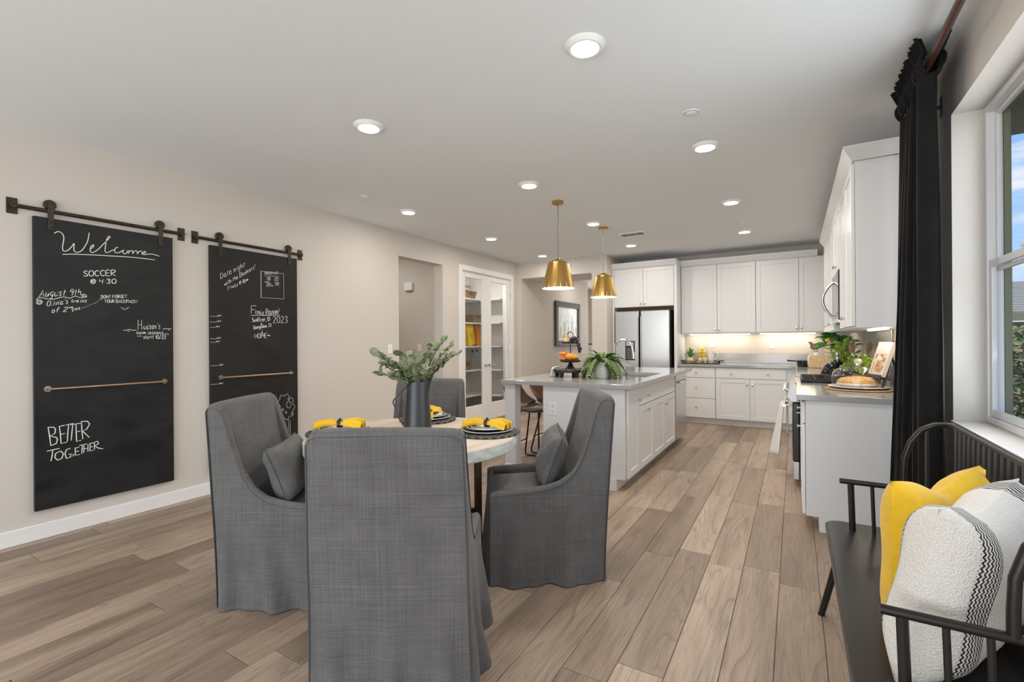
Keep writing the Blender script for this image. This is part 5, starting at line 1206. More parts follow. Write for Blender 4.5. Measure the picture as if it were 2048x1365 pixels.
# place settings
def ringpts(r, n): return [(r*cos(2*pi*i/n), r*sin(2*pi*i/n)) for i in range(n)]
def setting(where, x, y, ang):
    z = TH+.0006
    o = MB().lathe([(0, .0), (.178, .0), (.186, .006), (.178, .012), (.0, .012)], 40).build('placemat', MATG, smooth=True); o.location = (x, y, z); tag(o, 'round grey woven placemat '+where, 'placemat', 'grey woven placemats')
    for kk in range(3):
        rr = .186-.013*kk; pts = [((rr+.0035*sin(i*1.9+kk))*cos(2*pi*i/80), (rr+.0035*sin(i*1.9+kk))*sin(2*pi*i/80), .0075+.003*cos(i*1.9+kk)) for i in range(80)]
        q = MB().tube(pts, .0072, 6, closed=True).build('braid', MATG, None, smooth=True); q.parent = o
    zz = z+.0125
    o = MB().lathe([(0, .0005), (.09, .0005), (.148, .011), (.152, .015), (.146, .0165), (.09, .006), (0, .006)], 44).build('dinner_plate', SLATE, smooth=True); o.location = (x, y, zz); tag(o, 'large dark dinner plate '+where, 'plate', 'dark dinner plates')
    q = MB().lathe([(.1475, .0165), (.152, .0178), (.1535, .0155), (.150, .0130)], 44).build('rim', WHITEC, None, smooth=True); q.parent = o
    o = MB().lathe([(0, .0005), (.07, .0005), (.118, .016), (.122, .021), (.116, .0225), (.07, .006), (0, .006)], 40).build('salad_plate', CHARG, smooth=True); o.location = (x, y, zz+.0062); tag(o, 'middle black plate '+where, 'plate', 'black middle plates')
    q = MB().lathe([(.1165, .0225), (.122, .0242), (.1235, .021)], 40).build('rim', WHITEC, None, smooth=True); q.parent = o
    o = MB().lathe([(0, .0005), (.06, .0005), (.098, .013), (.102, .017), (.097, .0185), (.06, .006), (0, .006)], 36).build('dessert_plate', PLATEP, smooth=True); o.location = (x, y, zz+.0126); tag(o, 'small patterned plate '+where, 'plate', 'patterned top plates')
    # napkin: two fans gathered by a ring
    m = T(x, y, zz+.036) @ RZ(ang); b = MB()
    for s in (-1, 1):
        def nf(u, v, s=s):
            q = v; a = (u-.5)*2; L0 = .012+.135*q; wd = .014+.072*q**.8
            zf = .016*sin(a*9+s)*(.35+q)+.006+.012*sin(q*pi)+.028*(1-q)*(1-a*a)*.4
            return (s*L0*(1-.10*a*a), a*wd+.012*sin(q*4+a*2), max(zf+.004-.018*q*abs(a), -.012))
        b.grid(nf, 22, 14)
    o = b.build('napkin', YELLOW, smooth=True, angle=85, fix=False); o.matrix_world = m; tag(o, 'mustard yellow napkin '+where, 'napkin', 'mustard napkins')
    sm = o.modifiers.new('thick', 'SOLIDIFY'); sm.thickness = .0035
    o = MB().lathe([(.021, -.016), (.024, -.010), (.024, .010), (.021, .016), (.0195, .010), (.0195, -.010), (.021, -.016)], 18, m=RY(pi/2)).ball((0, 0, .026), .009, 8, 6).build('napkin_ring', mat('ring_dark', (.05, .04, .03), .4, .5), smooth=True)
    o.matrix_world = m @ T(0, 0, .010); tag(o, 'dark napkin ring '+where, 'napkin ring', 'dark napkin rings')
setting('at the place in front of the island chair', -1.585, 2.352, radians(10))
setting('at the place behind the black pitcher', -2.205, 2.535, radians(115))
setting('at the place before the chair by the chalkboards', -2.355, 1.91, radians(35))

# pitcher with eucalyptus
VX, VY = -1.955, 2.155; VZ = TH+.0006
vp = thing('black_pitcher', 'tall matte black pitcher with an angular handle on the table', 'pitcher', (VX, VY, VZ))
def pf(u, v):
    a = u*2*pi; r = .084-.022*v; z = .31*v
    dirx = cos(a-radians(31)); sp = max(0, cos(a-radians(31)))
    if v > .7: q = (v-.7)/.3; r += .026*q*q*sp**14; z += .012*q*sp**8
    return (VX+r*cos(a), VY+r*sin(a), VZ+z)
b = MB(); b.grid(pf, 48, 20, closed_u=True)
b.grid(lambda u, v: tuple(Vector(pf(u, 1-v*.35)) + Vector((-(Vector(pf(u, 1-v*.35)).x-VX), -(Vector(pf(u, 1-v*.35)).y-VY), 0))*(.05+.0)), 48, 5, closed_u=True)
k = 48; o_b = 19*48; i_b = 20*48
b.f += [(o_b+j, o_b+(j+1) % k, i_b+(j+1) % k, i_b+j) for j in range(k)]
b.add([(VX+.084*cos(2*pi*j/48), VY+.084*sin(2*pi*j/48), VZ+.001) for j in range(48)], [tuple(range(48))])
b.build('body', PITCH, vp, smooth=True, angle=50)
ha = radians(31)+pi
def hp(r, z): return (VX+r*cos(ha), VY+r*sin(ha), VZ+z)
MB().tube([hp(.062, .285), hp(.10, .25), hp(.148, .195), hp(.150, .185), hp(.115, .09), hp(.081, .035)], .0048, 8).build('handle', PITCH, vp, smooth=True)
eu = thing('eucalyptus_bunch', 'bunch of green eucalyptus stems standing in the black pitcher', 'plant', (VX, VY, VZ+.2))
def round_leaf(r):
    b = MB(); n = 12
    vs = [(0, 0, .004)]+[(r*1.05+r*1.12*cos(2*pi*i/n), r*.86*sin(2*pi*i/n), .006*(cos(2*pi*i/n)**2)+.10*r*abs(sin(2*pi*i/n))) for i in range(n)]
    vs[0] = (r*.9, 0, 0); b.add(vs, [(0, i+1, (i+1) % n+1) for i in range(n)]); return b.mesh('leaf', GREEN2, smooth=True, fix=False)
lv3 = [round_leaf(r) for r in (.017, .022, .028)]
right = Vector((cos(radians(31)), sin(radians(31)), 0)); away = Vector((-sin(radians(31)), cos(radians(31)), 0))
ge = random.Random(21)
stems = [(-.265, .375, .02), (-.215, .47, -.05), (-.235, .43, -.02), (-.13, .49, .06), (-.06, .44, -.08), (.02, .47, .08), (.09, .53, -.03), (.16, .555, .05), (.20, .46, -.06), (.245, .475, .02), (.225, .53, -.02), (-.16, .38, -.10), (.12, .40, .10), (.05, .41, -.12), (-.08, .40, -.02), (-.02, .50, -.04), (.17, .42, .03), (-.19, .43, .05), (.07, .46, .05)]
for sx, sz, sd in stems:
    p0 = Vector((VX, VY, VZ+.22))+right*(sx*.10); p3 = Vector((VX, VY, VZ))+right*sx+away*sd+Vector((0, 0, sz))
    p1 = p0+Vector((0, 0, .10))+right*sx*.12; p2 = p3-right*sx*.45-Vector((0, 0, .045))
    cur = [p0*(1-t)**3+p1*3*t*(1-t)**2+p2*3*t*t*(1-t)+p3*t**3 for t in [i/14 for i in range(15)]]
    stm = MB().tube(cur, [.0035-.0018*i/14 for i in range(15)], 5).build('stem', STEM, eu, smooth=True)
    for i in range(5, 15):
        for s in ((-1, 1) if i < 14 else (0,)):
            if ge.random() < .36: continue
            d = (cur[i]-cur[i-1]).normalized(); sd_ = d.cross(Vector((0, 0, 1))); sd_ = sd_.normalized() if sd_.length > .1 else right
            ax = (sd_*s*.9+d*(.45 if s else 1)+Vector((ge.uniform(-.3, .3), ge.uniform(-.5, .3), ge.uniform(-.3, .5)))).normalized()
            zz_ = (Vector((ge.uniform(-.5, .5), -.8+ge.uniform(-.4, .4), .7+ge.uniform(-.5, .5)))); yy_ = zz_.cross(ax).normalized(); zz_ = ax.cross(yy_)
            sc = ge.uniform(.8, 1.15); o = inst('leaf', lv3[ge.randrange(3)], stm); o.matrix_local = M3(cur[i], ax*sc, yy_*sc, zz_*sc)
CHALK_A = [
('white chalk word Welcome underlined', 0.005, '1163,2066 1167,2070 1174,2077 1180,2081 1186,2082 1192,2081 1198,2078 1203,2073 1207,2067 1210,2059 1212,2049 1212,2038 1211,2026 1210,2015 1207,2004 1206,1993 1205,1981 1205,1969 1206,1960 1209,1955 1212,1953 1217,1952 1222,1955 1229,1959 1236,1965 1242,1973 1248,1982 1254,1992 1259,2002 1263,2012 1266,2015 1267,2007 1265,1992 1265,1979 1265,1971 1266,1964 1268,1959 1273,1956 1280,1955 1286,1956 1294,1960 1301,1966 1309,1975 1317,1988 1324,2003 1331,2019 1337,2034 1341,2050 1344,2065 1346,2081 1348,2096 1348,2107|1350,1985 1354,1989 1360,1995 1365,2001 1369,2006 1372,2010 1374,2015 1375,2019 1374,2023 1371,2024 1368,2021 1363,2016 1359,2009 1356,2001 1354,1992 1354,1984 1354,1977 1356,1971 1359,1967 1364,1967 1370,1969 1377,1973 1384,1979 1392,1987 1400,1996 1409,2008 1418,2022 1427,2036 1437,2049 1447,2063 1455,2075 1462,2085 1467,2092 1469,2098 1468,2101 1464,2102 1459,2099 1455,2092 1451,2081 1447,2069 1445,2056 1443,2042 1442,2028 1440,2014 1439,1999 1439,1988 1442,1982 1446,1980 1451,1980 1457,1983 1464,1988 1471,1993 1478,1999 1486,2004 1491,2008|1517,2029 1514,2028 1508,2027 1503,2024 1500,2017 1497,2009 1495,2002 1496,1996 1497,1991 1501,1988 1506,1987 1513,1988 1520,1991 1527,1995 1534,2001 1540,2006 1546,2011 1551,2015 1553,2016 1551,2013 1547,2006 1545,2000 1546,1995 1549,1990 1553,1988 1558,1989 1565,1991 1570,1996 1573,2002 1574,2009 1574,2015 1570,2018 1564,2019 1561,2020 1565,2019 1572,2017 1578,2015 1581,2014 1582,2014 1582,2011 1582,2004 1581,1996 1581,1992 1582,1996 1584,2003 1587,2010 1592,2015 1599,2019 1604,2020 1606,2013 1607,2002 1608,1996 1610,2001 1613,2009 1617,2016 1622,2020 1629,2022 1634,2021 1636,2014 1636,2004 1637,1999 1639,2003 1643,2012 1647,2019 1653,2023 1660,2025 1665,2024 1667,2018 1667,2008 1667,2002 1669,2001 1670,2003 1674,2007 1679,2010 1687,2014 1691,2018 1692,2022 1690,2026 1687,2028 1683,2025 1679,2021 1676,2016 1675,2010 1675,2004 1678,2000 1684,2001 1692,2004 1700,2007 1709,2009 1718,2012 1727,2013 1738,2013 1749,2011 1759,2009 1769,2007 1778,2005 1784,2003|1204,1929 1221,1932 1246,1937 1275,1941 1307,1944 1342,1948 1380,1951 1421,1955 1465,1958 1507,1962 1547,1965 1586,1967 1625,1969 1671,1970 1719,1970 1753,1970'),
('white chalk capitals SOCCER @ 4:30', 0.005, '1339,1828 1334,1830 1329,1832 1323,1828 1320,1823 1318,1819 1320,1816 1326,1813 1333,1809 1338,1806 1339,1802 1337,1797 1332,1793 1324,1793 1316,1794|1359,1837 1355,1834 1349,1830 1347,1822 1346,1814 1348,1806 1350,1800 1354,1797 1359,1796 1364,1798 1369,1803 1372,1810 1373,1819 1371,1827 1369,1834 1364,1836 1359,1837|1403,1837 1399,1839 1393,1841 1387,1838 1382,1832 1380,1826 1380,1819 1381,1812 1383,1805 1387,1802 1392,1801 1398,1805 1403,1809|1435,1842 1431,1845 1425,1847 1420,1844 1415,1839 1412,1832 1411,1824 1413,1817 1416,1811 1420,1808 1425,1806 1431,1809 1436,1813|1467,1853 1455,1853 1443,1848 1441,1829 1444,1810 1455,1809 1465,1813|1443,1829 1462,1833|1475,1812 1473,1833 1474,1853 1483,1858 1492,1856 1498,1854 1500,1851 1498,1845 1493,1839 1481,1836 1473,1832 1486,1824 1500,1816|1371,1754 1368,1754 1364,1755 1362,1758 1363,1762 1367,1765 1371,1766 1373,1761 1375,1755 1378,1755 1381,1757 1383,1763 1383,1769 1378,1773 1372,1775 1365,1772 1359,1767 1356,1760 1356,1752 1360,1747 1366,1743 1374,1746 1382,1749|1407,1780 1405,1765 1426,1768|1425,1782 1423,1750|1438,1773 1439,1773|1437,1760 1439,1760|1448,1782 1453,1785 1460,1787 1465,1785 1468,1782 1462,1777 1457,1772 1463,1769 1469,1765 1466,1759 1460,1754 1453,1754 1447,1756|1491,1791 1487,1789 1482,1786 1479,1780 1478,1773 1479,1766 1482,1760 1486,1758 1490,1758 1496,1760 1501,1763 1503,1769 1504,1776 1502,1783 1499,1789 1495,1791 1492,1792'),
('white chalk script August 9th and first day of 2nd grade', 0.0035, '1085,1626 1106,1673 1109,1631|1094,1642 1106,1645|1122,1659 1119,1647 1117,1635 1120,1631 1124,1632 1127,1636 1130,1643 1134,1655 1135,1661 1134,1649 1131,1634|1157,1664 1155,1666 1151,1666 1146,1661 1142,1653 1143,1644 1146,1639 1151,1643 1155,1652 1159,1662 1159,1665 1154,1644 1148,1622 1142,1619 1138,1621|1166,1665 1164,1653 1163,1641 1165,1637 1169,1638 1173,1643 1177,1650 1180,1661 1181,1668 1178,1655 1175,1641|1201,1668 1197,1670 1194,1671 1190,1667 1189,1662 1193,1658 1196,1653 1195,1647 1192,1643 1187,1643 1183,1643|1217,1685 1209,1648 1213,1645|1209,1673 1222,1673|1263,1687 1260,1691 1255,1694 1249,1689 1245,1682 1246,1676 1250,1672 1258,1680 1263,1684 1258,1666 1252,1648|1277,1693 1270,1656 1273,1652|1268,1680 1281,1683|1292,1699 1287,1674 1283,1652 1284,1659 1288,1673 1294,1680 1299,1683 1301,1681 1301,1675 1300,1664 1299,1655|1137,1603 1133,1601 1129,1597 1126,1591 1125,1583 1124,1576 1125,1571 1128,1569 1131,1568 1134,1570 1138,1573 1141,1580 1143,1588 1143,1595 1141,1600 1139,1603 1136,1604|1147,1575 1152,1593 1155,1608 1152,1593 1147,1574 1148,1572 1150,1574|1161,1597 1158,1575 1160,1576|1161,1603 1162,1604|1169,1597 1169,1576 1179,1600|1185,1602 1182,1581 1185,1582|1187,1609 1188,1610|1206,1605 1203,1606 1200,1606 1196,1601 1193,1595 1193,1588 1194,1582 1198,1584 1202,1590 1204,1600 1205,1606 1204,1596 1202,1585 1204,1585 1207,1588|1219,1622 1217,1615|1232,1611 1230,1612 1227,1612 1225,1609 1224,1604 1227,1602 1230,1600 1229,1595 1227,1590 1223,1590 1219,1590|1258,1619 1256,1620 1254,1620 1254,1618 1253,1615 1253,1606 1253,1599|1250,1610 1256,1612|1261,1613 1262,1601 1263,1601|1262,1618 1262,1618|1266,1613 1267,1606 1267,1601 1267,1604 1267,1610 1269,1613 1271,1615 1272,1615 1272,1614|1282,1616 1280,1617 1278,1617 1277,1615 1277,1612 1279,1610 1281,1609 1281,1606 1280,1603 1278,1603 1276,1604|1288,1623 1287,1606 1290,1605|1285,1617 1290,1618|1307,1616 1305,1618 1303,1619 1301,1617 1300,1613 1301,1609 1302,1606 1304,1606 1307,1610 1307,1622 1307,1630 1307,1620 1307,1607 1308,1607 1309,1609|1319,1621 1317,1622 1315,1622 1313,1619 1312,1616 1313,1611 1315,1608 1317,1609 1319,1612 1319,1618 1319,1622 1319,1617 1319,1610 1321,1609 1322,1611|1325,1623 1328,1614|1332,1625 1327,1603|1157,1546 1154,1542 1150,1537 1149,1530 1149,1525 1153,1524 1158,1527 1162,1533 1163,1539 1161,1543 1158,1546|1190,1560 1187,1562 1184,1562 1181,1559 1179,1552 1176,1540 1173,1528|1171,1547 1185,1550|1211,1560 1216,1564 1221,1567 1226,1567 1229,1565 1230,1561 1226,1555 1214,1544 1205,1534 1214,1534 1226,1537|1237,1568 1237,1563 1237,1559 1238,1562 1239,1566 1240,1568 1241,1569 1243,1565 1244,1561 1245,1561 1245,1562|1256,1569 1254,1570 1252,1570 1250,1569 1249,1566 1250,1564 1251,1562 1253,1563 1255,1566 1256,1573 1257,1579 1257,1572 1257,1564 1257,1563 1258,1564|1259,1557 1257,1557 1255,1557 1254,1554 1253,1551 1254,1548 1256,1546 1257,1548 1259,1551 1259,1556 1259,1558 1259,1548 1258,1538 1256,1537 1254,1537|1262,1558 1262,1551 1262,1546 1262,1549 1262,1555 1263,1558 1265,1559 1266,1559 1266,1558|1274,1562 1273,1562 1271,1562 1270,1559 1269,1555 1270,1551 1271,1549 1273,1549 1274,1552 1275,1558 1275,1563 1275,1557 1274,1550 1275,1549 1276,1551|1285,1562 1283,1563 1282,1564 1280,1561 1279,1556 1280,1553 1281,1551 1283,1552 1285,1556 1285,1567 1285,1575 1285,1565 1285,1553 1286,1552 1287,1554|1290,1561 1292,1562 1294,1564 1294,1566 1293,1568 1291,1567 1290,1564 1290,1560 1290,1556 1292,1554 1293,1555 1295,1557 1296,1559|1072,1601 1074,1606 1077,1613 1081,1619 1086,1622 1092,1623 1099,1623 1105,1621 1113,1619 1120,1617 1129,1616 1137,1616 1146,1616 1153,1617 1161,1618 1168,1620 1175,1624 1183,1627 1190,1631 1198,1633 1205,1635 1213,1635 1222,1634 1232,1631 1240,1629 1246,1631 1251,1635 1256,1639 1261,1642 1266,1645 1271,1646 1279,1644 1287,1641 1295,1639 1303,1638 1312,1639 1319,1640 1325,1643 1330,1646 1333,1648|1336,1655 1331,1644 1320,1639 1310,1643 1306,1651 1309,1660 1317,1665 1325,1663 1329,1657 1327,1650 1322,1647 1316,1648 1313,1651 1314,1655 1317,1658 1320,1657|1070,1593 1076,1579 1089,1576 1099,1585 1101,1598 1093,1607 1083,1607 1077,1598 1078,1589 1084,1584 1091,1586 1094,1593 1092,1599 1088,1600 1084,1598 1083,1594'),
('white chalk DONT FORGET YOUR BACKPACK! with dashes and smile', 0.0032, '1415,1642 1415,1653 1415,1664 1418,1665 1422,1663 1425,1659 1426,1654 1425,1648 1422,1644 1418,1642 1415,1641|1436,1665 1434,1664 1431,1662 1430,1658 1430,1654 1430,1649 1432,1646 1433,1644 1435,1643 1438,1644 1440,1647 1441,1651 1442,1655 1441,1660 1440,1664 1438,1665 1436,1665|1445,1645 1444,1657 1445,1667 1450,1656 1456,1645 1457,1655 1456,1668|1460,1668 1471,1669|1466,1669 1466,1647|1493,1672 1482,1670 1482,1649|1482,1659 1490,1661|1503,1672 1500,1671 1498,1669 1496,1665 1496,1660 1497,1656 1498,1653 1500,1651 1503,1650 1506,1651 1508,1654 1509,1658 1509,1663 1509,1667 1507,1670 1505,1672 1503,1673|1513,1651 1512,1663 1512,1674 1516,1676 1520,1674 1522,1673 1523,1671 1523,1667 1521,1664 1516,1663 1513,1663 1518,1658 1524,1653|1539,1673 1537,1674 1534,1676 1532,1674 1530,1672 1528,1668 1527,1664 1528,1660 1530,1656 1532,1654 1534,1653 1537,1654 1539,1657 1540,1660 1539,1663 1537,1664 1535,1664|1554,1678 1548,1679 1542,1677 1541,1666 1543,1655 1548,1654 1554,1655|1543,1666 1551,1667|1557,1678 1570,1679|1563,1679 1563,1657|1434,1634 1440,1624 1446,1634|1440,1624 1440,1613|1456,1636 1454,1635 1451,1632 1450,1628 1450,1624 1450,1619 1451,1615 1453,1613 1456,1613 1458,1614 1460,1617 1461,1620 1462,1625 1461,1629 1460,1633 1458,1635 1456,1636|1466,1636 1466,1628 1466,1619 1468,1615 1471,1614 1474,1615 1476,1618 1477,1628 1477,1636|1480,1614 1480,1625 1480,1637 1484,1638 1489,1637 1491,1635 1491,1633 1491,1630 1489,1627 1484,1626 1480,1625 1486,1620 1492,1615|1502,1615 1502,1626 1503,1638 1507,1639 1510,1638 1512,1636 1513,1634 1513,1631 1511,1629 1506,1628 1503,1628 1507,1628 1512,1628 1514,1625 1515,1622 1514,1619 1512,1616 1507,1616 1503,1615|1519,1616 1526,1639 1531,1617|1522,1623 1529,1624|1547,1636 1544,1639 1541,1640 1539,1639 1537,1636 1535,1632 1535,1628 1536,1624 1537,1620 1539,1618 1541,1617 1544,1618 1547,1620|1550,1618 1551,1641|1563,1641 1550,1627 1562,1618|1566,1618 1565,1630 1566,1641 1570,1643 1574,1641 1577,1640 1578,1638 1577,1634 1575,1631 1570,1629 1566,1628|1581,1619 1588,1642 1594,1619|1585,1627 1592,1628|1611,1639 1608,1641 1605,1643 1602,1641 1600,1639 1598,1635 1598,1631 1598,1627 1600,1623 1602,1621 1605,1621 1608,1622 1610,1623|1614,1621 1614,1644|1626,1645 1614,1630 1627,1622|1633,1645 1632,1629|1631,1623 1632,1622|1531,1583 1542,1574 1556,1568 1569,1575 1581,1588|1545,1584 1545,1582|1563,1587 1564,1585|1305,1565 1313,1568|1321,1571 1329,1575|1335,1579 1343,1584|1349,1588 1357,1593|1364,1598 1372,1601|1378,1604 1387,1609|1391,1613 1397,1619|1401,1627 1408,1633|1412,1636 1422,1637'),
('white chalk swim lessons start! 10/22 with waves', 0.0035, '1638,1418 1639,1493|1661,1419 1661,1492|1638,1454 1661,1457|1676,1448 1675,1437 1675,1425 1678,1421 1681,1421 1684,1425 1686,1431 1687,1442 1687,1449 1687,1438 1686,1424|1705,1442 1703,1446 1699,1447 1696,1442 1693,1435 1694,1427 1696,1422 1700,1423 1704,1431 1706,1453 1707,1469 1706,1449 1705,1424 1706,1423 1708,1427|1725,1449 1722,1451 1719,1452 1716,1449 1715,1444 1719,1440 1722,1435 1722,1430 1721,1426 1716,1425 1712,1426|1737,1453 1734,1449 1731,1442 1730,1433 1732,1425 1735,1423 1739,1426 1741,1434 1742,1443 1740,1449 1738,1454|1749,1452 1748,1438 1747,1426 1748,1433 1749,1445 1753,1452 1756,1453 1757,1440 1758,1426 1759,1426 1760,1429|1771,1471 1769,1462|1787,1454 1783,1455 1779,1455 1778,1451 1777,1446 1780,1443 1783,1439 1784,1433 1782,1427 1778,1428 1775,1430|1638,1398 1635,1400 1632,1401 1630,1398 1630,1394 1633,1391 1636,1389 1636,1386 1635,1384 1631,1383 1628,1383|1643,1400 1645,1390 1647,1382 1648,1389 1650,1395 1652,1389 1654,1383 1655,1390 1657,1399|1663,1400 1664,1383 1666,1384|1664,1405 1665,1405|1671,1400 1672,1390 1672,1382 1673,1387 1674,1396 1675,1399 1677,1399 1678,1390 1679,1382 1680,1387 1681,1395 1683,1399 1686,1399 1686,1392 1687,1384|1703,1386 1705,1400 1706,1410 1705,1399 1705,1384 1706,1382 1707,1384|1712,1392 1718,1393 1723,1395 1722,1398 1720,1401 1716,1400 1714,1397 1714,1391 1715,1386 1718,1384 1721,1383 1724,1386 1725,1388|1740,1399 1737,1401 1734,1402 1732,1399 1732,1396 1735,1394 1739,1391 1739,1387 1737,1384 1734,1384 1730,1385|1756,1400 1752,1401 1749,1402 1747,1399 1746,1396 1750,1393 1754,1391 1754,1387 1752,1385 1748,1385 1745,1386|1766,1401 1764,1399 1762,1395 1762,1389 1764,1385 1767,1383 1770,1385 1772,1389 1772,1394 1769,1399 1766,1402|1777,1401 1778,1391 1778,1383 1778,1388 1779,1396 1782,1400 1785,1401 1786,1393 1787,1384 1789,1383 1789,1384|1805,1401 1802,1402 1799,1403 1797,1400 1797,1397 1801,1394 1804,1391 1804,1387 1803,1384 1799,1384 1795,1385|1681,1364 1679,1365 1676,1365 1675,1363 1675,1360 1678,1357 1680,1354 1680,1351 1679,1348 1676,1348 1674,1349|1689,1373 1689,1350 1692,1348|1685,1365 1693,1366|1706,1364 1704,1366 1702,1366 1699,1362 1697,1357 1698,1352 1700,1348 1703,1349 1706,1353 1706,1360 1706,1365 1706,1358 1707,1349 1708,1348 1709,1350|1713,1365 1713,1356 1714,1348 1714,1353 1715,1360 1717,1363 1719,1365 1720,1364 1722,1364|1729,1373 1729,1351 1732,1348|1725,1366 1733,1366|1740,1375 1739,1357|1739,1350 1739,1348|1754,1370 1758,1376 1758,1348|1770,1375 1768,1374 1765,1372 1763,1367 1763,1361 1763,1356 1764,1351 1767,1349 1769,1348 1772,1348 1775,1350 1776,1355 1776,1361 1775,1367 1774,1372 1772,1374 1769,1376|1780,1344 1789,1377|1795,1370 1797,1373 1800,1375 1804,1374 1806,1371 1806,1368 1804,1364 1798,1356 1794,1348 1800,1347 1808,1348|1813,1369 1815,1373 1819,1376 1822,1375 1824,1371 1824,1368 1823,1364 1816,1356 1812,1348 1819,1347 1826,1348|1545,1411 1550,1411 1559,1411 1566,1412 1572,1414 1577,1417 1582,1418 1589,1417 1596,1414 1603,1412 1612,1412 1622,1413 1629,1414|1573,1404 1587,1405|1802,1422 1808,1424 1815,1428 1823,1430 1830,1429 1836,1428 1843,1427 1851,1428 1859,1430 1864,1432|1841,1420 1854,1418|1805,1385 1828,1387 1848,1382|1633,1366 1650,1369 1664,1367'),
('white chalk capitals BETTER TOGETHER', 0.006, '1126,750 1133,689 1139,622|1123,750 1153,746 1163,734 1160,703 1137,688 1167,674 1173,659 1166,632 1139,622|1179,746 1211,750|1183,745 1188,688 1191,628 1222,631|1187,690 1212,694|1216,751 1259,756|1231,749 1226,691 1224,635|1241,747 1295,752|1253,751 1248,692 1244,639|1270,750 1271,688 1273,626 1298,631|1271,693 1293,697|1299,763 1302,697 1307,637|1299,763 1332,760 1345,739 1328,703 1305,695 1343,642|1119,589 1152,593 1184,596|1149,592 1145,553 1139,518|1178,574 1163,564 1159,537 1173,517 1194,525 1203,555 1190,575 1178,574|1240,585 1219,580 1211,554 1218,519 1240,524 1243,545 1229,545|1254,543 1254,526|1261,581 1287,584|1265,580 1265,531 1290,532|1265,557 1285,557|1287,595 1328,599|1304,596 1302,564 1300,535|1313,590 1311,540|1335,597 1334,543|1313,566 1335,568|1343,599 1366,599|1347,598 1345,545 1365,546|1345,572 1362,573|1370,603 1371,550|1370,603 1389,607 1395,589 1373,576 1392,557 1420,545'),
]
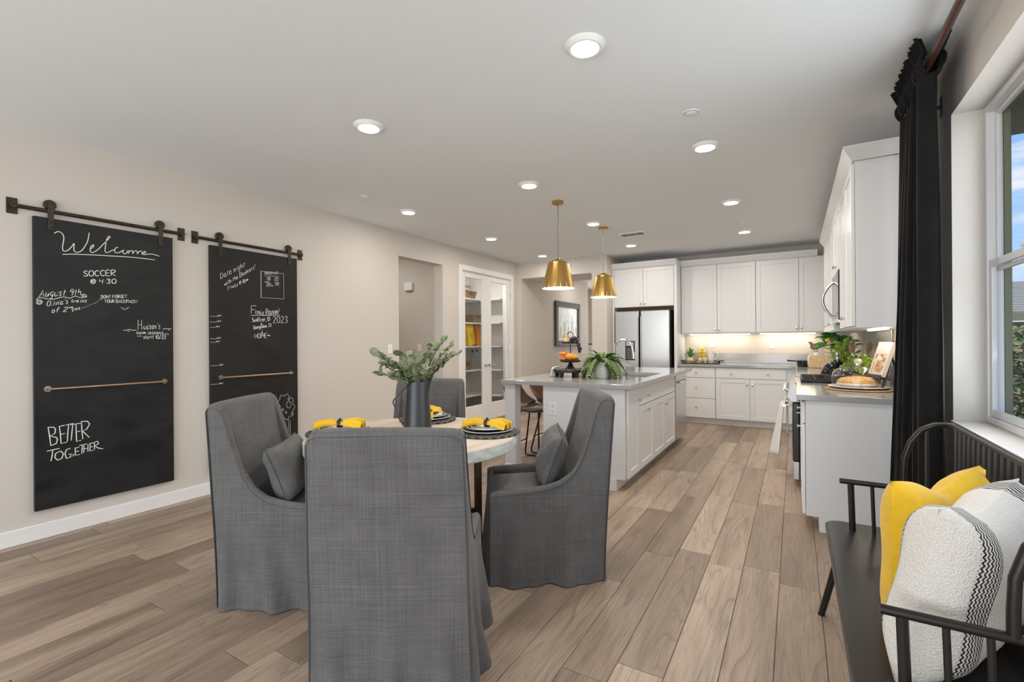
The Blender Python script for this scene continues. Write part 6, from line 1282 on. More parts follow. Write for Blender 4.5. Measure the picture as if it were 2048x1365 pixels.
CHALK_B = [
('white chalk Date night note, slanted', 0.0032, '2248,1874 2247,1897 2248,1921 2255,1927 2262,1927 2268,1921 2271,1912 2268,1898 2261,1884 2254,1877 2249,1873|2293,1931 2290,1931 2285,1928 2281,1920 2279,1911 2280,1901 2283,1895 2288,1899 2293,1909 2293,1924 2293,1933 2294,1919 2295,1904 2297,1905 2299,1910|2312,1958 2309,1917 2316,1916|2305,1940 2317,1949|2325,1937 2332,1944 2339,1951 2338,1957 2335,1960 2330,1955 2326,1946 2325,1935 2327,1926 2331,1925 2336,1927 2340,1933 2342,1940|2363,1976 2363,1958 2364,1944 2365,1955 2366,1971 2370,1980 2374,1983 2376,1969 2378,1955 2379,1954 2380,1957|2391,1993 2392,1964 2394,1966|2391,2003 2391,2005|2417,2008 2414,2009 2410,2008 2405,2000 2403,1990 2404,1982 2408,1978 2413,1985 2417,1995 2419,2007 2418,2012 2417,1989 2415,1963 2409,1957 2404,1957|2425,2033 2426,2008 2426,1985 2427,1992 2428,2007 2432,2016 2436,2022 2439,2021 2441,2016 2442,2005 2442,1994|2456,2048 2454,2007 2460,2007|2449,2032 2463,2041|2282,1837 2283,1825 2286,1817 2288,1826 2290,1836 2291,1829 2293,1822 2295,1835 2297,1849|2304,1853 2304,1830 2307,1831|2303,1861 2305,1862|2316,1872 2316,1840 2320,1840|2312,1859 2321,1865|2326,1883 2326,1862 2326,1842 2326,1848 2328,1861 2331,1869 2334,1873 2336,1873 2337,1869 2338,1860 2338,1851|2358,1902 2357,1868 2362,1868|2353,1887 2362,1894|2368,1912 2368,1891 2368,1872 2368,1877 2369,1889 2371,1897 2375,1902 2377,1902 2379,1898 2379,1889 2380,1880|2386,1898 2391,1903 2396,1909 2396,1913 2393,1915 2390,1912 2387,1905 2386,1897 2387,1889 2390,1888 2394,1890 2397,1895 2399,1899|2415,1904 2414,1924 2414,1946 2420,1952 2426,1953 2429,1952 2431,1949 2430,1943 2427,1936 2419,1929 2414,1925 2420,1929 2428,1934 2432,1933 2434,1929 2432,1921 2427,1913 2420,1907 2414,1904|2451,1953 2448,1954 2444,1952 2441,1945 2439,1937 2440,1930 2443,1925 2446,1928 2450,1934 2451,1947 2452,1956 2452,1945 2452,1931 2454,1931 2455,1935|2473,1962 2470,1964 2467,1964 2463,1957 2461,1949 2462,1942 2466,1939 2469,1942 2472,1951 2474,1973 2474,1989 2474,1969 2474,1945 2475,1945 2476,1950|2481,1976 2482,1962 2482,1950 2483,1959 2484,1972 2487,1980 2490,1982 2492,1971 2493,1959 2494,1958 2495,1961|2502,1978 2508,1983 2513,1989 2512,1994 2509,1996 2506,1992 2503,1985 2503,1977 2504,1969 2507,1968 2510,1970 2513,1975 2515,1981|2522,2004 2522,1990 2523,1978 2523,1985 2523,1996 2526,2004 2529,2009 2531,2010 2532,2009|2548,2022 2545,2021 2542,2019 2540,2014 2540,2009 2543,2008 2547,2006 2547,2001 2546,1996 2542,1993 2538,1991|2559,2046 2557,2017|2555,2004 2557,2002|2326,1822 2311,1814 2312,1780|2311,1796 2322,1803|2330,1811 2331,1800 2332,1791 2331,1797 2331,1807 2334,1812 2336,1815 2338,1815 2339,1815|2344,1821 2345,1800 2348,1802|2345,1827 2345,1828|2362,1824 2359,1825 2356,1826 2353,1820 2352,1814 2353,1809 2356,1806 2359,1807 2361,1814 2362,1832 2362,1845 2362,1830 2362,1811 2364,1810 2365,1814|2380,1839 2377,1839 2374,1838 2372,1832 2370,1826 2371,1820 2373,1816 2376,1819 2378,1825 2379,1834 2379,1841 2379,1832 2379,1821 2381,1821 2383,1823|2387,1845 2392,1831|2397,1850 2390,1814|2421,1854 2418,1853 2416,1853 2415,1856 2416,1860 2419,1864 2421,1865 2422,1861 2423,1857 2425,1857 2427,1860 2428,1866 2428,1871 2425,1875 2421,1876 2417,1871 2413,1864 2411,1856 2411,1849 2414,1844 2418,1842 2422,1845 2427,1850|2450,1878 2446,1879 2444,1881 2446,1888 2449,1894 2452,1893 2454,1889 2452,1884 2449,1878 2445,1870 2442,1864 2444,1859 2448,1858 2453,1864 2456,1872 2453,1876 2450,1879|2461,1887 2461,1854|2462,1882 2464,1888 2467,1893 2470,1890 2472,1884 2470,1877 2467,1870 2463,1870 2461,1872|2475,1895 2476,1884 2477,1875 2477,1881 2478,1891 2480,1898 2481,1900 2482,1889 2483,1879 2484,1885 2486,1896 2488,1903 2490,1905 2491,1895 2491,1885'),
('white chalk grocery list in a drawn square', 0.0028, '2612,1989 2613,1738|2608,1738 2850,1742|2847,1991 2847,1743|2609,1988 2663,1989 2748,1989 2849,1992|2617,1981 2618,1744|2650,1948 2713,1953 2796,1957|2662,1983 2657,1987 2654,1982 2653,1974 2654,1966 2658,1963 2661,1967 2662,1974 2658,1973|2664,1964 2665,1988 2671,1989 2674,1984 2672,1978 2664,1975 2675,1965|2683,1990 2679,1986 2677,1977 2679,1969 2682,1967 2687,1969 2688,1979 2686,1988 2683,1990|2700,1988 2696,1991 2692,1987 2691,1979 2692,1970 2696,1967 2700,1971|2712,1993 2703,1993 2703,1969 2712,1970|2704,1981 2710,1982|2715,1969 2715,1994 2722,1995 2725,1990 2723,1984 2715,1981 2725,1971|2728,1995 2733,1984 2739,1996|2734,1984 2733,1972|2748,1997 2748,1973 2756,1974|2760,1975 2761,2000|2773,1997 2769,2001 2764,1996 2766,1992 2771,1987 2773,1982 2770,1976 2763,1978|2776,2002 2787,2003|2782,2002 2782,1977|2675,1932 2681,1934 2679,1937 2676,1934 2676,1928 2680,1928 2682,1930|2692,1937 2688,1938 2685,1934 2688,1930 2691,1934 2692,1938 2691,1925 2686,1925|2701,1939 2698,1939 2695,1935 2697,1931 2701,1935 2701,1939 2701,1926 2696,1925|2710,1940 2706,1940 2705,1937 2709,1934 2708,1931 2704,1931|2674,1917 2675,1908 2676,1915 2679,1917 2681,1908 2681,1915 2684,1918 2686,1909|2690,1919 2690,1910 2692,1910|2690,1921 2691,1922|2696,1912 2698,1925 2697,1911 2699,1911|2702,1925 2702,1911|2709,1921 2703,1915 2710,1911|2655,1898 2655,1885 2658,1885 2660,1889 2658,1893 2655,1889|2663,1894 2663,1885 2664,1891 2666,1894 2667,1894|2669,1890 2674,1893 2673,1895 2670,1893 2671,1887 2674,1886 2675,1889|2683,1896 2680,1897 2678,1892 2680,1887 2683,1889 2683,1897 2684,1887 2685,1889|2693,1895 2690,1897 2688,1892 2689,1887 2692,1891 2693,1903 2693,1889 2694,1889|2679,1879 2677,1879 2674,1874 2676,1870 2679,1872 2679,1879 2679,1871 2681,1872|2683,1879 2683,1866|2684,1877 2686,1880 2688,1875 2686,1871 2683,1873|2690,1880 2690,1867|2691,1878 2693,1881 2695,1877 2693,1872 2691,1873|2698,1873 2699,1886 2698,1873 2700,1873|2702,1877 2707,1879 2705,1882 2703,1880 2703,1874 2706,1873 2708,1875|2714,1882 2712,1883 2711,1880 2714,1878 2713,1874 2710,1874|2669,1864 2670,1850 2675,1851 2679,1856 2675,1859 2670,1855|2683,1860 2683,1853 2687,1852 2691,1855 2691,1861 2692,1853|2699,1866 2699,1854 2702,1854|2695,1862 2703,1863|2710,1867 2709,1855 2713,1855|2706,1863 2713,1864|2718,1859 2726,1862 2723,1865 2718,1862 2719,1856 2724,1855 2728,1858|2732,1865 2732,1856 2734,1862 2737,1865 2740,1865|2757,1941 2754,1937 2756,1932 2759,1932 2760,1937 2757,1941|2771,1942 2767,1942 2765,1937 2766,1933 2770,1935 2771,1942 2771,1933 2774,1934|2780,1948 2779,1935 2781,1934|2776,1942 2782,1944|2792,1944 2788,1944 2787,1942 2791,1939 2790,1935 2785,1935|2750,1921 2751,1911 2752,1917 2755,1921 2757,1920|2761,1922 2761,1913 2763,1913|2761,1924 2761,1925|2774,1922 2769,1923 2766,1918 2769,1914 2774,1915|2779,1919 2785,1921 2783,1924 2778,1922 2779,1915 2784,1915 2786,1917|2751,1888 2752,1902 2751,1888 2753,1888|2756,1892 2761,1894 2759,1897 2756,1894 2757,1889 2759,1888 2762,1891|2764,1897 2765,1888 2765,1895 2767,1898 2768,1889 2769,1895 2771,1898 2772,1889|2778,1899 2776,1895 2777,1890 2780,1890 2781,1895 2778,1899|2783,1900 2783,1890 2784,1897 2786,1900 2788,1891 2789,1892|2797,1900 2793,1901 2793,1898 2796,1895 2795,1892 2792,1892|2765,1877 2762,1878 2760,1874 2762,1869 2765,1871|2769,1879 2767,1875 2768,1869 2770,1870 2771,1875 2769,1879|2777,1884 2775,1884 2775,1881 2774,1870|2773,1878 2776,1879|2783,1884 2781,1885 2780,1882 2780,1870|2779,1879 2782,1879|2785,1876 2789,1878 2788,1881 2785,1878 2786,1872 2788,1871 2790,1874|2792,1876 2796,1878 2795,1882 2792,1879 2793,1873 2795,1872 2796,1874'),
('white chalk Family Reunion! 2023 travel plan', 0.0042, '2569,1658 2520,1654 2519,1580|2520,1619 2555,1621|2572,1608 2570,1609 2566,1609 2563,1604 2561,1597 2562,1589 2564,1583 2568,1584 2572,1589 2573,1601 2573,1609 2573,1597 2573,1583 2575,1583 2576,1585|2582,1607 2582,1593 2582,1581 2583,1588 2584,1600 2586,1607 2589,1608 2590,1593 2591,1580 2591,1587 2592,1599 2595,1605 2597,1605 2599,1593 2600,1580|2606,1605 2607,1580 2610,1580|2607,1614 2607,1616|2616,1582 2618,1604 2619,1620 2618,1603 2617,1580 2619,1577 2621,1578|2625,1605 2631,1584|2638,1605 2628,1564|2661,1581 2661,1607 2662,1633 2668,1637 2675,1634 2678,1630 2680,1624 2679,1616 2676,1610 2668,1608 2663,1604 2671,1593 2681,1582|2686,1599 2693,1602 2698,1607 2697,1614 2694,1618 2691,1615 2688,1608 2688,1596 2689,1586 2692,1582 2696,1583 2698,1586 2700,1591|2706,1617 2706,1603 2707,1588 2709,1583 2712,1583 2715,1589 2717,1597 2718,1611 2718,1619 2718,1604 2718,1586|2724,1619 2725,1601 2725,1586 2725,1596 2726,1611 2729,1618 2732,1619 2734,1603 2734,1587 2736,1585 2736,1588|2745,1620 2745,1587 2747,1589|2745,1632 2745,1632|2759,1625 2757,1618 2755,1609 2755,1597 2757,1588 2761,1587 2764,1590 2766,1599 2766,1609 2763,1617 2760,1623|2771,1622 2772,1604 2772,1589 2773,1598 2773,1614 2776,1622 2779,1623 2782,1608 2783,1592 2785,1591 2785,1593|2795,1645 2794,1609|2792,1593 2794,1592|2542,1538 2539,1540 2535,1541 2532,1540 2529,1536 2528,1532 2529,1528 2534,1525 2539,1522 2541,1517 2541,1513 2540,1509 2537,1507 2532,1507 2527,1508|2548,1530 2547,1521 2548,1510 2550,1506 2553,1506 2555,1510 2556,1516 2557,1525 2558,1530 2558,1520 2557,1508|2563,1532 2563,1519 2563,1508 2564,1515 2565,1525 2568,1531 2570,1532 2572,1522 2573,1510 2574,1509 2575,1510|2581,1510 2580,1528 2580,1547 2586,1550 2592,1548 2595,1545 2595,1541 2595,1535 2593,1530 2586,1529 2581,1527 2588,1519 2597,1512|2603,1535 2604,1514 2607,1514|2604,1544 2605,1545|2611,1537 2617,1514 2621,1537|2627,1527 2633,1529 2638,1532 2638,1536 2635,1539 2631,1538 2628,1534 2628,1526 2629,1518 2632,1515 2635,1515 2638,1518 2640,1521|2644,1539 2645,1526 2646,1516 2647,1523 2647,1533 2650,1538 2653,1540 2654,1540 2655,1539|2662,1520 2661,1511|2680,1519 2679,1557|2685,1520 2684,1539 2685,1559 2690,1562 2695,1557 2700,1550 2702,1541 2699,1531 2694,1523 2689,1520 2684,1520|2734,1552 2739,1559 2746,1565 2754,1562 2759,1555 2760,1548 2756,1539 2743,1520 2734,1504 2747,1502 2763,1504|2789,1570 2783,1566 2777,1560 2774,1550 2774,1538 2775,1523 2778,1511 2783,1506 2789,1506 2796,1508 2801,1512 2803,1523 2803,1536 2802,1550 2800,1560 2795,1566 2790,1568|2816,1557 2820,1564 2827,1570 2835,1566 2842,1559 2842,1553 2838,1543 2824,1524 2815,1506 2828,1504 2844,1507|2857,1565 2865,1569 2873,1571 2880,1567 2883,1559 2875,1551 2868,1543 2876,1535 2884,1527 2880,1517 2873,1509 2864,1510 2856,1512|2552,1467 2549,1469 2546,1470 2544,1468 2541,1465 2540,1459 2540,1453 2540,1447 2542,1442 2544,1439 2547,1438 2550,1440 2552,1443 2553,1448 2552,1452 2549,1453 2547,1452|2556,1450 2560,1452 2563,1455 2563,1460 2562,1463 2559,1461 2557,1456 2556,1449 2557,1443 2559,1440 2562,1440 2564,1443 2565,1447|2574,1463 2572,1460 2570,1455 2570,1449 2571,1443 2574,1442 2576,1444 2577,1449 2578,1455 2576,1460 2574,1464|2581,1465 2582,1453 2583,1443 2583,1449 2583,1458 2585,1463 2587,1465 2588,1465 2589,1464|2601,1466 2599,1468 2597,1468 2594,1464 2593,1459 2594,1453 2596,1449 2599,1452 2601,1458 2601,1465 2601,1468 2601,1453 2600,1436 2597,1435 2594,1437|2606,1459 2610,1461 2613,1463 2613,1467 2611,1470 2608,1469 2606,1464 2606,1457 2607,1450 2609,1447 2612,1448 2614,1451 2615,1454|2622,1480 2622,1454 2625,1451|2619,1471 2626,1472|2634,1474 2632,1470 2631,1464 2631,1457 2632,1452 2635,1452 2637,1454 2638,1459 2639,1465 2637,1470 2634,1474|2642,1474 2643,1463 2645,1453 2646,1461 2647,1469 2649,1462 2651,1455 2653,1465 2654,1477|2657,1477 2658,1465 2658,1456 2658,1461 2659,1471 2661,1476 2663,1477 2664,1468 2665,1458 2666,1457 2667,1458|2672,1459 2672,1452|2684,1494 2698,1495|2691,1494 2691,1460|2701,1463 2715,1498|2702,1495 2714,1464|2552,1354 2551,1396|2574,1355 2576,1396|2551,1373 2576,1376|2595,1398 2590,1396 2584,1392 2582,1384 2581,1375 2582,1367 2585,1360 2589,1356 2593,1355 2599,1357 2603,1361 2606,1368 2606,1376 2605,1385 2603,1393 2598,1396 2594,1396|2612,1355 2613,1379 2616,1399 2621,1386 2628,1371 2635,1387 2641,1400 2642,1380 2642,1356|2671,1401 2660,1402 2649,1399 2646,1378 2649,1358 2659,1355 2670,1357|2650,1379 2668,1380|2516,1564 2578,1569 2660,1572 2806,1580|2618,1508 2618,1480|2608,1489 2618,1478 2628,1488|2623,1432 2623,1399|2613,1408 2623,1397 2633,1407|2674,1377 2689,1389 2705,1377 2674,1377|2676,1381 2701,1382'),
('white chalk height marks ticked up the edge', 0.003, '2160,1542 2220,1543|2225,1554 2222,1555 2220,1552 2221,1547 2224,1549 2224,1555 2225,1548 2226,1548|2232,1554 2230,1555 2228,1552 2230,1548 2232,1551 2232,1555 2232,1544 2229,1544|2235,1551 2239,1552 2237,1555 2235,1553 2235,1548 2238,1547 2240,1549|2249,1554 2247,1556 2249,1559 2251,1557 2249,1554 2246,1550 2248,1548 2252,1551 2249,1554|2159,1494 2217,1494|2222,1506 2220,1506 2218,1503 2219,1499 2222,1501 2222,1506 2222,1499 2223,1500|2230,1505 2227,1506 2226,1503 2227,1500 2230,1502 2230,1506 2229,1495 2226,1496|2232,1503 2236,1504 2235,1507 2233,1504 2233,1500 2236,1499 2237,1501|2247,1505 2244,1507 2246,1510 2249,1507 2247,1505 2243,1501 2246,1499 2249,1502 2247,1505|2160,1447 2207,1447|2212,1458 2209,1459 2208,1456 2209,1451 2212,1453 2212,1458 2212,1452 2213,1452|2220,1458 2217,1459 2215,1456 2217,1452 2220,1455 2220,1458 2219,1448 2216,1448|2222,1455 2226,1456 2225,1459 2223,1457 2223,1452 2225,1451 2227,1453|2236,1458 2234,1460 2236,1463 2238,1460 2236,1458 2233,1454 2236,1451 2239,1454 2236,1457|2158,1349 2214,1347|2218,1358 2216,1359 2214,1356 2215,1352 2218,1353 2218,1359 2218,1352 2220,1352|2226,1358 2224,1359 2222,1356 2224,1352 2226,1355 2226,1358 2226,1348 2222,1348|2229,1355 2233,1356 2231,1359 2229,1357 2229,1352 2232,1351 2234,1353|2243,1357 2240,1359 2242,1362 2245,1360 2243,1357 2240,1354 2242,1351 2245,1354 2243,1357|2160,1319 2207,1317|2211,1328 2209,1329 2207,1326 2208,1321 2211,1323 2211,1329 2211,1322 2212,1322|2219,1328 2216,1329 2215,1326 2216,1322 2219,1325 2219,1328 2218,1318 2216,1318|2221,1325 2225,1326 2224,1329 2222,1327 2222,1322 2224,1321 2226,1323|2236,1327 2233,1329 2235,1332 2238,1329 2235,1327 2232,1323 2235,1321 2238,1323 2235,1327|2161,1113 2237,1116|2241,1124 2239,1125 2238,1121 2239,1117 2241,1119 2241,1124 2241,1117 2243,1117|2248,1123 2246,1124 2244,1121 2246,1117 2248,1120 2248,1123 2248,1112 2245,1113|2251,1120 2254,1120 2253,1123 2251,1122 2251,1117 2253,1115 2255,1117|2260,1125 2263,1126 2265,1124 2262,1121 2265,1118 2263,1114 2260,1116|2160,953 2234,953|2238,961 2236,962 2235,959 2236,954 2238,956 2239,962 2238,954 2240,955|2245,960 2243,961 2242,958 2243,954 2245,957 2246,960 2245,949 2242,950|2247,957 2251,957 2250,960 2248,959 2248,954 2250,952 2252,954|2257,962 2260,963 2262,960 2260,958 2262,954 2260,951 2257,952'),
('white chalk drawing of a tree beside a small house', 0.0028, '2960,662 2953,646 2940,635 2935,623 2938,603 2937,583 2925,575 2909,577 2896,576 2889,561 2879,546 2866,546 2853,560 2842,572 2830,570 2815,566 2802,573 2797,593 2795,611 2786,622 2771,630 2762,644 2766,662 2774,678 2774,692 2766,710 2763,729 2772,741 2787,746 2796,754 2799,771 2804,790 2816,794 2832,786 2844,782 2855,790 2868,801 2881,798 2890,780 2898,764 2910,760 2926,758 2938,747 2939,727 2936,708 2941,694 2953,680 2960,662|2919,689 2919,685 2918,681 2916,677 2914,673 2912,670 2909,668 2907,666 2904,664 2901,663 2898,661 2895,660 2891,660 2888,660 2884,661 2881,663 2878,666 2875,669 2873,672 2871,677 2870,681 2869,685 2869,689 2869,693 2869,697 2869,701 2869,705 2870,709 2872,713 2873,717 2876,720 2878,723 2882,724 2885,725 2888,726 2892,725 2895,724 2898,722 2901,720 2904,718 2907,716 2910,713 2912,710 2914,706 2916,703 2918,698 2919,694 2919,689|2802,687 2802,686 2801,684 2801,683 2800,682 2799,681 2799,680 2798,679 2797,679 2796,678 2795,678 2794,678 2793,677 2792,677 2790,678 2789,678 2788,679 2787,680 2787,681 2786,683 2786,684 2785,686 2785,687 2785,688 2785,690 2785,691 2786,692 2786,694 2786,695 2787,696 2788,697 2788,698 2790,699 2791,699 2792,699 2793,699 2794,699 2795,698 2796,697 2797,697 2798,696 2799,695 2799,694 2800,693 2801,691 2801,690 2802,689 2802,687|2902,746 2902,745 2901,743 2901,742 2900,741 2899,740 2899,739 2898,738 2897,738 2896,737 2895,737 2894,736 2892,736 2891,736 2890,737 2889,737 2888,738 2887,739 2886,740 2886,742 2885,743 2885,744 2885,746 2885,747 2885,749 2885,750 2885,751 2885,753 2886,754 2886,755 2887,756 2888,757 2889,758 2890,758 2891,758 2893,758 2894,758 2895,757 2896,757 2897,756 2898,755 2899,754 2899,753 2900,752 2901,751 2901,749 2902,748 2902,746|2871,619 2871,617 2871,616 2870,614 2870,613 2869,612 2868,612 2867,611 2866,610 2865,610 2864,609 2863,609 2862,609 2861,609 2860,609 2859,610 2857,611 2857,612 2856,613 2855,615 2855,616 2855,617 2854,619 2854,620 2854,622 2854,623 2855,624 2855,626 2855,627 2856,628 2857,629 2858,630 2859,631 2860,631 2861,631 2862,631 2863,630 2864,630 2865,629 2866,628 2867,628 2868,627 2869,626 2870,624 2870,623 2871,622 2871,620 2871,619|2836,650 2836,649 2836,647 2835,646 2835,645 2834,644 2833,643 2832,643 2831,642 2830,642 2829,641 2828,641 2827,641 2826,641 2825,641 2824,642 2823,643 2822,644 2821,645 2820,646 2820,648 2820,649 2820,650 2820,652 2820,653 2820,655 2820,656 2820,657 2821,659 2821,660 2822,661 2823,662 2824,662 2825,663 2826,663 2827,662 2828,662 2829,661 2830,661 2831,660 2832,659 2833,658 2834,657 2835,656 2835,655 2836,653 2836,652 2836,650|2937,599 2937,597 2936,596 2936,595 2935,594 2934,593 2934,592 2933,591 2932,590 2931,590 2930,590 2929,589 2927,589 2926,589 2925,590 2924,590 2923,591 2922,592 2921,593 2920,595 2920,596 2920,598 2920,599 2920,601 2920,602 2920,603 2920,605 2920,606 2921,607 2921,609 2922,610 2923,611 2924,611 2925,611 2926,611 2928,611 2929,611 2930,610 2931,610 2932,609 2933,608 2934,607 2934,606 2935,605 2936,603 2936,602 2937,601 2937,599|2886,551 2891,474 2884,349|2907,537 2905,450 2908,345|2781,577 2752,533 2718,480 2685,433|2781,577 2821,507 2884,399 2785,413 2690,430|2696,429 2697,336 2878,302 2884,396|2791,388 2814,389 2820,372 2799,370 2791,388'),
]
# ------------------------------------------------------------------ bench under the window
BY0, BY1 = 1.325, 2.735; bnx0, bnx1 = .118, .60; SZ = .445
be = thing('bench', 'black metal spindle back bench under the window', 'bench', (.36, 2.03, 0))
ol = rrect(bnx0, BY0, bnx1, BY1, .07, 6)
b = MB()
def seat_ring(z, ins): return [(x+(ins if x < .36 else -ins), y+(ins if y < 2.03 else -ins), z+(-.010*math.exp(-((x-.36)/.14)**2) if z > SZ-.01 else 0)) for x, y in ol]
loft(b, [seat_ring(SZ-.026, .006), seat_ring(SZ-.020, 0), seat_ring(SZ-.004, 0), seat_ring(SZ, .005)])
b.build('seat', BENCHM, be, smooth=True, angle=30)
AZ = .66; TRZ = .955; bx_ = .555
YA0, YA1 = BY0+.105, BY1-.105
# hoop: rises from each arm, bends back and runs along the top
def corner(y_, s):
    return [(.402, y_, AZ), (.402, y_, AZ+.06), (.405, y_, AZ+.13), (.425, y_, AZ+.20), (.462, y_, AZ+.258), (.505, y_-s*.006, AZ+.284), (.540, y_-s*.03, TRZ-.004), (bx_, y_-s*.075, TRZ)]
hoop = corner(YA1, 1)+[(bx_, YA1-.16-(YA1-YA0-.32)*k/8, TRZ) for k in range(9)]+corner(YA0, -1)[::-1]
MB().tube(hoop, .0125, 10).build('back_hoop', BENCHM, be, smooth=True)
nsp = 20
for k in range(nsp):
    y = YA0+.08+(YA1-YA0-.16)*k/(nsp-1); MB().tube([(bx_-.005, y, SZ-.004), (bx_, y, TRZ-.004)], .0088, 8).build('spindle', BENCHM, be, smooth=True)
for y in (YA0, YA1):
    s = 1 if y > 2 else -1
    MB().tube([(.478, y, AZ+.004), (.478, y, AZ+.268)], .0075, 8).build('spindle', BENCHM, be, smooth=True)
for y in (YA0, YA1):
    s = 1 if y > 2 else -1
    MB().tube([(.172, y, AZ), (.30, y, AZ), (.42, y, AZ), (.50, y-s*.006, AZ), (.545, y-s*.03, AZ), (bx_+.003, y-s*.075, AZ)], .0118, 10).build('arm', BENCHM, be, smooth=True)
    for x, r in ((.214, .0125), (.292, .0075), (.366, .0075)): MB().tube([(x+.006, y, SZ-.004), (x, y, AZ-.006)], r, 8).build('arm_post', BENCHM, be, smooth=True)
    for x, dx in ((.17, -.07), (.55, .03)): MB().tube([(x+.02, y-s*.02, SZ-.024), (x+dx+.003, y+s*.045, .012), (x+dx, y+s*.047, .0)], [.017, .014, .015], 10).build('leg', BENCHM, be, smooth=True)
    MB().tube([(.145, y+s*.012, .20), (.575, y+s*.012, .20)], .008, 8).build('stretcher', BENCHM, be, smooth=True)
# pillows on the bench; leaning against the spindle back, faces turned toward the room
def lean(x, y, z, yaw, tilt, roll): return T(x, y, z) @ RZ(yaw) @ RX(tilt) @ RY(roll)
pillow('yellow_pillow', 'mustard yellow pillow on the bench behind the white ones', 'pillow', .53, .46, .16, YELLOW, lean(.402, 2.045, SZ+.200, radians(53), .03, .0), 2, .06, .05, None)
pillow('white_pillow', 'plump white woven pillow with black zigzag stripes beside the near bench arm', 'pillow', .55, .48, .21, KNIT, lean(.392, 1.725, SZ+.226, radians(59), .18, .0), 5, .06, .045, None)

# ------------------------------------------------------------------ curtain and rod
rd = thing('curtain_rod', 'dark walnut curtain rod above the window', 'curtain rod', (.55, 1.8, 2.6))
MB().tube([(.55, .45, 2.6), (.55, 3.46, 2.6)], .016, 14).build('pole', RODW, rd, smooth=True)
for y in (.7, 3.36):
    MB().tube([(XR-.001, y, 2.55), (.60, y, 2.55), (.558, y, 2.572), (.55, y, 2.580)], .009, 8).box(XR-.006, y-.02, 2.50, XR-.001, y+.02, 2.60).build('bracket', BLACKM, rd)
cu = thing('curtain', 'black velvet curtain gathered on the rod beside the window', 'curtain', (.55, 3.2, 0))
gc = random.Random(15); ncf = 9
def cf(u, v):
    z = .012+(2.555-.012)*v; q = 1-v
    y0 = 2.875-.04*q+.01*sin(v*3); y1 = 3.46+.30*q
    y = y0+(y1-y0)*u; a = u*2*pi*7
    amp = .030+.012*q; x = .55+amp*sin(a+.5*sin(v*2.4)+.3)*(.9+.2*sin(u*13))+.010*sin(a*2.1+v*3)-.03*q*u
    return (x, y+.012*sin(a*1.3+v*2), z)
b = MB(); b.grid(cf, 150, 26); o = b.build('drape', VELVET, cu, smooth=True, angle=85, fix=False)
def hf(u, v):
    a = u*2*pi*17; y = 2.86+(3.48-2.86)*u
    base = .014+.012*sin(a)+.004*sin(a*2.3)
    if v < .5: q = v/.5; z = 2.55+.085*q; r = .012+.018*sin(pi*q)**.5
    else: q = (v-.5)/.5; z = 2.635+.075*q+.006*sin(a*.5); r = .012+.022*q
    return (.55-r-base*(.6+v*.7), y, z)
def hf2(u, v): x, y, z = hf(u, v); return (1.10-x+.004, y+.006*sin(u*90), z)
b = MB(); b.grid(hf, 260, 9); b.grid(hf2, 260, 9); b.build('heading', VELVET, cu, smooth=True, angle=85, fix=False)

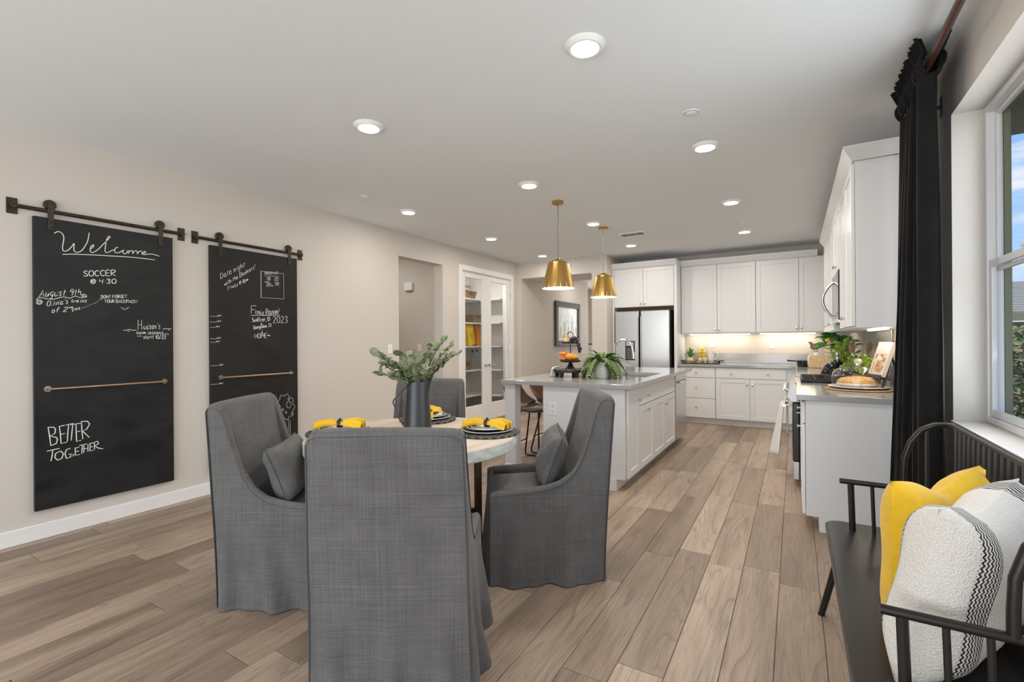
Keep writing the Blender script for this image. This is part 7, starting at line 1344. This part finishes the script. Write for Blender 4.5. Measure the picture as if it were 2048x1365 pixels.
# ------------------------------------------------------------------ chalkboards on barn-door rails
def chalk_ribbon(data, width, xo):
    b = MB(); wd = width/2
    for st in data.split('|'):
        P = [tuple(float(q)/1000 for q in p.split(',')) for p in st.split()]
        P = [p for i, p in enumerate(P) if i == 0 or p != P[i-1]]
        if len(P) < 2: continue
        vs = []
        for i, p in enumerate(P):
            a = P[max(0, i-1)]; c = P[min(len(P)-1, i+1)]; d = Vector((c[0]-a[0], c[1]-a[1])); d = d.normalized() if d.length > 1e-9 else Vector((1, 0)); n_ = Vector((-d.y, d.x))*wd*(1 if 0 < i < len(P)-1 else .75)
            vs += [(xo, p[0]+n_.x, p[1]+n_.y), (xo, p[0]-n_.x, p[1]-n_.y)]
        b.add(vs, [(2*i, 2*i+1, 2*i+3, 2*i+2) for i in range(len(P)-1)])
    return b
def board(label, y0, y1, z0, z1, m, chalk, ry0, ry1, rlabel, pully, pullz):
    t = thing('chalkboard', label, 'chalkboard', (XL+.02, (y0+y1)/2, z0), 0, 'rolling chalkboards on wall rails')
    X0, X1 = XL+.006, XL+.034
    MB().box(X0, y0, z0, X1, y1, z1).build('panel', m, t, bevel=.002)
    pl_ = MB().tube([(X1+.034, pully[0], pullz), (X1+.038, (pully[0]+pully[1])/2, pullz), (X1+.034, pully[1], pullz)], .0085, 10)
    for y in pully: pl_.tube([(X1, y, pullz), (X1+.034, y, pullz)], .0075, 8)
    pl_.build('pull_bar', BRONZE, t, smooth=True)
    for y in pully: MB().lathe([(0, 0), (.02, 0), (.02, .004), (0, .004)], 18, m=M3((X1, y, pullz), (0, 1, 0), (0, 0, 1), (1, 0, 0))).build('rosette', BRONZE, t, smooth=True)
    RZ_ = z1+.048
    for y in (y0+.085, y1-.085):
        h = MB().box(X1+.001, y-.016, z1-.085, X1+.008, y+.016, RZ_+.050).build('hanger', IRON, t, bevel=.004)
        MB().lathe([(0, 0), (.031, 0), (.034, .005), (.028, .008), (.028, .016), (.034, .019), (.031, .024), (0, .024)], 22, m=M3((X1-.024, y, RZ_+.043), (0, 1, 0), (0, 0, 1), (1, 0, 0))).build('wheel', IRON, h, smooth=True)
        for zz in (z1-.065, z1-.025, RZ_+.052): MB().lathe([(0, .006), (.006, .006), (.010, .002), (.010, 0)], 8, m=M3((X1+.008, y, zz), (0, 1, 0), (0, 0, 1), (1, 0, 0))).build('bolt', IRON, h)
    for lb, w, d in chalk: chalk_ribbon(d, w, X1+.0012).build('chalk_writing', CHALK, t, label=lb, fix=False)
    rl = thing('wall_rail', rlabel, 'rail', (XL+.03, (ry0+ry1)/2, RZ_), 0, 'dark barn door rails')
    xb = XL+.024
    MB().tube([(xb, ry0, RZ_), (xb, ry1, RZ_)], .0135, 12).build('bar', IRON, rl, smooth=True)
    for y in (ry0+.012, ry1-.012):
        f_ = MB().box(XL+.0005, y-.026, RZ_-.052, XL+.007, y+.026, RZ_+.052).build('end_plate', IRON, rl, bevel=.002)
        MB().tube([(XL+.007, y, RZ_), (xb+.012, y, RZ_)], .017, 12).build('flange', IRON, f_, smooth=True)
board('chalkboard with the word Welcome and BETTER TOGETHER', 1.06, 1.878, .198, 2.165, BOARDM, CHALK_A, .955, 1.965, 'dark metal rail holding the chalkboard with the word Welcome', (1.126, 1.812), 1.008)
board('chalkboard with Family Reunion and grocery list, partly behind a chair', 2.163, 2.993, .20, 2.16, BOARDM2, CHALK_B, 2.045, 3.06, 'dark metal rail holding the chalkboard with the grocery list', (2.245, 2.915), 1.008)

# ------------------------------------------------------------------ passage and hall
ch = thing('door_chime', 'white rounded chime box high on the passage wall', 'chime', (-5.13, 5.48, 2.17))
MB().prism(rrect(-5.215, 2.105, -5.045, 2.235, .03), 5.440, 5.479, 'y').build('cover', WHITEP, ch, bevel=.008, seg=3)
MB().box(-5.19, 5.445, 2.097, -5.07, 5.478, 2.1045).build('grille', CABGAP, ch)
pf_ = thing('framed_picture', 'dark wood framed pale sketch on the hall wall', 'picture', (-4.29, 9.5, 1.68))
fy0, fy1, fz0, fz1 = 8.88, 10.17, 1.20, 2.15; xw = -4.288; fw = .115
MB().box(xw, fy0, fz0, xw+.05, fy0+fw, fz1).box(xw, fy1-fw, fz0, xw+.05, fy1, fz1).box(xw, fy0+fw, fz0, xw+.05, fy1-fw, fz0+fw).box(xw, fy0+fw, fz1-fw, xw+.05, fy1-fw, fz1).build('frame', FRAMEW, pf_, bevel=.01)
def sketch():
    m, t, b = newmat('pale_sketch'); tcn = N(t, 'ShaderNodeTexCoord'); q = N(t, 'ShaderNodeMapping'); q.inputs['Scale'].default_value = (1, 3, 2.2); L(t, tcn.outputs['Object'], q.inputs[0])
    n = N(t, 'ShaderNodeTexNoise', Scale=1.6, Detail=8., Roughness=.7); L(t, q.outputs[0], n.inputs[0])
    r = ramp(t, [(.3, (.45, .50, .55)), (.5, (.72, .74, .76)), (.7, (.82, .83, .84))], n.outputs[0]); L(t, r.outputs[0], b.inputs['Base Color']); b.inputs['Roughness'].default_value = .25; return m
pr = MB().box(xw, fy0+fw, fz0+fw, xw+.02, fy1-fw, fz1-fw).build('print', sketch(), pf_)
MB().box(xw+.022, fy0+fw, fz0+fw, xw+.025, fy1-fw, fz1-fw).build('pane', PANE, pf_)
b = MB()
for k in range(5):
    yy = 9.1+k*.2; b.tube([(xw+.0205, yy, 1.36), (xw+.0205, yy+.05, 1.62+.1*(k % 2)), (xw+.0205, yy+.10, 1.36)], .004, 4)
b.tube([(xw+.0205, 9.05, 1.72), (xw+.0205, 9.55, 1.74), (xw+.0205, 10.0, 1.72)], .003, 4).tube([(xw+.0205, 9.65, 1.40), (xw+.0205, 9.76, 1.86), (xw+.0205, 9.87, 1.40)], .004, 4)
b.build('sketch_line', mat('sketch_grey', (.42, .45, .48), .8), pr)
pd = thing('plant_pedestal', 'tall white pedestal in the bright room beyond the hall', 'pedestal', (-4.35, 11.5, 0))
MB().box(-4.50, 11.35, 0, -4.18, 11.67, 1.21).build('column', WHITEP, pd, bevel=.003); MB().box(-4.52, 11.33, 1.21, -4.16, 11.69, 1.235).build('top', DARKW, pd, bevel=.003)
hp_ = thing('hall_plant', 'green strap leaf plant on the white pedestal beyond the hall', 'plant', (-4.33, 11.5, 1.236))
MB().lathe([(0, .0), (.07, .0), (.085, .12), (.078, .12), (.06, .06), (0, .06)], 18, (-4.33, 11.5, 1.236)).build('pot', WHITEC, hp_, smooth=True)
lbm = blade(.42, .022, .75, GREEN, .2)
for k in range(16): o = inst('leaf', lbm, hp_, (-4.33, 11.5, 1.35), (0, -.5-.3*(k % 3), k*2.4)); attach(o, hp_)

# ------------------------------------------------------------------ pantry shelves and stores
PXF = -5.06
sh_l = ['lowest', 'second lowest', 'middle', 'second highest', 'highest']
for z, nm in zip((.315, .785, 1.222, 1.655, 2.095), sh_l):
    s = thing('pantry_shelf', nm+' white shelf in the pantry behind the glass doors', 'shelf', (-5.3, 6.6, z), 0, 'white pantry shelves')
    MB().box(-5.519, 5.602, z-.02, PXF, 7.598, z).build('board', SHELFW, s, bevel=.002)
    MB().box(PXF+.002, 7.30, z-.02, -4.62, 7.598, z).build('side_board', SHELFW, s, bevel=.002)
    for y in (6.30, 7.20): MB().box(-5.518, y-.008, z-.17, -5.50, y+.008, z-.0205).box(-5.50, y-.006, z-.045, -5.16, y+.006, z-.0205).build('bracket', SHELFW, s)
def crate(lab, x, y, z, w, h):
    t = thing('wooden_crate', lab, 'crate', (x, y, z), 0, 'wooden pantry crates'); d = .26
    b = MB()
    lo = [(x-d/2*.85, y-w/2*.8), (x+d/2*.85, y-w/2*.8), (x+d/2*.85, y+w/2*.8), (x-d/2*.85, y+w/2*.8)]; hi = [(x-d/2, y-w/2), (x+d/2, y-w/2), (x+d/2, y+w/2), (x-d/2, y+w/2)]
    vs = [(*p, z+.0005) for p in lo]+[(*p, z+h) for p in hi]+[(x+(p[0]-x)*.93, y+(p[1]-y)*.93, z+h) for p in hi]+[(x+(p[0]-x)*.9, y+(p[1]-y)*.9, z+.012) for p in lo]
    fs = [(3, 2, 1, 0)]+[(i, (i+1) % 4, 4+(i+1) % 4, 4+i) for i in range(4)]+[(4+i, 4+(i+1) % 4, 8+(i+1) % 4, 8+i) for i in range(4)]+[(8+i, 8+(i+1) % 4, 12+(i+1) % 4, 12+i) for i in range(4)]+[(12, 13, 14, 15)]
    b.add(vs, fs).build('body', MIDW, t); MB().box(x+d/2*.98, y-.04, z+h*.62, x+d/2*.98+.006, y+.04, z+h*.75).build('grip', DARKW, t)
crate('brown wooden crate on the highest pantry shelf in front of the sign', -5.22, 7.06, 2.0955, .36, .14)
crate('brown wooden crate on the second highest pantry shelf', -5.22, 7.34, 1.6555, .34, .15)
crate('brown wooden crate on the second lowest pantry shelf beside the bottles', -5.22, 6.95, .7855, .30, .17)
sg = thing('lettered_sign', 'white sign with dark lettering standing on the highest pantry shelf', 'sign', (-5.36, 7.32, 2.0955))
sm_ = T(-5.40, 7.32, 2.0955) @ RZ(radians(90)) @ RX(radians(-8))
MB().box(-.19, -.008, 0, .19, .008, .40, sm_).build('board', PAPER, sg, bevel=.002)
def word(txt, size, z, parent, m0):
    cu_ = bpy.data.curves.new('lettering', 'FONT'); cu_.body = txt; cu_.size = size; cu_.align_x = 'CENTER'; cu_.extrude = .001
    tmp = bpy.data.objects.new('lettering', cu_); COL.objects.link(tmp); dg = bpy.context.evaluated_depsgraph_get(); dg.update()
    me = bpy.data.meshes.new_from_object(tmp.evaluated_get(dg)); bpy.data.objects.remove(tmp); me.materials.clear(); me.materials.append(BLACKC)
    o = bpy.data.objects.new('lettering', me); COL.objects.link(o); me.transform(m0 @ T(0, -.0095, z) @ RX(pi/2)); attach(o, parent); return o
for tx, s_, z in (('KITCHEN', .085, .25), ('IS FOR', .07, .165), ('DANCING', .085, .08)): word(tx, s_, z, sg, sm_)
for lab, y, lean_, m in (('yellow food bag leaning on the middle pantry shelf', 7.19, -.20, YELLOWP), ('orange food bag standing upright on the middle pantry shelf', 7.44, .0, ORANGEP)):
    t = thing('food_bag', lab, 'bag', (-5.2, y, 1.2225))
    mm = T(-5.2, y+(.10 if lean_ else 0), 1.2225) @ RX(-lean_*1.0) if False else T(-5.2, y, 1.2235) @ RX(.20 if lean_ else 0)
    def bf(u, v):
        a = u*2*pi; sq = .055*(1-.85*max(0, (v-.8)/.2)); w = .105*(1-.06*sin(pi*v)*0+.05*max(0, (v-.85)/.15))
        return tuple(mm @ Vector((sq*max(-1, min(1, 1.25*cos(a))), w*max(-1, min(1, 1.25*sin(a))), .38*v+(.001 if lean_ == 0 else .024))))
    MB().grid(bf, 24, 12, closed_u=True).build('pouch', m, t, smooth=True, fix=False)
    MB().box(-.058, -.06, .14, .058, .06, .25, mm).build('paper_label', mat('bag_label', (.62, .40, .02) if m is YELLOWP else (.7, .35, .05), .5), t, bevel=.002)
for k, (dy, lab) in enumerate(((0, 'clear glass bottle with a dark stopper, first of two on the pantry shelf'), (.14, 'clear glass bottle with a dark stopper beside the pantry door stile'))):
    o_ = (-5.2, 7.24+dy, .7855); t = thing('glass_bottle', lab, 'bottle', o_, 0, 'clear bottles in the pantry')
    MB().lathe([(0, .001), (.048, .001), (.05, .01), (.05, .22), (.022, .27), (.018, .33), (.02, .335)], 20, o_).build('glass', GLASS, t, smooth=True)
    MB().lathe([(0, .32), (.0165, .32), (.019, .345), (.016, .365), (0, .367)], 14, o_).build('stopper', BLACKC, t, smooth=True)
